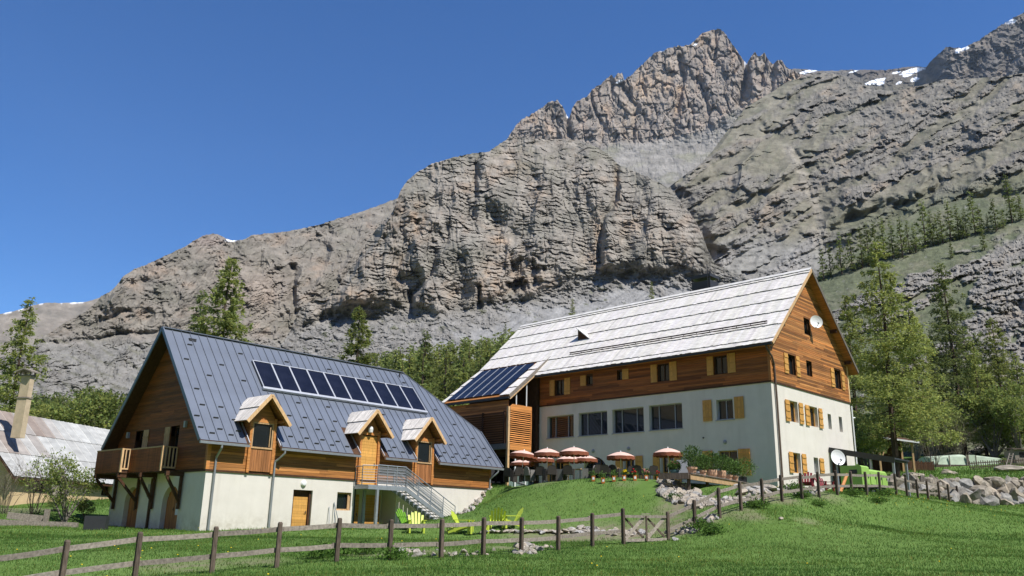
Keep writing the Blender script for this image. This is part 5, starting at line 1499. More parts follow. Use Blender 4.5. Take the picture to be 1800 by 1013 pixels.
# flashing along the cuts, verge trims, ridge
for a, b in DORM:
    for u in (a - .13, b + .15):
        mb = MB(); mb.bar((u, VEB, zB(VEB) + .03), (u, .95, zB(.95) + .03), .05, .12, 1.0); obj('flashing', mb, ALU, barn)
mb = MB()
mb.bar((UB0, VEB, zB(VEB)), (UB0, WB / 2, RB), .06, .2); mb.bar((UB0, WB - VEB, zB(VEB)), (UB0, WB / 2, RB), .06, .2)
obj('verge_trim', mb, SEAM, barn); mb = MB()
mb.bar((UB1, VEB, zB(VEB)), (UB1, VKB, zB(VKB)), .06, .18)
obj('verge_trim', mb, SEAM, barn)
mb = MB(); mb.bar((UB1, VKB, zB(VKB) + .03), (UBR, WB / 2, RB + .03), .12, .06); mb.bar((UB0, WB / 2, RB + .04), (UBR, WB / 2, RB + .04), .28, .05); obj('ridge_cap', mb, SEAM, barn)
mb = MB()
ed = [UB0] + [x for a, b in DORM for x in (a - .15, b + .17)] + [UB1]
for a, b in zip(ed[::2], ed[1::2]): mb.box(a, b, VEB - .13, VEB - .012, zB(VEB) - .17, zB(VEB) - .05)
obj('gutter', mb, ZINC, barn)
for u, ub in ((.42, .40), (3.95, 3.66), (LB + .25, LB - .1)):
    mb = MB(); pth = [(u, VEB - .07, zB(VEB) - .15), (u, VEB - .07, zB(VEB) - .32), (ub, -.10, zB(VEB) - .75), (ub, -.10, -.2 if u < 10 else 2.6)]
    for p, q in zip(pth[:-1], pth[1:]): mb.tube(p, q, .055)
    obj('downpipe', mb, ZINC, barn)
# snow guards: little dark angles standing on the sheets
mb = MB(); mb.add([(-.14, 0, 0), (.14, 0, 0), (.14, -.02, .085), (-.14, -.02, .085), (-.14, .06, 0), (.14, .06, 0)], [(0, 1, 2, 3), (3, 2, 5, 4), (0, 3, 4), (1, 2, 5)])
gm = mb.mesh('snow_guard', DARK_METAL)
def guard(u, v):
    for a, b in DORM:
        if a - .5 < u < b + .55 and v < 2.1: return
    if v > strip_top(u) - .25 or u > UB1 - .3: return
    if 3.7 < u < 16.4 and 2.2 < v < 4.25: return
    link('snow_guard', gm, barn, loc=(u, v, zB(v) + .018))
for i in range(nst):
    uc = UB0 + (i + .5) * SW
    guard(uc, [.10, -.12][i % 2])
    if i % 2 == 0: guard(uc, .62)
    if i % 2 == 1: guard(uc, 1.18)
    if i % 4 == 1: guard(uc, 1.95)
    if i % 4 == 3: guard(uc, 2.75)
    if i % 4 == 1: guard(uc, 3.45)
    if i % 6 == 2: guard(uc, 4.3)
# ten solar collectors on a raised tray
su0, su1, sv0, sv1 = 4.08, 16.1, 2.50, 3.98
pw = (su1 - su0) / 10
off = nB * .14
mb = MB(); p0 = np.array([su0 - .05, sv0 - .08, zB(sv0 - .08)]) + nB * .04
mb.obox(p0, (su1 - su0 + .1, 0, 0), np.array([0, .10, SB * .10]), nB * .14); obj('collector_tray', mb, ALU, barn)
mb = MB(); p0 = np.array([su0, sv0, zB(sv0)]) + nB * .02; mb.obox(p0, (su1 - su0, 0, 0), np.array([0, sv1 - sv0, SB * (sv1 - sv0)]), nB * .10); obj('collector_case', mb, DARK_METAL, barn)
fm = gmh = None
b_ = np.array([0, sv1 - sv0, SB * (sv1 - sv0)])
for i in range(10):
    o = np.array([su0 + i * pw, sv0, zB(sv0)]) + nB * .125
    if fm is None:
        mb = MB()
        mb.obox((0, 0, 0), (.05, 0, 0), b_, nB * .045); mb.obox((pw - .05, 0, 0), (.05, 0, 0), b_, nB * .045)
        mb.obox((.05, 0, 0), (pw - .1, 0, 0), b_ * .025, nB * .045); mb.obox(np.array([.05, 0, 0]) + b_ * .975, (pw - .1, 0, 0), b_ * .025, nB * .045)
        fm = mb.mesh('solar_panel', ALU)
        mb = MB(); q = np.array([.05, 0, 0]) + b_ * .025 + nB * .02
        mb.quads([q, q + (pw - .1, 0, 0), q + np.array([pw - .1, 0, 0]) + b_ * .95, q + b_ * .95]); gmh = mb.mesh('glass', PV)
    p = link('solar_panel', fm, barn, loc=o); link('glass', gmh, p)

# dormers
def dormer(a0, a1, kind):
    c = (a0 + a1) / 2; hw = (a1 - a0) / 2
    zt_ = 6.68; ze = 5.30; hr = 1.18; vf = -.62
    d = MB()
    zb = HB + .02 if kind == 'window' else HB - .2
    # cheeks and front posts
    for a in (a0, a1 - .14): d.box(a, a + .14, -.14, .0, zb, 5.55, 1.3)
    d.prism([(a0, -.02, ZE0 - .3), (a0, 1.2, ZE0 + SB * 1.2), (a0, .9, 5.5), (a0, -.02, 5.5)], (.06, 0, 0), 1.0)
    d.prism([(a1 - .06, -.02, ZE0 - .3), (a1 - .06, 1.2, ZE0 + SB * 1.2), (a1 - .06, .9, 5.5), (a1 - .06, -.02, 5.5)], (.06, 0, 0), 1.0)
    # gable triangle
    d.prism([(a0, -.05, 5.45), (a1, -.05, 5.45), (c, -.05, zt_ - .12)], (0, .06, 0), 1.0)
    d.box(a0 + .14, a1 - .14, -.11, -.01, 5.30, 5.46, 1.4)
    root = obj('dormer', d, WOOD_H, barn)
    # roof: two pitches of boards in two courses
    s = (zt_ - ze) / hr
    for sg in (-1, 1):
        n_ = np.array([sg * s, 0, 1.0]) / math.hypot(s, 1)
        m_ = MB()
        for q0, q1, lift in ((0, .52, .0), (.5, 1.04, .035)):
            v = vf
            vback = lambda q: (zt_ - s * hr * q - ZE0) / SB
            while v < vback(.5 * (q0 + q1)) + .1:
                w = random.uniform(.14, .2)
                e = v + w
                p = np.array([c + sg * hr * q0, v, zt_ - s * hr * q0]) + n_ * (.03 + lift * 0)
                r = np.array([c + sg * hr * q1, v, zt_ - s * hr * q1]) + n_ * (.05 + .03 * (q0 == 0))
                m_.obox(p, r - p, (0, w - .01, 0), n_ * .025, jit(.16))
                v = e
        obj('roof_boards', m_, SHINGLE_B, root, kind='stuff')
        m_ = MB()
        vb = lambda q: (zt_ - s * hr * q - ZE0) / SB
        m_.prism([(c, vf + .03, zt_ + .01), (c + sg * hr * 1.0, vf + .03, ze + .01), (c + sg * hr, max(vb(1.0), .3), ze + .01), (c, vb(0), zt_ + .01)], (0, 0, -.06), .8); obj('roof_soffit', m_, WOOD_H, root)
        m_ = MB(); m_.bar((c - sg * .0, vf - .02, zt_ - .02), (c + sg * hr * 1.05, vf - .02, zt_ - s * hr * 1.05 - .02), .05, .17, 1.35); obj('barge_board', m_, WOOD_PALE, root)
        m_ = MB(); m_.bar((c, vf + .05, zt_ - .16), (c + sg * hr * .98, vf + .05, ze - .12), .05, .10, 1.1); obj('barge_strip', m_, WOOD_H, root)
        m_ = MB(); m_.box(c + sg * (hr - .28) - .06, c + sg * (hr - .28) + .06, vf + .06, .3, 5.36, 5.48, 1.2); obj('bracket', m_, WOOD_H, root)
    if kind == 'window':
        wf = lambda a, b, q: (a, q - .1, b)
        m_ = MB(); fbox(m_, wf, a0 + .14, a1 - .14, 3.98, 4.06, -.04, .1); fbox(m_, wf, a0 + .14, a0 + .22, 4.06, 5.30, .0, .1); fbox(m_, wf, a1 - .22, a1 - .14, 4.06, 5.30, .0, .1)
        fbox(m_, wf, a0 + .22, a1 - .22, 5.23, 5.30, .0, .1)
        obj('window_frame', m_, WOOD_PALE, root)
        m_ = MB(); m_.quads([wf(a0 + .2, 4.05, .06), wf(a1 - .2, 4.05, .06), wf(a1 - .2, 5.25, .06), wf(a0 + .2, 5.25, .06)]); obj('pane', m_, GLASS, root)
        m_ = MB(); n = 9; w = (a1 - a0 - .28) / n
        for i in range(n): m_.box(a0 + .14 + i * w + .005, a0 + .14 + (i + 1) * w - .005, -.10, -.04, HB + .1, 3.98, jit(.25))
        obj('boards', m_, WOOD_V, root, kind='stuff')
        m_ = MB(); m_.box(a1 - .34, a1 - .30, -.10, .0, 4.1, 5.1); obj('open_sash', m_, WOOD_PALE, root)
    else:
        m_ = MB(); n = 16
        for i in range(n): m_.box(a0 + .14, a1 - .14, -.03, .02, HB - .2 + i * .168, HB - .2 + (i + 1) * .168 - .008, jit(.12) * 1.1)
        obj('door', m_, WOOD_GOLD, root)
        m_ = MB(); m_.box(a1 - .28, a1 - .24, -.07, -.03, 3.55, 3.75); obj('handle', m_, DARK_METAL, root)
    return root
dormer(*DORM[0], 'window'); dd = dormer(*DORM[1], 'door'); dormer(*DORM[2], 'window')
mb = MB(); mb.lathe(((DORM[1][0] + DORM[1][1]) / 2 - .05, -.16, 5.62), [(.0, -.2), (.13, -.18), (.15, 0), (.12, .12), (0, .17)], 12); obj('lantern', mb, WHITE_PAINT, dd)
mb = MB(); mb.box(.6, 1.0, 4.55, 4.75, zB(4.55) + .05, zB(4.55) + .2); mb.tube((15.6, 4.7, zB(4.7) - .1), (15.6, 4.7, zB(4.7) + .3), .05); obj('roof_outlet', mb, DARK_METAL, barn)

# ------------------------------------------------------------------ outside metal stair with landing
st = thing('metal_staircase', 'galvanised metal staircase with landing leading to the middle barn dormer', 'staircase', B_O, B_ROT)
ZL, UL0, UL1, VS = 2.50, 8.82, 11.5, -1.25
ZF, UF = .50, 15.45
mb = MB(); mb.box(UL0, UL1, VS, -.06, ZL - .06, ZL, 1.0); mb.box(UL0, UL1, VS - .04, VS + .04, ZL - .24, ZL - .062); mb.box(UL0, UL0 + .08, VS + .042, -.06, ZL - .22, ZL - .064); obj('landing', mb, GALV, st)
for u, v in ((9.5, VS + .02), (9.5, -.12)):
    mb = MB(); mb.box(u - .07, u + .07, v - .07, v + .07, -.2, ZL - .242); obj('post', mb, GALV, st)
for v in (VS, -.12):
    mb = MB(); mb.bar((UL1 - .05, v, ZL - .10), (UF, v, ZF - .06), .05, .22); obj('stringer', mb, GALV, st)
ns = 12
for i in range(ns):
    u = UL1 + (UF - UL1) * (i + .5) / ns; z = ZL + (ZF - ZL) * (i + .6) / ns
    mb = MB(); mb.box(u - .15, u + .15, VS + .03, -.15, z - .03, z + .01); obj('step', mb, GALV, st)
def railing(p, q, h, n, mid=5, fill=False):
    p = np.array(p); q = np.array(q)
    for i in range(n + 1):
        c = p + (q - p) * i / n
        mb = MB(); mb.tube(c, c + (0, 0, h), .026, n=6); obj('rail_post', mb, GALV, st)
    mb = MB(); mb.tube(p + (0, 0, h), q + (0, 0, h), .028, n=6); obj('handrail', mb, GALV, st)
    mb = MB()
    for k in range(mid):
        zz = .12 + (h - .2) * k / mid
        mb.tube(p + (0, 0, zz), q + (0, 0, zz), .012, n=5)
    obj('rail_bars', mb, GALV, st, kind='stuff')
railing((9.45, VS, ZL), (UL1, VS, ZL), 1.08, 3, 6)
railing((UL0, VS + .55, ZL), (UL0, -.1, ZL), 1.0, 1, 6)
railing((UL0, VS + .55, ZL), (9.45, VS, ZL), 1.05, 1, 6)
railing((UL1, VS, ZL), (UF, VS, ZF), 1.05, 4, 6)
railing((UL1 + .1, -.12, ZL), (UF, -.12, ZF), 1.0, 4, 6)
# fine perforated infill of the landing rail and the upper part of the flight
m_, nt_, b_n = new_mat('perforated_infill')
b_n.inputs['Base Color'].default_value = (.30, .33, .36, 1); b_n.inputs['Roughness'].default_value = .55; b_n.inputs['Metallic'].default_value = .3
tp_ = N(nt_, 'ShaderNodeBsdfTransparent'); mx_ = N(nt_, 'ShaderNodeMixShader'); mx_.inputs[0].default_value = .5
nt_.links.new(tp_.outputs[0], mx_.inputs[1]); nt_.links.new(b_n.outputs[0], mx_.inputs[2]); nt_.links.new(mx_.outputs[0], nt_.nodes['Material Output'].inputs['Surface'])
mb = MB(); mb.quads([(9.47, VS + .015, ZL + .1), (UL1 - .02, VS + .015, ZL + .1), (UL1 - .02, VS + .015, ZL + 1.04), (9.47, VS + .015, ZL + 1.04)])
zz = lambda u: ZL + (ZF - ZL) * (u - UL1) / (UF - UL1)
mb.quads([(UL1 + .02, VS + .015, zz(UL1) + .1), (UF - 1.0, VS + .015, zz(UF - 1) + .1), (UF - 1.0, VS + .015, zz(UF - 1) + .75), (UL1 + .02, VS + .015, zz(UL1) + 1.0)])
obj('infill_sheet', mb, m_, st)

# ------------------------------------------------------------------ old cottage at the left edge
c0 = at(14, 884, 53); cr = at(190, 872, 62)
C_ROT = math.atan2(cr[1] - c0[1], cr[0] - c0[0])
cot = thing('cottage', 'old ochre cottage with a rust-streaked tin roof behind the bare shrubs', 'house', c0, C_ROT)
CL, CWD = 15.0, 8.0; EZC = at(14, 826, 52.6)[2] - c0[2]; RZC = at(4, 722, 56)[2] - c0[2]
mb = MB(); ch = [(2.0, 2.9, .75, 1.65), (8.4, 9.3, .75, 1.6)]
wall_quads(mb, lambda a, b, d: (a, d, b), 0, CL, -1.5, EZC, ch, .25)
mb.quads([(0, 0, -1.5), (0, CWD, -1.5), (0, CWD, EZC), (0, CWD / 2, RZC), (0, 0, EZC)]); mb.quads([(CL, 0, -1.5), (CL, CWD, -1.5), (CL, CWD, EZC), (CL, CWD / 2, RZC), (CL, 0, EZC)])
mb.quads([(0, CWD, -1.5), (CL, CWD, -1.5), (CL, CWD, EZC), (0, CWD, EZC)])
obj('wall', mb, OCHRE_RENDER, cot)
for h in ch: window(cot, lambda a, b, d: (a, d, b), *h, .2, WOOD_DARK, mull=1)
slc = (RZC - EZC) / (CWD / 2)
mb = MB(); mb.prism([(-.4, CWD / 2, RZC + .02), (CL + .4, CWD / 2, RZC + .02), (CL + .4, CWD + .5, EZC - slc * .5), (-.4, CWD + .5, EZC - slc * .5)], (0, 0, -.1)); mb.prism([(-.4, -.4, EZC - slc * .4 - .03), (CL + .4, -.4, EZC - slc * .4 - .03), (CL + .4, CWD / 2, RZC - .02), (-.4, CWD / 2, RZC - .02)], (0, 0, -.12))
obj('roof_deck', mb, WOOD_DARK, cot)
rg = random.Random(12); nC = np.array([0, -slc, 1]) / math.hypot(slc, 1)
rust = {(0, 2): .9, (0, 3): .95, (0, 4): .5, (0, 5): .95, (0, 6): .8, (1, 0): .5, (1, 1): .8, (1, 2): .6, (1, 4): .5, (2, 1): .15, (0, 1): .2, (1, 3): .2, (0, 7): .35}
for r_ in range(3):
    v0 = -.4 + r_ * (CWD / 2 + .4) / 3; v1 = v0 + (CWD / 2 + .4) / 3 + .1
    if r_ == 2: v1 = CWD / 2
    for i in range(17):
        u0 = -.4 + i * .93
        k = .75 * rust.get((2 - r_, i), rg.uniform(0, .08)); g = jit(.08)
        tnt = tuple(np.array([1.0, 1.0, 1.0]) * g * (1 - k) + np.array([.46, .29, .21]) * k)
        mb = MB(); b0 = np.array([u0, v0, EZC + slc * v0]) + nC * .05; b1 = np.array([u0, v1, EZC + slc * v1]) + nC * .02
        d = b1 - b0; w = .93 - .012
        prof = [(0, .03), (w * .06, .0), (w * .3, .012), (w * .5, .03), (w * .55, 0), (w * .94, 0), (w, .03)]
        vs = [b0 + (x, 0, 0) + nC * y for x, y in prof] + [b1 + (x, 0, 0) + nC * y for x, y in prof]
        n = len(prof); mb.add(vs, [(j, j + 1, n + j + 1, n + j) for j in range(n - 1)], tnt)
        obj('roof_sheet', mb, RUSTY, cot)
cb = at(38, 748, 54.2) - c0; cc, ss = math.cos(-C_ROT), math.sin(-C_ROT)
cx, cy = cb[0] * cc - cb[1] * ss, cb[0] * ss + cb[1] * cc
zc0 = cb[2] - .8; ztop = at(38, 662, 54.2)[2] - c0[2]
mb = MB(); mb.box(cx - .26, cx + .16, cy - .25, cy + .45, zc0, zc0 + .9 + (ztop - zc0) * .42); mb.box(cx - .24, cx + .14, cy - .23, cy + .43, zc0 + .9 + (ztop - zc0) * .42, ztop)
ck = obj('chimney', mb, surf('chimney_render', (.55, .44, .30), .9, .15, var=.15, scale=3, dirt=.3), cot)
zm = zc0 + .9 + (ztop - zc0) * .42
mb = MB(); mb.box(cx - .30, cx + .20, cy - .29, cy + .49, zm - .05, zm + .04); mb.box(cx - .29, cx + .19, cy - .28, cy + .48, ztop, ztop + .08); obj('chimney_band', mb, WOOD_GREY, ck)
mb = MB(); mb.prism([(cx - .5, cy - .45, ztop + .22), (cx + .37, cy - .45, ztop + .22), (cx + .37, cy + .15, ztop + .42), (cx - .5, cy + .15, ztop + .42)], (0, 0, .08)); mb.prism([(cx - .5, cy + .75, ztop + .22), (cx + .37, cy + .75, ztop + .22), (cx + .37, cy + .15, ztop + .42), (cx - .5, cy + .15, ztop + .42)], (0, 0, .08))
for a in (cx - .31, cx + .1):
    for b in (cy - .25, cy + .48): mb.box(a, a + .08, b, b + .08, ztop + .08, ztop + .34)
obj('chimney_cap', mb, WOOD_GREY, ck)
# ------------------------------------------------------------------ trees
def blades(P, D, L, W, rg):
    """triangles at P along D (unit), length L, width W"""
    n = len(P)
    q = rg.normal(size=(n, 3)); q -= (q * D).sum(1, keepdims=True) * D; q /= np.linalg.norm(q, axis=1, keepdims=True) + 1e-9
    a = P - q * (W / 2)[:, None]; b = P + q * (W / 2)[:, None]; c = P + D * L[:, None]
    V = np.stack([a, b, c], 1).reshape(-1, 3)
    F = np.arange(3 * n).reshape(-1, 3)
    return V, F

def tubes(segs, sides=3):
    V = []; F = []
    for p, q, r0, r1 in segs:
        p = np.array(p, float); q = np.array(q, float); d = q - p; ln = np.linalg.norm(d)
        if ln < 1e-6: continue
        d /= ln
        s = np.cross(d, (0, 0, 1.0) if abs(d[2]) < .95 else (1.0, 0, 0)); s /= np.linalg.norm(s); u = np.cross(s, d)
        o = len(V)
        for c, r in ((p, r0), (q, r1)):
            for k in range(sides):
                t = 2 * np.pi * k / sides; V.append(c + r * (np.cos(t) * s + np.sin(t) * u))
        for k in range(sides): F.append((o + k, o + (k + 1) % sides, o + sides + (k + 1) % sides, o + sides + k))
    return np.array(V), np.array(F)

def larch_meshes(seed, H, Rb, nbr, per, leaf, mat, bare=.12, droop=.22, open_=.55):
    """a larch: tapered trunk with limbs; needle sprays along drooping branches"""
    rg = np.random.default_rng(seed)
    segs = []
    wob = rg.normal(0, .006 * H, (9, 2)); wob[0] = 0; wob = np.cumsum(wob, 0) * .5
    zs = np.linspace(0, H * .985, 9)
    def axis(z):
        return np.array([np.interp(z, zs, wob[:, 0]), np.interp(z, zs, wob[:, 1]), z])
    r0 = .0105 * H + .05
    P = []; D = []
    for b in range(nbr):
        t = bare + (1 - bare) * (b + rg.random()) / nbr
        z = H * t
        prof = (1 - t) ** .75 * (1 - .35 * max(0, .28 - t) / .28)
        L = Rb * (prof * rg.uniform(.55, 1.12) + .04)
        if rg.random() < .12: L *= .5
        az = rg.uniform(0, 2 * np.pi)
        dv = np.array([np.cos(az), np.sin(az)])
        rise = rg.uniform(.0, .25) + .5 * max(0, t - .75)
        base = axis(z)
        def bp(s):
            return base + np.array([dv[0] * L * s, dv[1] * L * s, L * (rise * s - droop * 2.2 * s * (1 - .55 * s))])
        pts = [bp(s) for s in (0, .35, .7, 1.0)]
        rb = .006 * L + .012 * (1 - t) + .006
        for i in range(3): segs.append((pts[i], pts[i + 1], rb * (1 - i / 3.3), rb * (1 - (i + 1) / 3.3)))
        n = max(6, int(per * L / Rb * rg.uniform(.7, 1.3)))
        ntw = max(3, int(L / .33))
        tw = rg.uniform(.12, 1.02, ntw)
        k = rg.integers(0, ntw, n)
        s = np.clip(tw[k] + rg.normal(0, .02, n), .08, 1.05)
        side = np.where(k % 2 == 0, 1.0, -1.0)
        ext = np.abs(rg.normal(0, 1, n)) * (.40 * L * (1 - .7 * s) + .12) * .7
        hang = rg.random(n) ** 2 * (.16 * L + .12)
        c = np.stack([base[0] + dv[0] * L * (s + .0) + (-dv[1]) * side * ext + dv[0] * ext * .5, base[1] + dv[1] * L * s + dv[0] * side * ext + dv[1] * ext * .5,
                      base[2] + L * (rise * s - droop * 2.2 * s * (1 - .55 * s)) - hang + rg.normal(0, .03, n)], 1)
        P.append(c)
        dd = np.stack([dv[0] * .5 - dv[1] * side + rg.normal(0, .5, n), dv[1] * .5 + dv[0] * side + rg.normal(0, .5, n), rg.normal(-.25, .55, n)], 1)
        D.append(dd)
    P = np.concatenate(P); D = np.concatenate(D); D /= np.linalg.norm(D, axis=1, keepdims=True)
    n = len(P)
    V, F = blades(P, D, rg.uniform(.7, 1.4, n) * leaf, rg.uniform(.5, 1.0, n) * leaf * .75, rg)
    clump = fbm(P[:, 0] * 1.1 + P[:, 1] * .6, P[:, 2] * 1.1 + P[:, 1] * .8, 3, seed)
    g = np.clip(1 + .45 * clump + rg.normal(0, .18, n), .45, 1.7)
    w = rg.normal(0, .06, n)
    T = np.stack([g * (1 + w), g, g * (1 - 1.5 * w)], 1)
    crown = np_mesh('crown', V, F, mat, face_tint=T)
    for i in range(8):
        segs.append((axis(zs[i]), axis(zs[i + 1]), r0 * (1 - zs[i] / H) + .02, r0 * (1 - zs[i + 1] / H) + .015))
    tv, tf = tubes(segs, 5)
    trunk = np_mesh('trunk', tv, tf, BARK)
    return trunk, crown

def bush_meshes(seed, Rx, Rz, z0, nleaf, leaf, mat, stems=6, wood=None, blobs=7, gap=.35):
    rg = np.random.default_rng(seed)
    segs = []
    B = []
    for i in range(blobs):
        a = rg.uniform(0, 2 * np.pi); r = Rx * math.sqrt(rg.random()) * .68
        B.append((r * math.cos(a), r * math.sin(a), z0 + Rz * rg.uniform(.15, .95) * (1 - .35 * (r / Rx) ** 2), Rx * rg.uniform(.30, .52)))
    P = []; per = nleaf // blobs
    for bx, by, bz, br in B:
        d = rg.normal(size=(per, 3)); d /= np.linalg.norm(d, axis=1, keepdims=True)
        rr = br * rg.uniform(.25, 1.0, per) ** .5
        P.append(np.array([bx, by, bz]) + d * rr[:, None] * np.array([1, 1, .85]))
        a = rg.uniform(0, 2 * np.pi)
        k = (.06 * math.cos(a), .06 * math.sin(a), 0)
        mid = (bx * .45 + rg.normal(0, .08), by * .45 + rg.normal(0, .08), bz * .5)
        segs.append((k, mid, .05 * Rx * .5 + .012, .03 * Rx * .5 + .008)); segs.append((mid, (bx, by, bz), .03 * Rx * .5 + .008, .006))
        for j in range(10):
            q = np.array([bx, by, bz]) + d[j] * br * .9
            segs.append(((bx, by, bz), q, .012 * Rx ** .5, .004))
    P = np.concatenate(P)
    keep = (fbm(P[:, 0] * 2.2 / Rx ** .5 + P[:, 1], P[:, 2] * 2.2 / Rx ** .5 - P[:, 1], 3, seed) > -gap) & (P[:, 2] > .05)
    P = P[keep]; n = len(P)
    D = rg.normal(size=(n, 3)); D[:, 2] += .3; D /= np.linalg.norm(D, axis=1, keepdims=True)
    V, F = blades(P, D, rg.uniform(.7, 1.4, n) * leaf, rg.uniform(.6, 1.1, n) * leaf * .8, rg)
    g = np.clip(1 + .4 * fbm(P[:, 0] * 1.5, P[:, 2] * 1.5 + P[:, 1], 3, seed + 4) + rg.normal(0, .2, n), .45, 1.7)
    w = rg.normal(0, .07, n)
    crown = np_mesh('crown', V, F, mat, face_tint=np.stack([g * (1 + w), g, g * (1 - w)], 1))
    tv, tf = tubes(segs, 4)
    return np_mesh('stems', tv, tf, wood or BARK_GREY), crown

def twig_mesh(seed, Rx, H, n0=14):
    rg = np.random.default_rng(seed); segs = []
    def grow(p, d, L, r, lev):
        q = p + d * L * .5 + rg.normal(0, .06 * L, 3); e = q + (d + rg.normal(0, .18, 3)) * L * .5
        segs.append((p, q, r, r * .75)); segs.append((q, e, r * .75, r * .45))
        if lev < 3:
            for k in range(rg.integers(2, 5)):
                s = rg.uniform(.35, 1.0); b = p + (e - p) * s
                nd = d * .7 + rg.normal(0, .45, 3); nd[2] = abs(nd[2]) * .8; nd /= np.linalg.norm(nd)
                grow(b, nd, L * rg.uniform(.4, .65), r * .5, lev + 1)
    for i in range(n0):
        a = rg.uniform(0, 2 * np.pi); tl = rg.uniform(.15, .9)
        d = np.array([math.cos(a) * tl * Rx / H, math.sin(a) * tl * Rx / H, 1.0]); d /= np.linalg.norm(d)
        grow(np.array([math.cos(a) * .2, math.sin(a) * .2, 0]), d, H * rg.uniform(.5, .75), .022, 0)
    V, F = tubes(segs, 3)
    return np_mesh('twigs', V, F, TWIG, face_tint=np.repeat(rg.uniform(.6, 1.2, (len(F), 1)), 3, 1))

def plant(kind, name, label, cat, loc, s, rot, group=None, sz=None):
    t = thing(name, label, cat, loc, rot, group)
    t.scale = (s, s, s if sz is None else sz)
    for nm, me in kind: link(nm, me, t)
    return t

BIG = [larch_meshes(11, 17.5, 4.7, 160, 400, .17, LARCH, droop=.13, bare=.17), larch_meshes(12, 17, 4.1, 150, 330, .17, LARCH_D, droop=.14), larch_meshes(13, 14, 3.5, 130, 320, .17, LARCH, droop=.12)]
MIDL = [larch_meshes(21, 12, 2.9, 150, 300, .18, LARCH, droop=.12), larch_meshes(22, 13, 2.5, 120, 220, .18, LARCH_D, droop=.14)]
FAR = [larch_meshes(31, 11, 2.2, 60, 90, .30, LARCH, bare=.05, droop=.12), larch_meshes(32, 12, 2.0, 60, 84, .30, LARCH, bare=.05, droop=.12), larch_meshes(33, 10, 2.3, 56, 86, .31, LARCH_D, bare=.04, droop=.10)]
HILL = [larch_meshes(34, 11, 2.0, 50, 64, .34, LARCH_D, bare=.10, droop=.12), larch_meshes(35, 12, 1.9, 50, 64, .34, LARCH_D, bare=.14, droop=.12), larch_meshes(36, 10, 2.1, 50, 64, .34, LARCH_D, bare=.06, droop=.12)]
pr = lambda m: (('trunk', m[0]), ('crown', m[1]))
bs = lambda m: (('stems', m[0]), ('crown', m[1]))

def top_h(px, py_top, Y, base):
    return at(px, py_top, Y)[2] - base[2]

def larch(m, H0, label, px, base_py, Y, top, rot, name='larch_tree', group=None, ground_it=True):
    b = at(px, base_py, Y)
    if ground_it: b[2] = float(ground(b[0], b[1])) - .1
    h = top_h(px, top, Y, b)
    return plant(pr(m), name, label, 'tree', b, h / H0, rot, group)
larch(BIG[0], 17.5, 'tallest larch, trunk rising behind the lime machine and the low shed roof', 1576, 838, 62, 425, .4)
larch(BIG[1], 17, 'dark larch with a long bare trunk between two paler larches, behind the greenhouse', 1697, 800, 94, 462, 1.3)
larch(BIG[2], 14, 'shorter leafy larch standing between the two tall ones', 1630, 805, 88, 530, 2.2)
larch(BIG[2], 14, 'larch half hidden behind the far corner of the lodge gable', 1512, 800, 74, 520, 4.0)
larch(BIG[1], 17, 'slim dark larch close behind the tallest larch', 1562, 800, 88, 560, 2.9)
larch(BIG[0], 17.5, 'pale drooping larch at the right edge behind the greenhouse', 1775, 800, 90, 560, 5.0)
larch(BIG[2], 14, 'young yellow-green larch beside the pale bushes behind the greenhouse', 1735, 800, 88, 600, .9)
larch(MIDL[0], 12, 'broad larch rising behind the barn roof near its gable peak', 388, 640, 92, 452, .3)
larch(MIDL[1], 13, 'thin see-through larch just left of the broad one behind the barn', 338, 640, 96, 508, 1.3)
larch(MIDL[0], 12, 'lone open larch behind the middle of the barn ridge', 626, 650, 105, 540, 2.0)
larch(MIDL[1], 13, 'dark pointed larch standing out of the wood behind the barn', 746, 690, 118, 580, 2.6)
larch(BIG[2], 14, 'larch at the left edge, above the cottage chimney', 4, 800, 62, 522, 1.9)
larch(BIG[2], 14, 'larch shading the boulder wall from just past its end', 1935, 850, 56, 520, 1.1)
larch(BIG[1], 17, 'slim larch rising between the dark long-trunked larch and the right edge', 1722, 800, 104, 575, .2)
larch(BIG[2], 14, 'bushy larch behind the board fence, low between the tall trunks', 1660, 800, 96, 590, 3.6)
larch(BIG[2], 14, 'bushy larch at the right edge above the grey hut', 1806, 800, 86, 620, 5.6)
# small trees on the scree
for i, (px, py, top, lab) in enumerate(((1006, 562, 522, 'small larch alone on the pale scree above the lodge roof'), (1146, 530, 492, 'tiny larch on the scree left of the lodge chimney'),
                                        (888, 590, 566, 'little larch at the top edge of the wood by the lodge roof'), (1060, 552, 540, 'stunted shrub-like larch on the scree over the lodge ridge'))):
    b = on_layer('bedded_cliff', px, py); d = math.hypot(*b[:2])
    h = (py - top) / F_PX * d * 1.03
    plant(pr(FAR[i % 3]), 'larch_tree', lab, 'tree', b - np.array([0, 0, .3]), h / (11, 12, 10)[i % 3], i * 1.0)
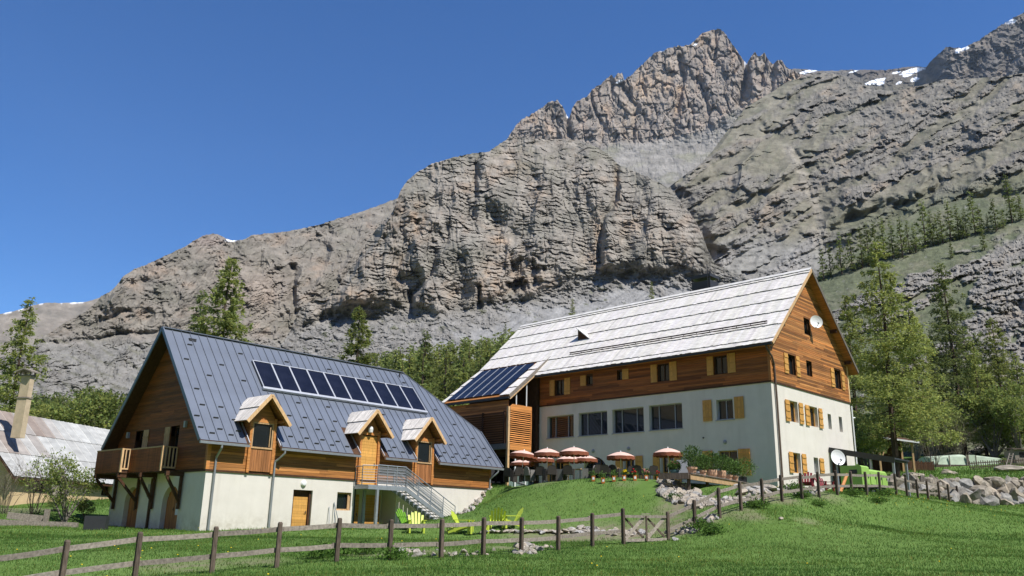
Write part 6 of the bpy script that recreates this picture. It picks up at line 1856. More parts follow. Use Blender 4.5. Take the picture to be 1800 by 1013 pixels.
# row across the upper hillside
HT = [(1460, 487, 432), (1480, 482, 414), (1499, 476, 414), (1516, 471, 406), (1528, 468, 398), (1542, 462, 396), (1556, 456, 388), (1570, 454, 392), (1587, 453, 388),
      (1600, 447, 392), (1610, 444, 396), (1628, 436, 360), (1641, 432, 374), (1658, 428, 374), (1672, 424, 360), (1686, 420, 366), (1700, 418, 372), (1715, 412, 344), (1724, 410, 366), (1738, 408, 378),
      (1752, 406, 354), (1779, 392, 318), (1795, 388, 342), (1448, 492, 440), (1650, 430, 380), (1692, 420, 380), (1764, 400, 370)]
for i, (px, py, top) in enumerate(HT):
    b = on_layer('near_hillside', px, min(py, 500)); d = math.hypot(*b[:2])
    h = (py - top) / F_PX * d * 1.16
    plant(pr(HILL[i % 3]), 'larch_tree', 'dark larch in the belt of trees across the upper hillside', 'tree', b - np.array([0, 0, .4]), h / (11, 12, 10)[i % 3], i * 1.7, 'larches across the upper hillside')
for px, py, top, lab in ((1674, 453, 424, 'small larch by itself below the hillside belt, nearer the lodge'), (1731, 440, 402, 'small spreading larch by itself below the hillside belt, casting a long shadow')):
    b = on_layer('near_hillside', px, py); d = math.hypot(*b[:2])
    plant(pr(HILL[2]), 'larch_tree', lab, 'tree', b - np.array([0, 0, .3]), (py - top) / F_PX * d * 1.1 / 10, 2.0)
# the wood between barn and lodge
rg = np.random.default_rng(77)
def wood_top(px): return np.interp(px, [560, 640, 700, 760, 800, 840, 890, 930], [655, 622, 606, 600, 594, 590, 580, 575])
wl = []
for i in range(105):
    Y = rg.uniform(112, 190); px = rg.uniform(590, 925)
    wl.append((Y, px))
for i, (Y, px) in enumerate(sorted(wl, reverse=True)):
    x = (px - 900) / F_PX * Y
    z = far_ground(x, Y) + .4
    k = (Y - 112) / 78
    tp_px = wood_top(px) + (1 - k) * rg.uniform(-2, 30) + rg.uniform(0, 9)
    h = max(5.0, at(px, tp_px, Y)[2] - z)
    m = i % 3
    plant(pr(FAR[m]), 'larch_tree', 'light green larch of the wood between barn and lodge', 'tree', (x, Y, z), h / (11, 12, 10)[m] * 1.0, rg.uniform(0, 6), 'larches in the wood between barn and lodge')
# leafy shrubs
BUSH = [bush_meshes(41, 2.4, 3.0, .8, 5200, .15, BROAD, gap=.15), bush_meshes(42, 2.0, 2.6, .6, 3600, .17, LARCH_D, gap=.1), bush_meshes(43, 2.3, 2.2, 1.3, 5200, .12, BROAD, gap=.12, blobs=12)]
TW = [twig_mesh(51, 1.6, 3.0), twig_mesh(52, 2.0, 3.6)]
def bush(m, label, px, py, Y, s, rot, name='leafy_shrub', sz=None, parts=None):
    b = at(px, py, Y); b[2] = float(ground(b[0], b[1])) - .05
    return plant(parts or bs(m), name, label, 'shrub', b, s, rot, None, sz)
bush(BUSH[0], 'pale yellow-green bush behind the right half of the greenhouse', 1748, 812, 86, 1.9, 0)
bush(BUSH[0], 'light bush at the right edge above the picket fence', 1796, 815, 84, 1.6, 2)
bush(BUSH[1], 'darker bush left of the greenhouse behind the board fence', 1612, 815, 84, 1.3, 1)
bush(BUSH[1], 'deep green bush behind the left end of the greenhouse', 1662, 812, 88, 1.5, 4)
bush(None, 'grey leafless bush between the shed and the greenhouse', 1640, 815, 80, 1.3, 2, 'bare_shrub', parts=(('twigs', TW[0]),))
bush(None, 'brown leafless bush behind the middle of the greenhouse', 1690, 812, 84, 1.3, 1, 'bare_shrub', parts=(('twigs', TW[1]),))
bush(BUSH[1], 'rounded bush hiding the foot of the lodge gable corner behind the lean-to', 1525, 815, 66, 1.4, 3)
bush(BUSH[0], 'bright bush behind the cottage roof, nearest its chimney', 118, 790, 74, 1.8, 1)
bush(BUSH[0], 'tall leafy bush behind the cottage beside the barn gable', 170, 790, 78, 1.95, 3.3)
bush(BUSH[1], 'dark bush behind the cottage roof ridge between two paler ones', 140, 790, 84, 2.2, 3)
bush(BUSH[0], 'yellowish bush peeping past the left slope of the barn roof', 215, 790, 82, 1.8, .4)
bush(BUSH[1], 'bush at the left edge behind the cottage chimney', 70, 790, 82, 1.9, 1.2)
bush(BUSH[1], 'round bush behind the left gable end of the cottage', 20, 790, 86, 1.9, 2.2)
bush(None, 'pale bare-branched bush beside the barn gable behind the cottage', 200, 790, 72, 1.7, 1, 'bare_shrub', parts=(('twigs', TW[0]),))
bush(None, 'bare grey-brown thicket in front of the cottage wall', 62, 893, 47.5, .95, 1, 'bare_shrub', parts=(('twigs', TW[1]),))
bush(None, 'bare thicket at the left edge in front of the cottage', 8, 893, 47, 1.0, 4, 'bare_shrub', parts=(('twigs', TW[0]),))
bush(BUSH[1], 'small dark green bush at the foot of the multi-stemmed tree', 96, 893, 49, .30, 2)
bush(BUSH[1], 'low dark bush between the small tree and the barn', 152, 893, 48.5, .34, 5)
bush(BUSH[2], 'small multi-stemmed tree with fresh leaves between cottage and barn', 118, 893, 46.5, .98, .4, 'small_tree')

# ------------------------------------------------------------------ ground lookup
def ground_hit(px, py, y0=14, y1=100):
    Y = np.arange(y0, y1, .2)
    d = ray(px, py); d = d / d[1]
    x = d[0] * Y; z = EYE + d[2] * Y
    g = ground(x, Y)
    k = np.argmax(z < g)
    if not (z < g).any(): k = int(np.argmin(np.abs(z - g)))
    return np.array([x[k], Y[k], g[k]])

# ------------------------------------------------------------------ stones
def ico(sub=1):
    t = (1 + 5 ** .5) / 2
    v = [np.array(p, float) / np.linalg.norm(p) for p in ((-1, t, 0), (1, t, 0), (-1, -t, 0), (1, -t, 0), (0, -1, t), (0, 1, t), (0, -1, -t), (0, 1, -t), (t, 0, -1), (t, 0, 1), (-t, 0, -1), (-t, 0, 1))]
    f = [(0, 11, 5), (0, 5, 1), (0, 1, 7), (0, 7, 10), (0, 10, 11), (1, 5, 9), (5, 11, 4), (11, 10, 2), (10, 7, 6), (7, 1, 8), (3, 9, 4), (3, 4, 2), (3, 2, 6), (3, 6, 8), (3, 8, 9), (4, 9, 5), (2, 4, 11), (6, 2, 10), (8, 6, 7), (9, 8, 1)]
    for _ in range(sub):
        c = {}; nf = []
        def m(a, b):
            k = (min(a, b), max(a, b))
            if k not in c:
                q = v[a] + v[b]; v.append(q / np.linalg.norm(q)); c[k] = len(v) - 1
            return c[k]
        for a, b, d in f:
            x, y, z = m(a, b), m(b, d), m(d, a); nf += [(a, x, z), (b, y, x), (d, z, y), (x, y, z)]
        f = nf
    return np.array(v), np.array(f)
_IV, _IF = ico(1)
STN = []; BLD = []
for i in range(9):
    rg = np.random.default_rng(300 + i)
    V = _IV.copy()
    for k in range(9):                                           # knock flat facets off a ball
        n = rg.normal(size=3); n /= np.linalg.norm(n); c = rg.uniform(.38, .72)
        d = V @ n; V = V - np.where(d > c, d - c, 0)[:, None] * n
    V = V * np.array([rg.uniform(.95, 1.5), rg.uniform(.7, 1.1), rg.uniform(.6, .9)]) * 1.12 + rg.normal(0, .035, V.shape)
    g = rg.uniform(.75, 1.2); warm = rg.uniform(-.06, .08)
    BLD.append(np_mesh('boulder', V * [1, 1, 1.35], _IF, BOULDER, face_tint=np.clip(g * np.array([1 + warm, 1, 1 - 1.4 * warm]) * (1 + rg.normal(0, .06, (len(_IF), 1))), 0, 2)))
    STN.append(np_mesh('stone', V, _IF, STONE, face_tint=np.clip(g * np.array([1 + warm, 1, 1 - 1.4 * warm]) * (1 + rg.normal(0, .05, (len(_IF), 1))), 0, 2)))
rs = random.Random(9)
def stone(parent, org, p, s, name='stone', flat=1.0, rz=None):
    o = link(name, (BLD if name == 'boulder' else STN)[rs.randrange(9)], parent, loc=[float(c) for c in (np.array(p) - np.array(org))])
    o.scale = (s * rs.uniform(.85, 1.2), s * rs.uniform(.8, 1.1), s * flat * rs.uniform(.85, 1.2))
    o.rotation_euler = (rs.uniform(-.3, .3), rs.uniform(-.3, .3), rs.uniform(0, 6.28) if rz is None else rz)
    return o
def in_poly(x, y, P):
    c = False; j = len(P) - 1
    for i in range(len(P)):
        if (P[i][1] > y) != (P[j][1] > y) and x < (P[j][0] - P[i][0]) * (y - P[i][1]) / (P[j][1] - P[i][1]) + P[i][0]: c = not c
        j = i
    return c
def heap(name, label, cat, poly_, n, s0, s1, y0=14):
    xs = [p[0] for p in poly_]; ys = [p[1] for p in poly_]
    org = ground_hit(sum(xs) / len(xs), sum(ys) / len(ys), y0)
    t = thing(name, label, cat, org)
    k = 0; tries = 0
    while k < n and tries < n * 30:
        tries += 1
        x, y = rs.uniform(min(xs), max(xs)), rs.uniform(min(ys), max(ys))
        if not in_poly(x, y, poly_): continue
        p = ground_hit(x, y, y0); s = rs.uniform(s0, s1)
        stone(t, org, p + np.array([0, 0, s * .12]), s); k += 1
    return t
heap('rubble_heap', 'heap of pale broken stones on the bank below the flower-pot deck', 'stone heap', [(1157, 850), (1175, 844), (1200, 853), (1222, 866), (1250, 880), (1268, 892), (1238, 896), (1205, 890), (1180, 886), (1160, 872)], 240, .10, .25, 34)
heap('rubble_edge', 'band of pale rubble along the ground below the lodge corner, behind the fence', 'stones', [(1250, 880), (1300, 876), (1360, 862), (1362, 870), (1320, 884), (1260, 892)], 60, .10, .21, 34)
heap('rubble_edge', 'loose stones under the red garden chairs beside the lodge gable', 'stones', [(1395, 862), (1440, 860), (1442, 870), (1396, 872)], 34, .10, .21, 38)
heap('rubble_edge', 'strip of small stones where the bank meets the barn end wall', 'stones', [(806, 908), (824, 893), (846, 868), (858, 852), (866, 856), (850, 878), (830, 900), (815, 912)], 60, .10, .2, 44)
heap('rubble_edge', 'scattered pale stones at the fence foot left of the gate', 'stones', [(905, 962), (975, 962), (965, 974), (900, 976)], 22, .10, .2, 24)
heap('rubble_edge', 'few small stones under the fence in front of the yellow chairs', 'stones', [(700, 968), (870, 968), (860, 978), (720, 982)], 26, .06, .14, 22)
heap('rubble_edge', 'stones and broken slabs around the foot of the fence just right of the gate', 'stones', [(1185, 935), (1250, 905), (1265, 912), (1215, 945), (1190, 955)], 34, .08, .2, 30)
heap('rubble_edge', 'rough stone edging along the back of the lawn behind the gate', 'stones', [(1000, 928), (1080, 934), (1140, 938), (1140, 946), (1060, 942), (1000, 938)], 46, .09, .20, 33)
# low edging of flat yellowish slabs at the back of the lawn
org = ground_hit(940, 938, 33); t = thing('slab_edging', 'low edging of flat ochre slabs along the foot of the grass bank', 'stone edging', org)
for i in range(30):
    px = 850 + i * 6.4; p = ground_hit(px, 938.5 - .0 * i + rs.uniform(-1.2, 1.2), 33); o = stone(t, org, p + np.array([0, 0, .08]), .18, flat=.5)
# laid slabs by the lodge corner
org = ground_hit(1330, 865, 40); t = thing('slab_edging', 'long flat slabs laid in steps at the lodge corner below the deck', 'stone edging', org)
for i in range(30):
    px = rs.uniform(1300, 1395); p = ground_hit(px, 861 - (px - 1350) * .05 + rs.uniform(-5, 7), 38); stone(t, org, p + np.array([0, 0, .08]), rs.uniform(.28, .5), flat=.5)
# boulder wall
org = at(1700, 884, 58); t = thing('boulder_wall', 'retaining wall of big rough boulders below the upper lawn', 'stone wall', org)
rows = [(884, 15), (875, 16), (866, 17), (857, 16), (850, 12)]
for r_, (py, hh) in enumerate(rows):
    px = 1600 - r_ * 17 + (60 if r_ == 0 else 0)
    while px < 1850:
        w = rs.uniform(.75, 1.5) * hh * (1.1 if px > 1690 else .85)
        Y = 56.3 + r_ * .35 + rs.uniform(-.25, .25)
        p = at(px + w / 2, py + rs.uniform(-3, 3) + (px - 1700) * .012, Y)
        s = w / 2 / F_PX * Y * 1.15
        o = stone(t, org, p, s, 'boulder', rz=rs.uniform(-.5, .5)); o.scale = (s * 1.15, s * 1.0, hh / F_PX * Y * .95); o.rotation_euler = (rs.uniform(-.6, .6), rs.uniform(-.5, .5), rs.uniform(-.8, .8))
        px += w * .86
for px, py, Y, s, lab in ((1776, 829, 72, .75, 'large white boulder on the upper lawn by the ladder'), (1668, 834, 70, .62, 'flat pale rock on the upper lawn below the greenhouse'), (1606, 839, 65, .5, 'small flat rock on the lawn near the tall larch trunk'),
                          (1373, 914, 34.5, .11, 'single white stone on the grassy slope below the fence')):
    p = ground_hit(px, py, Y - 12)
    o = link('boulder', STN[rs.randrange(9)], None, loc=p + np.array([0, 0, s * .15])); o.scale = (s * 1.2, s, s * .8); o.rotation_euler = (0, 0, rs.uniform(0, 6)); tag(o, lab, 'rock')

# ------------------------------------------------------------------ fences and gate
def fence(name, label, pts, heights, rails=(.93, .40)):
    g0 = pts[len(pts) // 2]
    t = thing(name, label, 'fence', g0)
    g = []
    for p in pts:
        q = np.array(p); q[2] = min(q[2], float(ground(q[0], q[1]))) if abs(q[2] - float(ground(q[0], q[1]))) > .25 else q[2]; g.append(q)
    mb0 = None
    for i, p in enumerate(g):
        d = (g[min(i + 1, len(g) - 1)] - g[max(i - 1, 0)])[:2]; a = math.atan2(d[1], d[0])
        mb = MB(); h = heights[i]; lean = rs.uniform(-.02, .02)
        mb.add([(-.055, -.055, -.5), (.055, -.055, -.5), (.055, .055, -.5), (-.055, .055, -.5), (-.052 + lean, -.052, h - .02), (.052 + lean, -.052, h - .02), (.052 + lean, .052, h - .02), (-.052 + lean, .052, h - .02),
                (-.035 + lean, -.035, h + .02), (.035 + lean, -.035, h + .02), (.035 + lean, .035, h + .02), (-.035 + lean, .035, h + .02)],
               [(0, 1, 5, 4), (1, 2, 6, 5), (2, 3, 7, 6), (3, 0, 4, 7), (4, 5, 9, 8), (5, 6, 10, 9), (6, 7, 11, 10), (7, 4, 8, 11), (8, 9, 10, 11)], jit(.2))
        obj('post', mb, WOOD_POST, t, loc=p - g0, rotz=a)
    for i in range(len(g) - 1):
        p, q = g[i], g[i + 1]; d = q - p; n = np.array([-d[1], d[0], 0]); n /= np.linalg.norm(n)
        for hr in rails:
            mb = MB(); s_ = .078; z0, z1 = hr * heights[i] / 1.1, hr * heights[i + 1] / 1.1
            a = p - g0 + n * s_ + (0, 0, z0 + rs.uniform(-.02, .02)); b = q - g0 + n * s_ + (0, 0, z1 + rs.uniform(-.02, .02))
            m_ = (a + b) / 2 + np.array([0, 0, rs.uniform(-.02, .005)])
            k = jit(.18)
            mb.bar(a - d / np.linalg.norm(d) * .12, m_, .045, .12, k); mb.bar(m_, b + d / np.linalg.norm(d) * .12, .045, .12, k)
            obj('rail', mb, WOOD_GREY, t)
    return t
pl = [at(-25, 1066, 18.8)] + [at(*p) for p in POSTS]
fence('timber_fence', 'weathered two-rail timber fence along the foreground meadow, left of the gate', pl, [1.1] * 12 + [1.28])
pr_ = [at(*p) for p in POSTS_R]
hs_ = [1.12] + [1.12] * 13 + [1.1, 1.1] + [1.08] * 3 + [1.05] * 6
fence('timber_fence', 'two-rail timber fence climbing from the gate past the lodge to the boulder wall', pr_, hs_[:len(pr_)])
gp, gq = at(*POSTS[-1]), at(*POSTS_R[0])
gt = thing('gate', 'small timber gate with two crossed-brace panels in the fence', 'gate', gp)
d = gq - gp; L = np.linalg.norm(d[:2]); ga = math.atan2(d[1], d[0]); sl_ = d[2] / L
def G(a, z, y=0.0): return np.array([a * math.cos(ga) - y * math.sin(ga), a * math.sin(ga) + y * math.cos(ga), z + sl_ * a])
for nm, a0, z0, a1, z1, w, h, y, m_, k in (('top_rail', .08, 1.0, L - .08, .95, .05, .10, 0, WOOD_GREY, 1), ('bottom_rail', .08, .14, L - .08, .12, .05, .11, 0, WOOD_GREY, 1.3),
                                           ('stile', L / 2, .1, L / 2, 1.0, .11, .06, -.04, WOOD_POST, 1.4), ('brace', .12, .2, L / 2 - .08, .93, .03, .12, .035, WOOD_GREY, 1.5), ('brace', L / 2 + .1, .2, L - .12, .93, .03, .12, .035, WOOD_GREY, 1.5),
                                           ('brace', .12, .93, L / 2 - .08, .2, .03, .07, .07, WOOD_POST, 1.1), ('brace', L / 2 + .1, .93, L - .12, .2, .03, .07, .07, WOOD_POST, 1.1), ('cap', L / 2 - .2, 1.07, L / 2 + .2, 1.07, .06, .03, 0, WOOD_GREY, 1.2)):
    mb = MB(); mb.bar(G(a0, z0, y), G(a1, z1, y), w, h, k); obj(nm, mb, m_, gt)

# ------------------------------------------------------------------ terrace
# deck with pots
C0, C1, C2, C3, C4 = np.array([8.45, 40.1]), np.array([13.1, 47.3]), np.array([12.3, 48.6]), np.array([6.3, 44.5]), np.array([6.3, 40.6])
ZD = TERR + .10
deck = thing('timber_deck', 'low timber deck edge carrying the row of flower pots', 'deck', (C0[0], C0[1], ZD))
def D3(p, z=0): return (p[0] - C0[0], p[1] - C0[1], z)
dv = (C1 - C0) / np.linalg.norm(C1 - C0); lv = np.array([-dv[1], dv[0]])
mb = MB()
wd = 1.5
for i in range(int(np.linalg.norm(C1 - C0) / .15)):
    a = C0 + dv * .15 * i
    mb.obox(D3(a, -.04), (*(dv * .142), 0), (*(lv * wd), 0), (0, 0, .035), jit(.15))
obj('deck_boards', mb, WOOD_GREY, deck, kind='stuff')
mb = MB(); n_ = np.array([dv[1], -dv[0]]); mb.obox(D3(C0 + n_ * .02, -.26), (*(C1 - C0), 0), (*(n_ * .05), 0), (0, 0, .24), .9); obj('fascia', mb, WOOD_PALE, deck)
mb = MB(); mb.obox(D3(C0, .005), (*(C1 - C0), 0), (*(n_ * .12), 0), (0, 0, .04), .7); obj('edge_board', mb, WOOD_GREY, deck)
mb = MB(); mb.obox(D3(C0 - dv * .05, -.24), (*(lv * wd), 0), (*(-dv * .05), 0), (0, 0, .28), 1.6); obj('fascia', mb, WOOD_POST, deck)
for i in range(4):
    a = C0 + dv * (.3 + i * 2.5) + lv * .15; mb = MB(); mb.box(-.07, .07, -.07, .07, -1.2, -.05); obj('deck_post', mb, WOOD_POST, deck, loc=D3(a))

def pot(label, p, r, h, fr, fz, mat, fm=SHRUB, nleaf=700, leaf=.10, seed=1, cat='potted plant', shape='rim', flowers=None):
    t = thing('potted_plant', label, cat, p, rs.uniform(0, 6))
    mb = MB()
    if shape == 'rim': pf = [(r * .68, 0), (r * .9, h * .72), (r * .9, h * .73), (r * 1.05, h * .74), (r * 1.05, h), (r * .9, h), (r * .88, h * .9)]
    elif shape == 'belly': pf = [(r * .6, 0), (r * .95, h * .45), (r, h * .8), (r * .95, h), (r * .85, h), (r * .84, h * .9)]
    else: pf = [(r * .9, 0), (r, h), (r * .9, h), (r * .88, h * .9)]
    n = 4 if shape == 'box' else 14
    mb.lathe((0, 0, 0), pf, n, jit(.08)); obj('pot', mb, mat, t)
    mb = MB(); mb.lathe((0, 0, h * .88), [(r * .86, 0), (0, .01)], 10); obj('soil', mb, SOIL, t)
    rg = np.random.default_rng(seed)
    d = rg.normal(size=(nleaf, 3)); d /= np.linalg.norm(d, axis=1, keepdims=True)
    q = d * (rg.random(nleaf) ** .45)[:, None] * np.array([fr, fr, fz * .5]) * (1 + .25 * fbm(d[:, 0] * 2, d[:, 2] * 2 + d[:, 1], 2, seed))[:, None] + np.array([0, 0, h + fz * .48])
    D = d + rg.normal(0, .5, d.shape) + np.array([0, 0, .6]); D /= np.linalg.norm(D, axis=1, keepdims=True)
    V, F = blades(q, D, rg.uniform(.8, 1.5, nleaf) * leaf, rg.uniform(.4, .7, nleaf) * leaf, rg)
    g = np.clip(1 + rg.normal(0, .3, nleaf), .4, 2)
    link('foliage', np_mesh('foliage', V, F, fm, face_tint=np.stack([g, g, g], 1)), t)
    segs = [((0, 0, h * .85), (rg.normal(0, fr * .4), rg.normal(0, fr * .4), h + fz * .6), .012, .006) for k in range(5)]
    V, F = tubes(segs, 4); link('stems', np_mesh('stems', V, F, BARK_GREY), t)
    if flowers is not None:
        fmat, nf, fsz = flowers
        mb = MB()
        for k in range(nf):
            a = rg.uniform(0, 6.28); rr = fr * rg.uniform(.1, .8); c = np.array([rr * math.cos(a), rr * math.sin(a), h + fz * rg.uniform(.45, 1.0)])
            mb.lathe(c, [(0, -fsz * .4), (fsz * .8, -fsz * .1), (fsz, fsz * .3), (0, fsz * .5)], 6, jit(.2))
        obj('blossoms', mb, fmat, t)
    return t
def on_deck(px, inset=.28):
    dd_ = ray(px, 835); k = dd_[0] / dd_[1]                      # where that bearing meets the deck edge
    q0 = C0 + lv * inset
    s = (k * q0[1] - q0[0]) / (dv[0] - k * dv[1]); s = max(.15, min(s, np.linalg.norm(C1 - C0) - .1))
    q = q0 + dv * s
    return np.array([q[0], q[1], ZD])
for i, (px, r, h, fr, fz, shp, lab, ins) in enumerate((
        (1217, .20, .34, .42, .72, 'rim', 'leafy oleander in a rimmed terracotta pot at the front corner of the deck', .3), (1227, .18, .30, .42, .62, 'rim', 'oleander in a grey pot just behind the front-corner one', .9),
        (1236, .15, .28, .30, .55, 'rim', 'leafy plant in the smallest pale terracotta pot, second along the deck edge', .25), (1252, .22, .38, .40, .62, 'belly', 'plant in a round-bellied beige pot in the middle of the row', .3),
        (1268, .21, .42, .38, .62, 'belly', 'plant in a tall pinkish pot beside the round-bellied beige one', .3), (1281, .17, .32, .36, .66, 'rim', 'airy plant in a terracotta pot near the low window shutter', .45),
        (1292, .15, .30, .30, .5, 'rim', 'plant in a rimmed bright terracotta pot near the far end of the deck', .25))):
    pot(lab, on_deck(px, ins), r * 1.2, h * 1.15, fr * 1.3, fz * 1.45, TERRACOTTA if i != 1 else GREY_PLASTIC, seed=400 + i, shape=shp)
pot('widest bushy plant in a dark tub at the house end of the deck', on_deck(1311, .15), .28, .34, .8, 1.05, DARK_METAL, seed=420, nleaf=700, shape='box')
pot('pink-blossomed geranium in a blue-green tub beside the rightmost parasol', at(1186, 838, 41.6) * [1, 1, 0] + [0, 0, TERR], .22, .36, .30, .42, surf('blue_green_tub', (.06, .13, .13), .5, .4, var=.1), seed=421, flowers=(FLOWER_P, 12, .06))
pot('dwarf shrub in a white bowl by the barn end of the terrace', at(879, 852, 52.3) * [1, 1, 0] + [0, 0, float(ground(*at(879, 852, 52.3)[:2]))], .18, .22, .34, .5, WHITE_PAINT, fm=BROAD, seed=422)
mb = MB(); mb.box(-.28, .28, -.03, .03, 0, .95, .8); q = at(1200, 836, 43); o = obj('slate_board', mb, GREY_PLASTIC, None, loc=(q[0], q[1], TERR), rotz=R(-10)); tag(o, 'plain grey standing board between the parasol and the pots', 'board')

# orange planter tins with a white tag and flowers along the terrace edge
def tin(px, py, Y, label, flower):
    p = at(px, py, Y); p[2] = float(ground(p[0], p[1])) + .0
    t = thing('planter_tin', label, 'planter', p, R(8 * rs.uniform(-1, 1)), 'orange planters along the terrace edge')
    mb = MB(); mb.add([(-.075, -.07, 0), (.075, -.07, 0), (.075, .07, 0), (-.075, .07, 0), (-.09, -.085, .27), (.09, -.085, .27), (.09, .085, .27), (-.09, .085, .27)], [(0, 1, 5, 4), (1, 2, 6, 5), (2, 3, 7, 6), (3, 0, 4, 7), (4, 5, 6, 7)])
    obj('tin', mb, ORANGE_PL, t)
    mb = MB(); mb.box(-.05, .05, -.088, -.083, .08, .20); obj('tag', mb, PAPER, t)
    rg = np.random.default_rng(int(px)); n = 90
    P = np.stack([rg.normal(0, .09, n), rg.normal(0, .08, n), .27 + np.abs(rg.normal(0, .12, n))], 1); D = rg.normal(size=(n, 3)); D[:, 2] = abs(D[:, 2]) + .4; D /= np.linalg.norm(D, axis=1, keepdims=True)
    V, F = blades(P, D, np.full(n, .09), np.full(n, .05), rg); link('foliage', np_mesh('foliage', V, F, SHRUB, face_tint=np.ones((n, 3))), t)
    if flower is not None:
        mb = MB()
        for k in range(9): mb.lathe((rg.normal(0, .1), rg.normal(0, .07), .36 + abs(rg.normal(0, .1))), [(0, -.02), (.045, 0), (.05, .025), (0, .04)], 6, jit(.2))
        obj('blossoms', mb, flower, t)
for i, (px, py, f, lab) in enumerate(((1043, 842, None, 'orange planter tin at the left end of the row, in front of a red-cushioned chair'), (1060, 842, None, 'orange planter tin second from the left end of the row'),
        (1079, 842, None, 'orange planter tin with only green leaves, third from the left'), (1097, 842, FLOWER_Y, 'orange planter tin with small yellow flowers below the middle parasol'),
        (1116, 842, FLOWER_R, 'orange planter tin with bright red blossoms right of the middle parasol'), (1136, 841, FLOWER_P, 'orange planter tin with pink blossoms, second from the right end'),
        (1157, 840, FLOWER_R, 'orange planter tin at the right end of the row, near the rubble heap'))):
    tin(px, py, 42.6 + (.6 if px < 1060 else 0), lab, f)

# parasols
def parasol_meshes(Rr, H):
    out = {}
    mb = MB(); n = 8; m = 6; drop = .31
    def rim(k, q):
        a = 2 * math.pi * k / (n * m); sec = (k % m) / m
        r = Rr * q * (1 - .035 * math.sin(math.pi * sec)); z = H - drop * (q ** 1.7) + .015 * math.sin(math.pi * sec) * q
        return np.array([r * math.cos(a), r * math.sin(a), z])
    qs = [.04, .3, .6, .85, 1.0]
    vs = [rim(k, q) for q in qs for k in range(n * m)]; fs = []; N_ = n * m
    for i in range(len(qs) - 1):
        for k in range(N_): fs.append((i * N_ + k, i * N_ + (k + 1) % N_, (i + 1) * N_ + (k + 1) % N_, (i + 1) * N_ + k))
    mb.add(vs, fs); out['canopy'] = mb.mesh('canopy', CANVAS)
    mb = MB(); vs = []; fs = []
    for k in range(N_):
        p = rim(k, 1.0); sec = (k % m) / m
        hz = .19 + .05 * abs(math.sin(2 * math.pi * sec)); vs += [p, p * [1.01, 1.01, 1] - [0, 0, hz]]
    for k in range(N_): fs.append((2 * k, 2 * ((k + 1) % N_), 2 * ((k + 1) % N_) + 1, 2 * k + 1))
    mb.add(vs, fs); out['valance'] = mb.mesh('valance', CANVAS_V)
    mb = MB(); mb.tube((0, 0, 0), (0, 0, H + .0), .022, n=7); mb.lathe((0, 0, H), [(.035, -.02), (.035, .03), (.0, .10)], 7); out['pole'] = mb.mesh('pole', WHITE_PAINT)
    for k in range(8):
        a = 2 * math.pi * k / 8
    mb = MB()
    for k in range(8):
        a = 2 * math.pi * k / 8; mb.tube((0, 0, H - .30), (.55 * Rr * math.cos(a), .55 * Rr * math.sin(a), H - drop * .36 - .03), .008, n=4)
    out['ribs'] = mb.mesh('ribs', WHITE_PAINT)
    mb = MB(); mb.lathe((0, 0, 0), [(.26, 0), (.26, .05), (.05, .08), (.04, .25), (0, .25)], 12); out['base'] = mb.mesh('base', GREY_PLASTIC)
    return out
PM = {1.0: parasol_meshes(.86, 2.12)}
for i, (px, py, Y, w, lab) in enumerate(((1174, 788, 47.2, 51, 'salmon parasol at the right end of the terrace, beside the pink geranium'), (1091, 794.5, 49.5, 50, 'salmon parasol standing alone in front of the arched window'),
        (1009, 786.5, 47.6, 51, 'highest salmon parasol of the overlapping trio left of the arch'), (1001, 801, 51.5, 46, 'salmon parasol mostly hidden under the highest one, left of it'), (1027, 799.5, 51.5, 46, 'salmon parasol half hidden under the highest one, towards the arch'),
        (962, 788.5, 49.0, 47, 'pale-topped salmon parasol below the leftmost big window'), (953, 800, 52.0, 42, 'lower salmon parasol tucked under the pale-topped one'),
        (916, 791.5, 50.5, 50, 'tilted salmon parasol below the louvred timber screen'), (918.5, 808, 52.5, 42, 'lowest and smallest salmon parasol, nearest the barn roof end'))):
    p = at(px, py, Y); s = w / 2 / F_PX * Y / .86; hz = (p[2] - TERR + .0) / 2.12
    t = thing('parasol', lab, 'parasol', (p[0], p[1], TERR), rs.uniform(0, .7), 'salmon parasols on the terrace'); t.scale = (s, s, hz)
    if i == 7: t.rotation_euler = (R(-2), R(6), .2)
    for nm, me in PM[1.0].items(): link(nm, me, t)
# terrace tables and chairs
mb = MB(); mb.box(-.42, .42, -.35, .35, .70, .74); tb_top = mb.mesh('tabletop', WOOD_PALE)
mb = MB(); mb.box(-.025, .025, -.025, .025, 0, .70); tb_leg = mb.mesh('leg', DARK_METAL)
for px, Y, lab in ((925, 49.5, 'wooden-topped terrace table under the tilted parasol'), (944, 50.5, 'small wooden terrace table between the two leftmost dark armchairs'), (979, 48.6, 'wooden terrace table right of the pale-topped parasol pole'),
                   (1023, 48.0, 'wooden terrace table right of the highest parasol pole'), (1072, 46.5, 'terrace table behind the red-cushioned chairs'), (1128, 47.0, 'terrace table between the two single parasols')):
    q = at(px, 840, Y); t = thing('terrace_table', lab, 'table', (q[0], q[1], TERR), R(rs.uniform(-20, 40)), 'tables on the terrace')
    link('tabletop', tb_top, t)
    for a in (-.36, .36):
        for b in (-.29, .29): link('leg', tb_leg, t, loc=(a, b, 0))
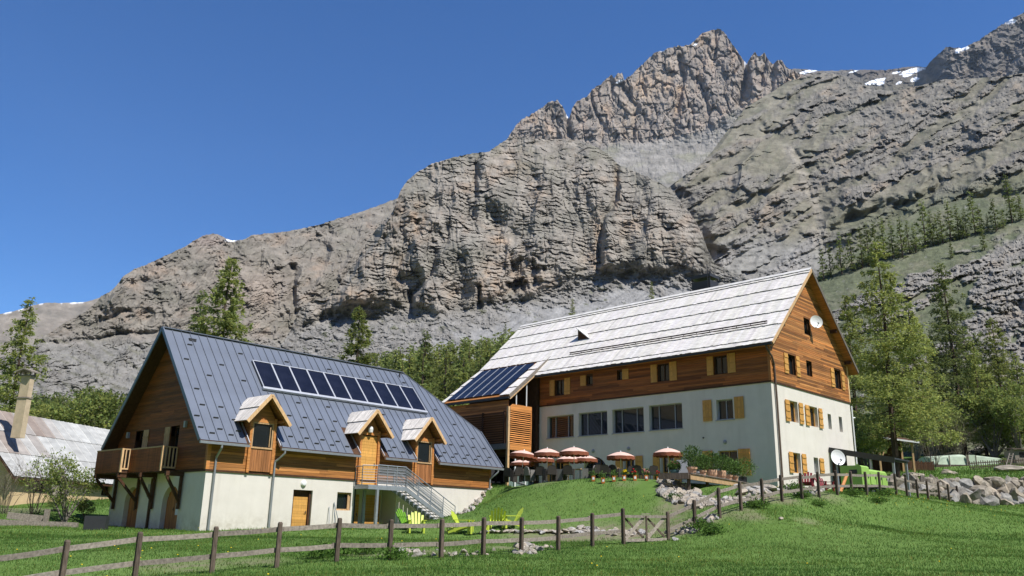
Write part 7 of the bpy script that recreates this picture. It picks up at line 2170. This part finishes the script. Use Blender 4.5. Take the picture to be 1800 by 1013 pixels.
def chair_mesh(mat, cush):
    d = {}
    mb = MB(); mb.box(-.29, .29, -.28, .28, .30, .38); d['seat'] = mb.mesh('seat', mat)
    mb = MB(); mb.prism([(-.25, .24, .30), (.25, .24, .30), (.26, .28, .58), (.20, .31, .74), (.0, .33, .79), (-.20, .31, .74), (-.26, .28, .58)], (0, .06, 0)); d['backrest'] = mb.mesh('backrest', mat)
    mb = MB(); mb.box(-.32, -.26, -.28, .24, .0, .60); d['side'] = mb.mesh('side', mat)
    mb = MB(); mb.box(-.24, .24, -.26, .22, .38, .46); d['cushion'] = mb.mesh('cushion', cush)
    return d
CH = {'dark': chair_mesh(WICKER, CUSHION), 'grey': chair_mesh(WICKER_G, CUSHION), 'red': chair_mesh(WICKER, CUSHION_R)}
for px, Y, k, a, lab in ((897, 49, 'dark', 150, 'dark wicker armchair under the lowest parasol'), (909, 48, 'dark', 200, 'dark wicker armchair by the tilted parasol pole'), (934, 47.6, 'grey', 120, 'grey wicker armchair between the left tables'),
        (951, 47.2, 'dark', 170, 'dark wicker armchair at the pale-topped parasol pole'), (966, 46.4, 'dark', 200, 'dark wicker armchair just right of the pale-topped parasol pole'), (987, 46.6, 'grey', 240, 'grey wicker armchair left of the highest parasol'),
        (999, 46, 'dark', 170, 'dark wicker armchair under the highest parasol'), (1035, 45.6, 'grey', 250, 'grey wicker armchair at the end of the table under the highest parasol'), (1048, 45, 'red', 200, 'red-cushioned chair nearest the left orange planters'),
        (1063, 45, 'red', 170, 'red-cushioned chair in front of the arched window'), (1083, 45, 'dark', 140, 'low dark armchair right of the red cushions'), (1106, 45.5, 'dark', 200, 'dark armchair under the single parasol'),
        (1122, 45, 'dark', 160, 'dark armchair between the two single parasols, near red flowers'), (1146, 45, 'red', 190, 'red-cushioned chair close to the rightmost parasol')):
    q = at(px, 840, Y); t = thing('wicker_chair', lab, 'chair', (q[0], q[1], TERR), R(a), 'chairs on the terrace')
    for nm, me in CH[k].items(): link(nm, me, t)
    o = link('side', CH[k]['side'], t, loc=(.58, 0, 0))

# adirondack chairs
def adirondack(mat):
    d = []
    mb = MB(); n = 5
    for k in range(n):
        x = -.24 + .12 * k; h = .92 - .05 * abs(k - 2) ** 1.6
        mb.obox((x - .05 + (x * .0), .12, .26), (.10, 0, 0), (x * .25, .32 * (h - .26) / .6, h - .26), (0, .02, 0))
    d.append(('backrest', mb.mesh('backrest', mat)))
    mb = MB()
    for k in range(5): mb.obox((-.27, -.36 + .105 * k, .36 - .03 * k), (.54, 0, 0), (0, .095, -.027), (0, 0, .02))
    d.append(('seat', mb.mesh('seat', mat)))
    mb = MB(); mb.box(-.40, -.26, -.42, .26, .53, .555); d.append(('armrest', mb.mesh('armrest', mat)))
    mb = MB(); mb.box(-.34, -.27, -.40, -.32, 0, .53); d.append(('leg', mb.mesh('leg', mat)))
    mb = MB(); mb.obox((-.33, -.38, .30), (.04, 0, 0), (0, .86, -.30), (0, .03, .09)); d.append(('rear_leg', mb.mesh('rear_leg', mat)))
    return d
ADI = {'lime': adirondack(LIME), 'green': adirondack(LIME_G), 'red': adirondack(RED_PL)}
def adi(px, py, Y, a, k, lab, grp='slatted garden chairs on the lawn', s=1.0):
    p = at(px, py, Y); p[2] = float(ground(p[0], p[1]))
    t = thing('garden_chair', lab, 'garden chair', p, R(a), grp); t.scale = (s, s, s)
    off = {'armrest': .66, 'leg': .61, 'rear_leg': .62}
    for nm, me in ADI[k]:
        link(nm, me, t)
        if nm in off: link(nm, me, t, loc=(off[nm], 0, 0))
adi(714, 938, 41.2, 60, 'green', 'dark green slatted chair at the foot of the metal stairs', s=1.05)
adi(731, 939, 39.8, 12, 'lime', 'lime slatted chair facing the fence, beside the dark green one', s=1.05)
adi(795, 940, 40.2, 250, 'lime', 'lime slatted footrest chair lying low right of the stair foot', s=.55)
adi(812, 940, 39.6, 76, 'lime', 'lime slatted chair seen from the side, nearest the stair foot', s=1.1)
adi(874, 941, 39.6, 185, 'lime', 'lime slatted chair seen from behind, its back towards the bank', s=1.0)
adi(900, 941, 39.2, 285, 'lime', 'lime slatted chair at the right end of the group, turned left', s=1.0)
t = thing('garden_table', 'low lime garden table beside the side-on chair', 'garden table', [*ground_hit(842, 940, 36)], R(10))
mb = MB()
for k in range(5): mb.box(-.45 + .18 * k, -.29 + .18 * k, -.28, .28, .46, .49)
obj('tabletop', mb, LIME, t, kind='stuff')
for a in (-.38, .38):
    for b in (-.22, .22): mb = MB(); mb.box(a - .04, a + .04, b - .03, b + .03, 0, .46); obj('leg', mb, LIME, t)
adi(1420, 866, 43.2, -30, 'red', 'dark red slatted chair behind the fence by the lodge gable, nearest the lodge corner', 'red slatted chairs by the gable', 1.0)
adi(1450, 866, 44.2, 30, 'red', 'dark red slatted chair behind the fence, nearest the dish on a pole', 'red slatted chairs by the gable', .9)

# ------------------------------------------------------------------ beside the lodge: lean-to, machine, dish on a pole
lt = thing('lean_to', 'dark lean-to roof on steel posts against the lodge gable', 'shelter', A_O, A_ROT)
q = lambda u, v, z: (v, u, z)
mb = MB(); mb.prism([q(-.02, 7.1, 2.95), q(-3.95, 7.1, 2.17), q(-3.95, 9.5, 2.17), q(-.02, 9.5, 2.95)], (0, 0, -.10)); obj('roof', mb, DARK_METAL, lt)
mb = MB(); mb.bar(q(-.02, 7.14, 2.80), q(-3.0, 7.14, 2.22), .08, .16); obj('rafter', mb, GREY_PLASTIC, lt)
mb = MB(); mb.bar(q(-3.8, 7.1, 2.06), q(-3.8, 9.5, 2.06), .10, .14); obj('beam', mb, DARK_METAL, lt)
for u, v in ((-2.5, 7.2), (-3.8, 7.2), (-3.8, 9.3)):
    g_ = A_w(u, v); z = float(ground(g_[0], g_[1])) - A_O[2]
    mb = MB(); mb.box(v - .06, v + .06, u - .06, u + .06, z - .3, 2.04 if u < -3 else 2.36); obj('post', mb, GALV, lt)
mb = MB(); mb.box(7.35, 9.4, -.14, -.06, .2, 2.75); obj('back_boarding', mb, WOOD_DARK, lt)
mb = MB(); mb.bar(q(-.02, 7.04, 2.80), q(-3.95, 7.04, 2.02), .04, .34); obj('fascia', mb, DARK_METAL, lt)
mo = at(1518, 866, 47.5); mo[2] = float(ground(mo[0], mo[1])) + .12
mc = thing('lime_machine', 'lime green boxy machine on a trailer under the lean-to', 'machine', mo, A_ROT)
mb = MB(); mb.prism([(0, 0, .30), (0, 1.2, .30), (0, 1.2, 1.38), (0, .08, 1.38), (0, 0, 1.30)], (1.05, 0, 0)); obj('cabin', mb, MACHINE, mc)
mb = MB(); mb.prism([(1.06, .02, .30), (1.06, 1.15, .30), (1.06, 1.15, 1.24), (1.06, .12, 1.24), (1.06, .02, 1.14)], (2.6, 0, 0)); obj('housing', mb, MACHINE, mc)
for x in (.15, 1.15, 2.0, 2.85):
    mb = MB(); mb.box(x, x + (.75 if x > .5 else .8), -.022 + .02, .02, .38, 1.10 if x > .5 else 1.2); 
    mb = MB(); mb.box(x + .02, x + .78, -.02, -.002, .40, 1.06); obj('door_panel', mb, MACHINE, mc)
    mb = MB(); mb.box(x + .62, x + .70, -.045, -.02, .72, .84); obj('latch', mb, DARK_METAL, mc)
mb = MB(); mb.box(-.02, -.002, .25, .68, .92, 1.15); obj('vent', mb, DARK_METAL, mc)
mb = MB(); mb.box(.1, 3.6, .1, 1.1, .20, .30); obj('chassis', mb, DARK_METAL, mc)
for x in (.7, 2.4):
    for y in (.12, 1.0): mb = MB(); mb.tube((x, y - .08, .2), (x, y + .08, .2), .26, n=14); obj('wheel', mb, DARK_METAL, mc)
mb = MB(); mb.tube((2.2, .6, 1.24), (2.2, .6, 1.5), .07); obj('exhaust', mb, DARK_METAL, mc)
p0 = at(1477, 864, 45.6); p0[2] = float(ground(p0[0], p0[1])); p1 = at(1489, 834, 46.4)
mb = MB(); mb.tube((0, 0, 0), p1 - p0, .09, .08); o = obj('orange_chute', mb, ORANGE_PIPE, None, loc=p0); tag(o, 'orange slanting chute leaning in front of the lime machine', 'chute')
dp = at(1472, 805, 45.2)
d2 = dish('satellite_dish', 'white satellite dish on a grey pole in front of the lean-to', dp, R(8), .40, R(12), GREY_PLASTIC)
gz = float(ground(dp[0], dp[1] + .15))
mb = MB(); mb.tube((0, .12, -.1), (0, .12, gz - dp[2] - .2), .05); obj('pole', mb, GALV, d2)

# ------------------------------------------------------------------ upper lawn: shed, greenhouse, fences, ladder
sh0 = at(1545, 812, 70); sh0[2] = float(ground(sh0[0], sh0[1]))
sd = thing('open_shed', 'open timber shed with a pale roof edge behind the tall larch trunk', 'shed', sh0, R(-8))
zt0 = at(1545, 768, 70)[2] - sh0[2]; zt1 = at(1602, 779, 70)[2] - sh0[2]
mb = MB(); mb.prism([(-.3, -.3, zt0), (3.2, -.3, zt1), (3.2, 3.2, zt1 + .7), (-.3, 3.2, zt0 + .7)], (0, 0, -.10)); obj('roof', mb, WOOD_DARK, sd)
mb = MB(); mb.bar((-.3, -.33, zt0 - .02), (3.2, -.33, zt1 - .02), .03, .13); obj('roof_edge', mb, WHITE_PAINT, sd)
for x, y in ((.1, 0), (2.7, 0), (.1, 2.8), (2.7, 2.8)): mb = MB(); mb.box(x - .07, x + .07, y - .07, y + .07, -.3, min(zt0, zt1) + y * .2 - .05); obj('post', mb, WOOD_PALE, sd)
mb = MB(); mb.box(0, 2.8, 2.85, 2.92, 0, zt1 + .5); obj('back_wall', mb, WOOD_DARK, sd)
mb = MB(); mb.bar((.1, .0, zt0 * .3), (.9, .0, zt0 * .92), .08, .1); obj('brace', mb, WOOD_PALE, sd)
gh0 = at(1638, 829, 80); gh0[2] = float(ground(gh0[0], gh0[1])); gh1 = at(1762, 828, 80)
gl = gh1[0] - gh0[0]; ghh = at(1700, 799, 80)[2] - gh0[2]
gr = thing('greenhouse', 'low greenhouse of pale green film with a framed door', 'greenhouse', gh0, R(-3))
zb0 = ghh * .22
def tunnel(x0, x1, h0, h1):
    mb = MB(); W_ = 3.0
    a = [(x0, 0, zb0), (x0, .1, h0 * .86), (x0, .7, h0), (x0, W_ / 2, h0 * 1.08), (x0, W_ - .7, h0), (x0, W_ - .1, h0 * .86), (x0, W_, zb0)]; b = [(x1, y, z if z == zb0 else z / h0 * h1) for _, y, z in a]
    n = len(a); mb.add(a + b, [(i, i + 1, n + i + 1, n + i) for i in range(n - 1)]); return mb
f1, f2, f3 = gl * .50, gl * .53, gl * .63
obj('film', tunnel(0, f1, ghh * .80, ghh), TARP, gr); obj('film', tunnel(f3, gl, ghh, ghh * .80), TARP, gr)
mb = MB(); mb.box(f2, f3 - .05, -.06, -.02, .1, ghh * .95); obj('door', mb, TARP, gr)
for x in (0, gl * .26, f1, f2 - .05, f3 - .02, gl): mb = MB(); mb.box(x - .04, x + .04, -.09, -.01, 0, ghh * (.80 + .16 * (1 - abs(x - gl / 2) / (gl / 2)))); obj('frame_post', mb, WOOD_GREY, gr)
mb = MB(); mb.box(0, gl, -.05, 0, -.2, zb0); mb.box(0, .05, 0, 3, -.2, zb0); mb.box(gl - .05, gl, 0, 3, -.2, zb0); obj('plinth', mb, WOOD_POST, gr)
mb = MB(); a = [(0, 0, zb0), (0, .1, ghh * .69), (0, .7, ghh * .8), (0, 1.5, ghh * .86), (0, 2.3, ghh * .8), (0, 2.9, ghh * .69), (0, 3, zb0)]; mb.quads(a); mb.quads([(gl, y, z) for _, y, z in a]); obj('end_film', mb, TARP, gr)
def pickets(label, px0, px1, Y, hpx, sp, mat, name='picket_fence', wd=.07):
    a = at(px0, 830, Y); b = at(px1, 830, Y); a[2] = float(ground(a[0], a[1]))
    t = thing(name, label, 'fence', a)
    L = b[0] - a[0]; h = hpx / F_PX * Y
    mb = MB(); x = 0
    while x < L:
        z = float(ground(a[0] + x, a[1])) - a[2]; hh = h * rs.uniform(.92, 1.06)
        mb.prism([(x, 0, z - .1), (x + wd, 0, z - .1), (x + wd, 0, z + hh - .06), (x + wd / 2, 0, z + hh), (x, 0, z + hh - .06)], (0, .025, 0), jit(.25)); x += sp
    obj('pickets', mb, mat, t, kind='stuff')
    for k in (.3, .75):
        zb_ = float(ground(b[0], a[1])) - a[2]; mb = MB(); mb.bar((0, .05, k * h), (L, .05, zb_ + k * h), .04, .08); obj('rail', mb, mat, t)
pickets('dark picket fence right of the greenhouse door', 1706, 1830, 76, 15, .20, WOOD_POST)
pickets('close-boarded dark fence between the larch trunk and the greenhouse', 1590, 1642, 76.5, 17, .13, WOOD_DARK, 'board_fence', .115)
lp = at(1772, 833, 75.5); lp[2] = float(ground(lp[0], lp[1])); tl = at(1778, 797, 76.2) - lp
ld = thing('ladder', 'grey wooden ladder leaning by the picket fence', 'ladder', lp)
for dx in (-.2, .2): mb = MB(); mb.bar((dx, 0, 0), tl + (dx * .8, 0, 0), .06, .05); obj('rail', mb, WOOD_GREY, ld)
for k in range(1, 7): c = tl * k / 7; mb = MB(); mb.bar(c + (-.2, -.01, 0), c + (.2, -.01, 0), .04, .04); obj('rung', mb, WOOD_GREY, ld)
bush(BUSH[1], 'small rust-brown bush between the greenhouse end and the ladder', 1764, 828, 77, .26, 1)
hk = at(1800, 828, 79); hk[2] = float(ground(hk[0], hk[1]))
ht = thing('garden_hut', 'low grey hut with a dark window at the right edge beyond the ladder', 'hut', hk, R(-5))
mb = MB(); mb.box(-.6, 3, 0, 2, -.2, 1.25); obj('wall', mb, WOOD_GREY, ht); mb = MB(); mb.box(-.2, .5, -.02, 0, .55, 1.0); obj('window', mb, GLASS, ht); mb = MB(); mb.prism([(-.8, -.2, 1.25), (3.2, -.2, 1.25), (3.2, 2.2, 1.5), (-.8, 2.2, 1.5)], (0, 0, .08)); obj('roof', mb, WOOD_POST, ht)

# ------------------------------------------------------------------ left edge odds and ends
def beam(name, label, cat, px0, py0, px1, py1, Y0, Y1, w, h, mat, lift=.1):
    a = at(px0, py0, Y0); b = at(px1, py1, Y1)
    for q_ in (a, b): q_[2] = float(ground(q_[0], q_[1])) + lift
    mb = MB(); mb.bar((0, 0, 0), b - a, w, h); o = obj(name, mb, mat, None, loc=a); tag(o, label, cat); return o
beam('timber_sleeper', 'long pale timber laid on the grass in front of the cottage', 'timber', -30, 920, 138, 916, 41.5, 42.5, .3, .28, WOOD_GREY, .10)
beam('timber_sleeper', 'shorter weathered timber raised above the long one near the upright post', 'timber', 14, 905, 78, 902, 44.5, 45, .3, .32, WOOD_GREY, .25)
q = at(82, 907, 44.6); q[2] = float(ground(q[0], q[1])); mb = MB(); mb.box(-.1, .1, -.1, .1, -.2, .75); o = obj('wooden_post', mb, WOOD_GREY, None, loc=q); tag(o, 'pale upright post at the end of the raised timber', 'post')
q = at(168, 931, 39.5); q[2] = float(ground(q[0], q[1]))
tr = thing('dark_trough', 'dark trough on the grass against the barn gable corner', 'trough', q, R(10))
for x0, x1, y0, y1 in ((-.45, .45, -.3, -.24), (-.45, .45, .24, .3), (-.45, -.39, -.24, .24), (.39, .45, -.24, .24)):
    mb = MB(); mb.box(x0, x1, y0, y1, -.1, .62); obj('side', mb, DARK_METAL, tr)
mb = MB(); mb.box(-.39, .39, -.24, .24, 0, .45); obj('fill', mb, SOIL, tr)
q = at(106, 878, 51.5); q[2] = float(ground(q[0], q[1])) + .3
hb = thing('propped_hatch', 'grey wooden hatch propped against the cottage wall', 'hatch', q, C_ROT)
for k in range(5): mb = MB(); mb.obox((-.5 + k * .2, 0, 0), (.19, 0, 0), (0, .45, .95), (0, -.03, .02), jit(.2)); obj('board', mb, WOOD_GREY, hb)

# ------------------------------------------------------------------ grass
def grass(name, n, xr, yr, hmin, hmax, wmin, wmax, seed, test=None, dens=None):
    rg = np.random.default_rng(seed)
    x = rg.uniform(*xr, n); y = rg.uniform(*yr, n)
    k = np.ones(n, bool)
    ang = np.abs(np.arctan2(x, np.maximum(y, .1)))
    k &= ang < R(37)
    if dens is not None: k &= rg.random(n) < dens(x, y)
    bm = bare_mask(x, y); k &= rg.random(n) > bm * 1.05
    if test is not None: k &= test(x, y)
    x, y = x[k], y[k]
    z = ground(x, y)
    n = len(x)
    P = np.stack([x, y, z - .01], 1)
    patch = fbm(x / 1.7, y / 1.7, 3, 900); tall = np.clip(1 + .55 * patch, .5, 1.8)
    D = np.stack([rg.normal(0, .38, n), rg.normal(0, .38, n), np.ones(n)], 1); D /= np.linalg.norm(D, axis=1, keepdims=True)
    V, F = blades(P, D, rg.uniform(hmin, hmax, n) * tall, rg.uniform(wmin, wmax, n), rg)
    big = fbm(x / 6, y / 6, 3, 901)
    g = np.clip(1 + .30 * big + .18 * patch + rg.normal(0, .11, n), .55, 1.6); w = np.clip(.10 * fbm(x / 3, y / 3, 3, 902) + .10 * big + rg.normal(0, .07, n), -.3, .4)
    dry = rg.random(n) < .06 + .10 * sstep(.15, .5, fbm(x / 4.5, y / 4.5, 3, 905))
    T = np.stack([g * (1 + 1.6 * w), g * (1 + .2 * w), g * (1 - .5 * w)], 1); T[dry] = T[dry] * [2.2, 1.25, 1.6]
    link(name, np_mesh(name, V, F, GRASSM, face_tint=T), kind='stuff')
cB, sB = math.cos(B_ROT), math.sin(B_ROT); cA, sA = math.cos(A_ROT), math.sin(A_ROT)
def off_buildings(x, y):
    bx, by = x - B_O[0], y - B_O[1]; u, v = bx * cB + by * sB, -bx * sB + by * cB
    inb = (u > -.05) & (u < 20) & (v > -.05) & (v < 10.5)
    ax, ay = x - A_O[0], y - A_O[1]; v2, u2 = ax * cA + ay * sA, -ax * sA + ay * cA
    ina = (u2 > -.1) & (u2 < 26) & (v2 > -.1) & (v2 < 11.5)
    terr = (u2 > -.2) & (v2 < 0) & (y > 44.3 - .35 * (x - 5)) & (x > .2) & (x < 14)
    deckm = (x > 6.2) & (y > 40.4) & (x < 13.2) & (y > 40.1 + 1.6 * (x - 8.45)) & (u2 > -.2)
    return ~(inb | ina | terr | deckm)
lawn = lambda x, y: np.where((y > 30) & (y < 42) & (x < 5) & (ground(x, y) < 1.5) & (x > -13), .55, 1.0)
grass('meadow_grass', 260000, (-22, 30), (13.5, 36), .045, .105, .012, .026, 61, off_buildings)
grass('bank_grass', 230000, (-30, 42), (34, 64), .055, .13, .018, .036, 62, off_buildings, lawn)
grass('far_grass', 60000, (-60, 62), (55, 90), .10, .25, .05, .09, 63, off_buildings)
# dandelions and leafy weeds
rg = np.random.default_rng(5); mb = MB()
for i in range(110):
    x, y = (rg.uniform(-18, 26), rg.uniform(18, 46))
    if i < 60: c = at(*[(1590, 895, 44), (1650, 905, 44), (1540, 885, 43), (300, 985, 26)][i % 4]); x, y = c[0] + rg.normal(0, 2.0), c[1] + rg.normal(0, 2.0)
    if not off_buildings(np.array([x]), np.array([y]))[0]: continue
    z = float(ground(x, y)); h = rg.uniform(.10, .2)
    mb.lathe((x, y, z + h), [(0, -.008), (.024, .0), (.02, .012), (0, .018)], 6)
obj('dandelions', mb, FLOWER_Y, None, kind='stuff')
WEED = []
for i in range(2):
    rg = np.random.default_rng(800 + i); n = 420
    P = np.stack([rg.normal(0, .28, n), rg.normal(0, .28, n), np.abs(rg.normal(0, .18, n)) + .05], 1); D = np.stack([rg.normal(0, .7, n), rg.normal(0, .7, n), rg.uniform(.1, 1, n)], 1); D /= np.linalg.norm(D, axis=1, keepdims=True)
    V, F = blades(P, D, rg.uniform(.1, .2, n), rg.uniform(.05, .1, n), rg); g = rg.uniform(.5, 1.3, (n, 1))
    WEED.append(np_mesh('leafy_weeds', V, F, GRASSM, face_tint=np.repeat(g, 3, 1)))
for i, (px, py, y0, s) in enumerate(((1235, 935, 30, .9), (1252, 940, 30, .8), (1440, 890, 36, .6), (1412, 876, 37, .7), (1330, 893, 34, .8), (600, 978, 22, .8), (560, 982, 22, .9), (640, 975, 23, .7),
                                     (1185, 880, 36, .6), (1400, 866, 38, .9), (1500, 872, 40, .8), (1555, 872, 42, .7), (1545, 885, 40, .7), (690, 985, 22, .7))):
    p = ground_hit(px, py, y0); o = link('leafy_weeds', WEED[i % 2], None, loc=p); o.scale = (s, s, s); o.rotation_euler = (0, 0, i * 1.1)
    tag(o, 'low leafy weed clump growing in the meadow grass near the fence', 'plant', 'leafy weed clumps along the fence')

# ------------------------------------------------------------------ thin mountain air
bpy.context.view_layer.update()
lo = np.full(3, 1e9); hi = -lo
for o in scene.objects:
    if o.type != 'MESH' or o.parent is not None: continue
    c = np.array([o.matrix_world @ Vector(b) for b in o.bound_box])
    lo = np.minimum(lo, c.min(0)); hi = np.maximum(hi, c.max(0))
mb = MB(); mb.box(lo[0] - 20, hi[0] + 20, lo[1] - 20, hi[1] + 20, lo[2] - 1.0, hi[2] + 6)
m, nt, b = new_mat('mountain_air')
nt.nodes.remove(b)
vol = N(nt, 'ShaderNodeVolumePrincipled')
vol.inputs['Color'].default_value = (0.62, 0.78, 1.0, 1)
vol.inputs['Density'].default_value = 0.000036
nt.links.new(vol.outputs[0], nt.nodes['Material Output'].inputs['Volume'])
hz = obj('haze', mb, m, None, kind='stuff')
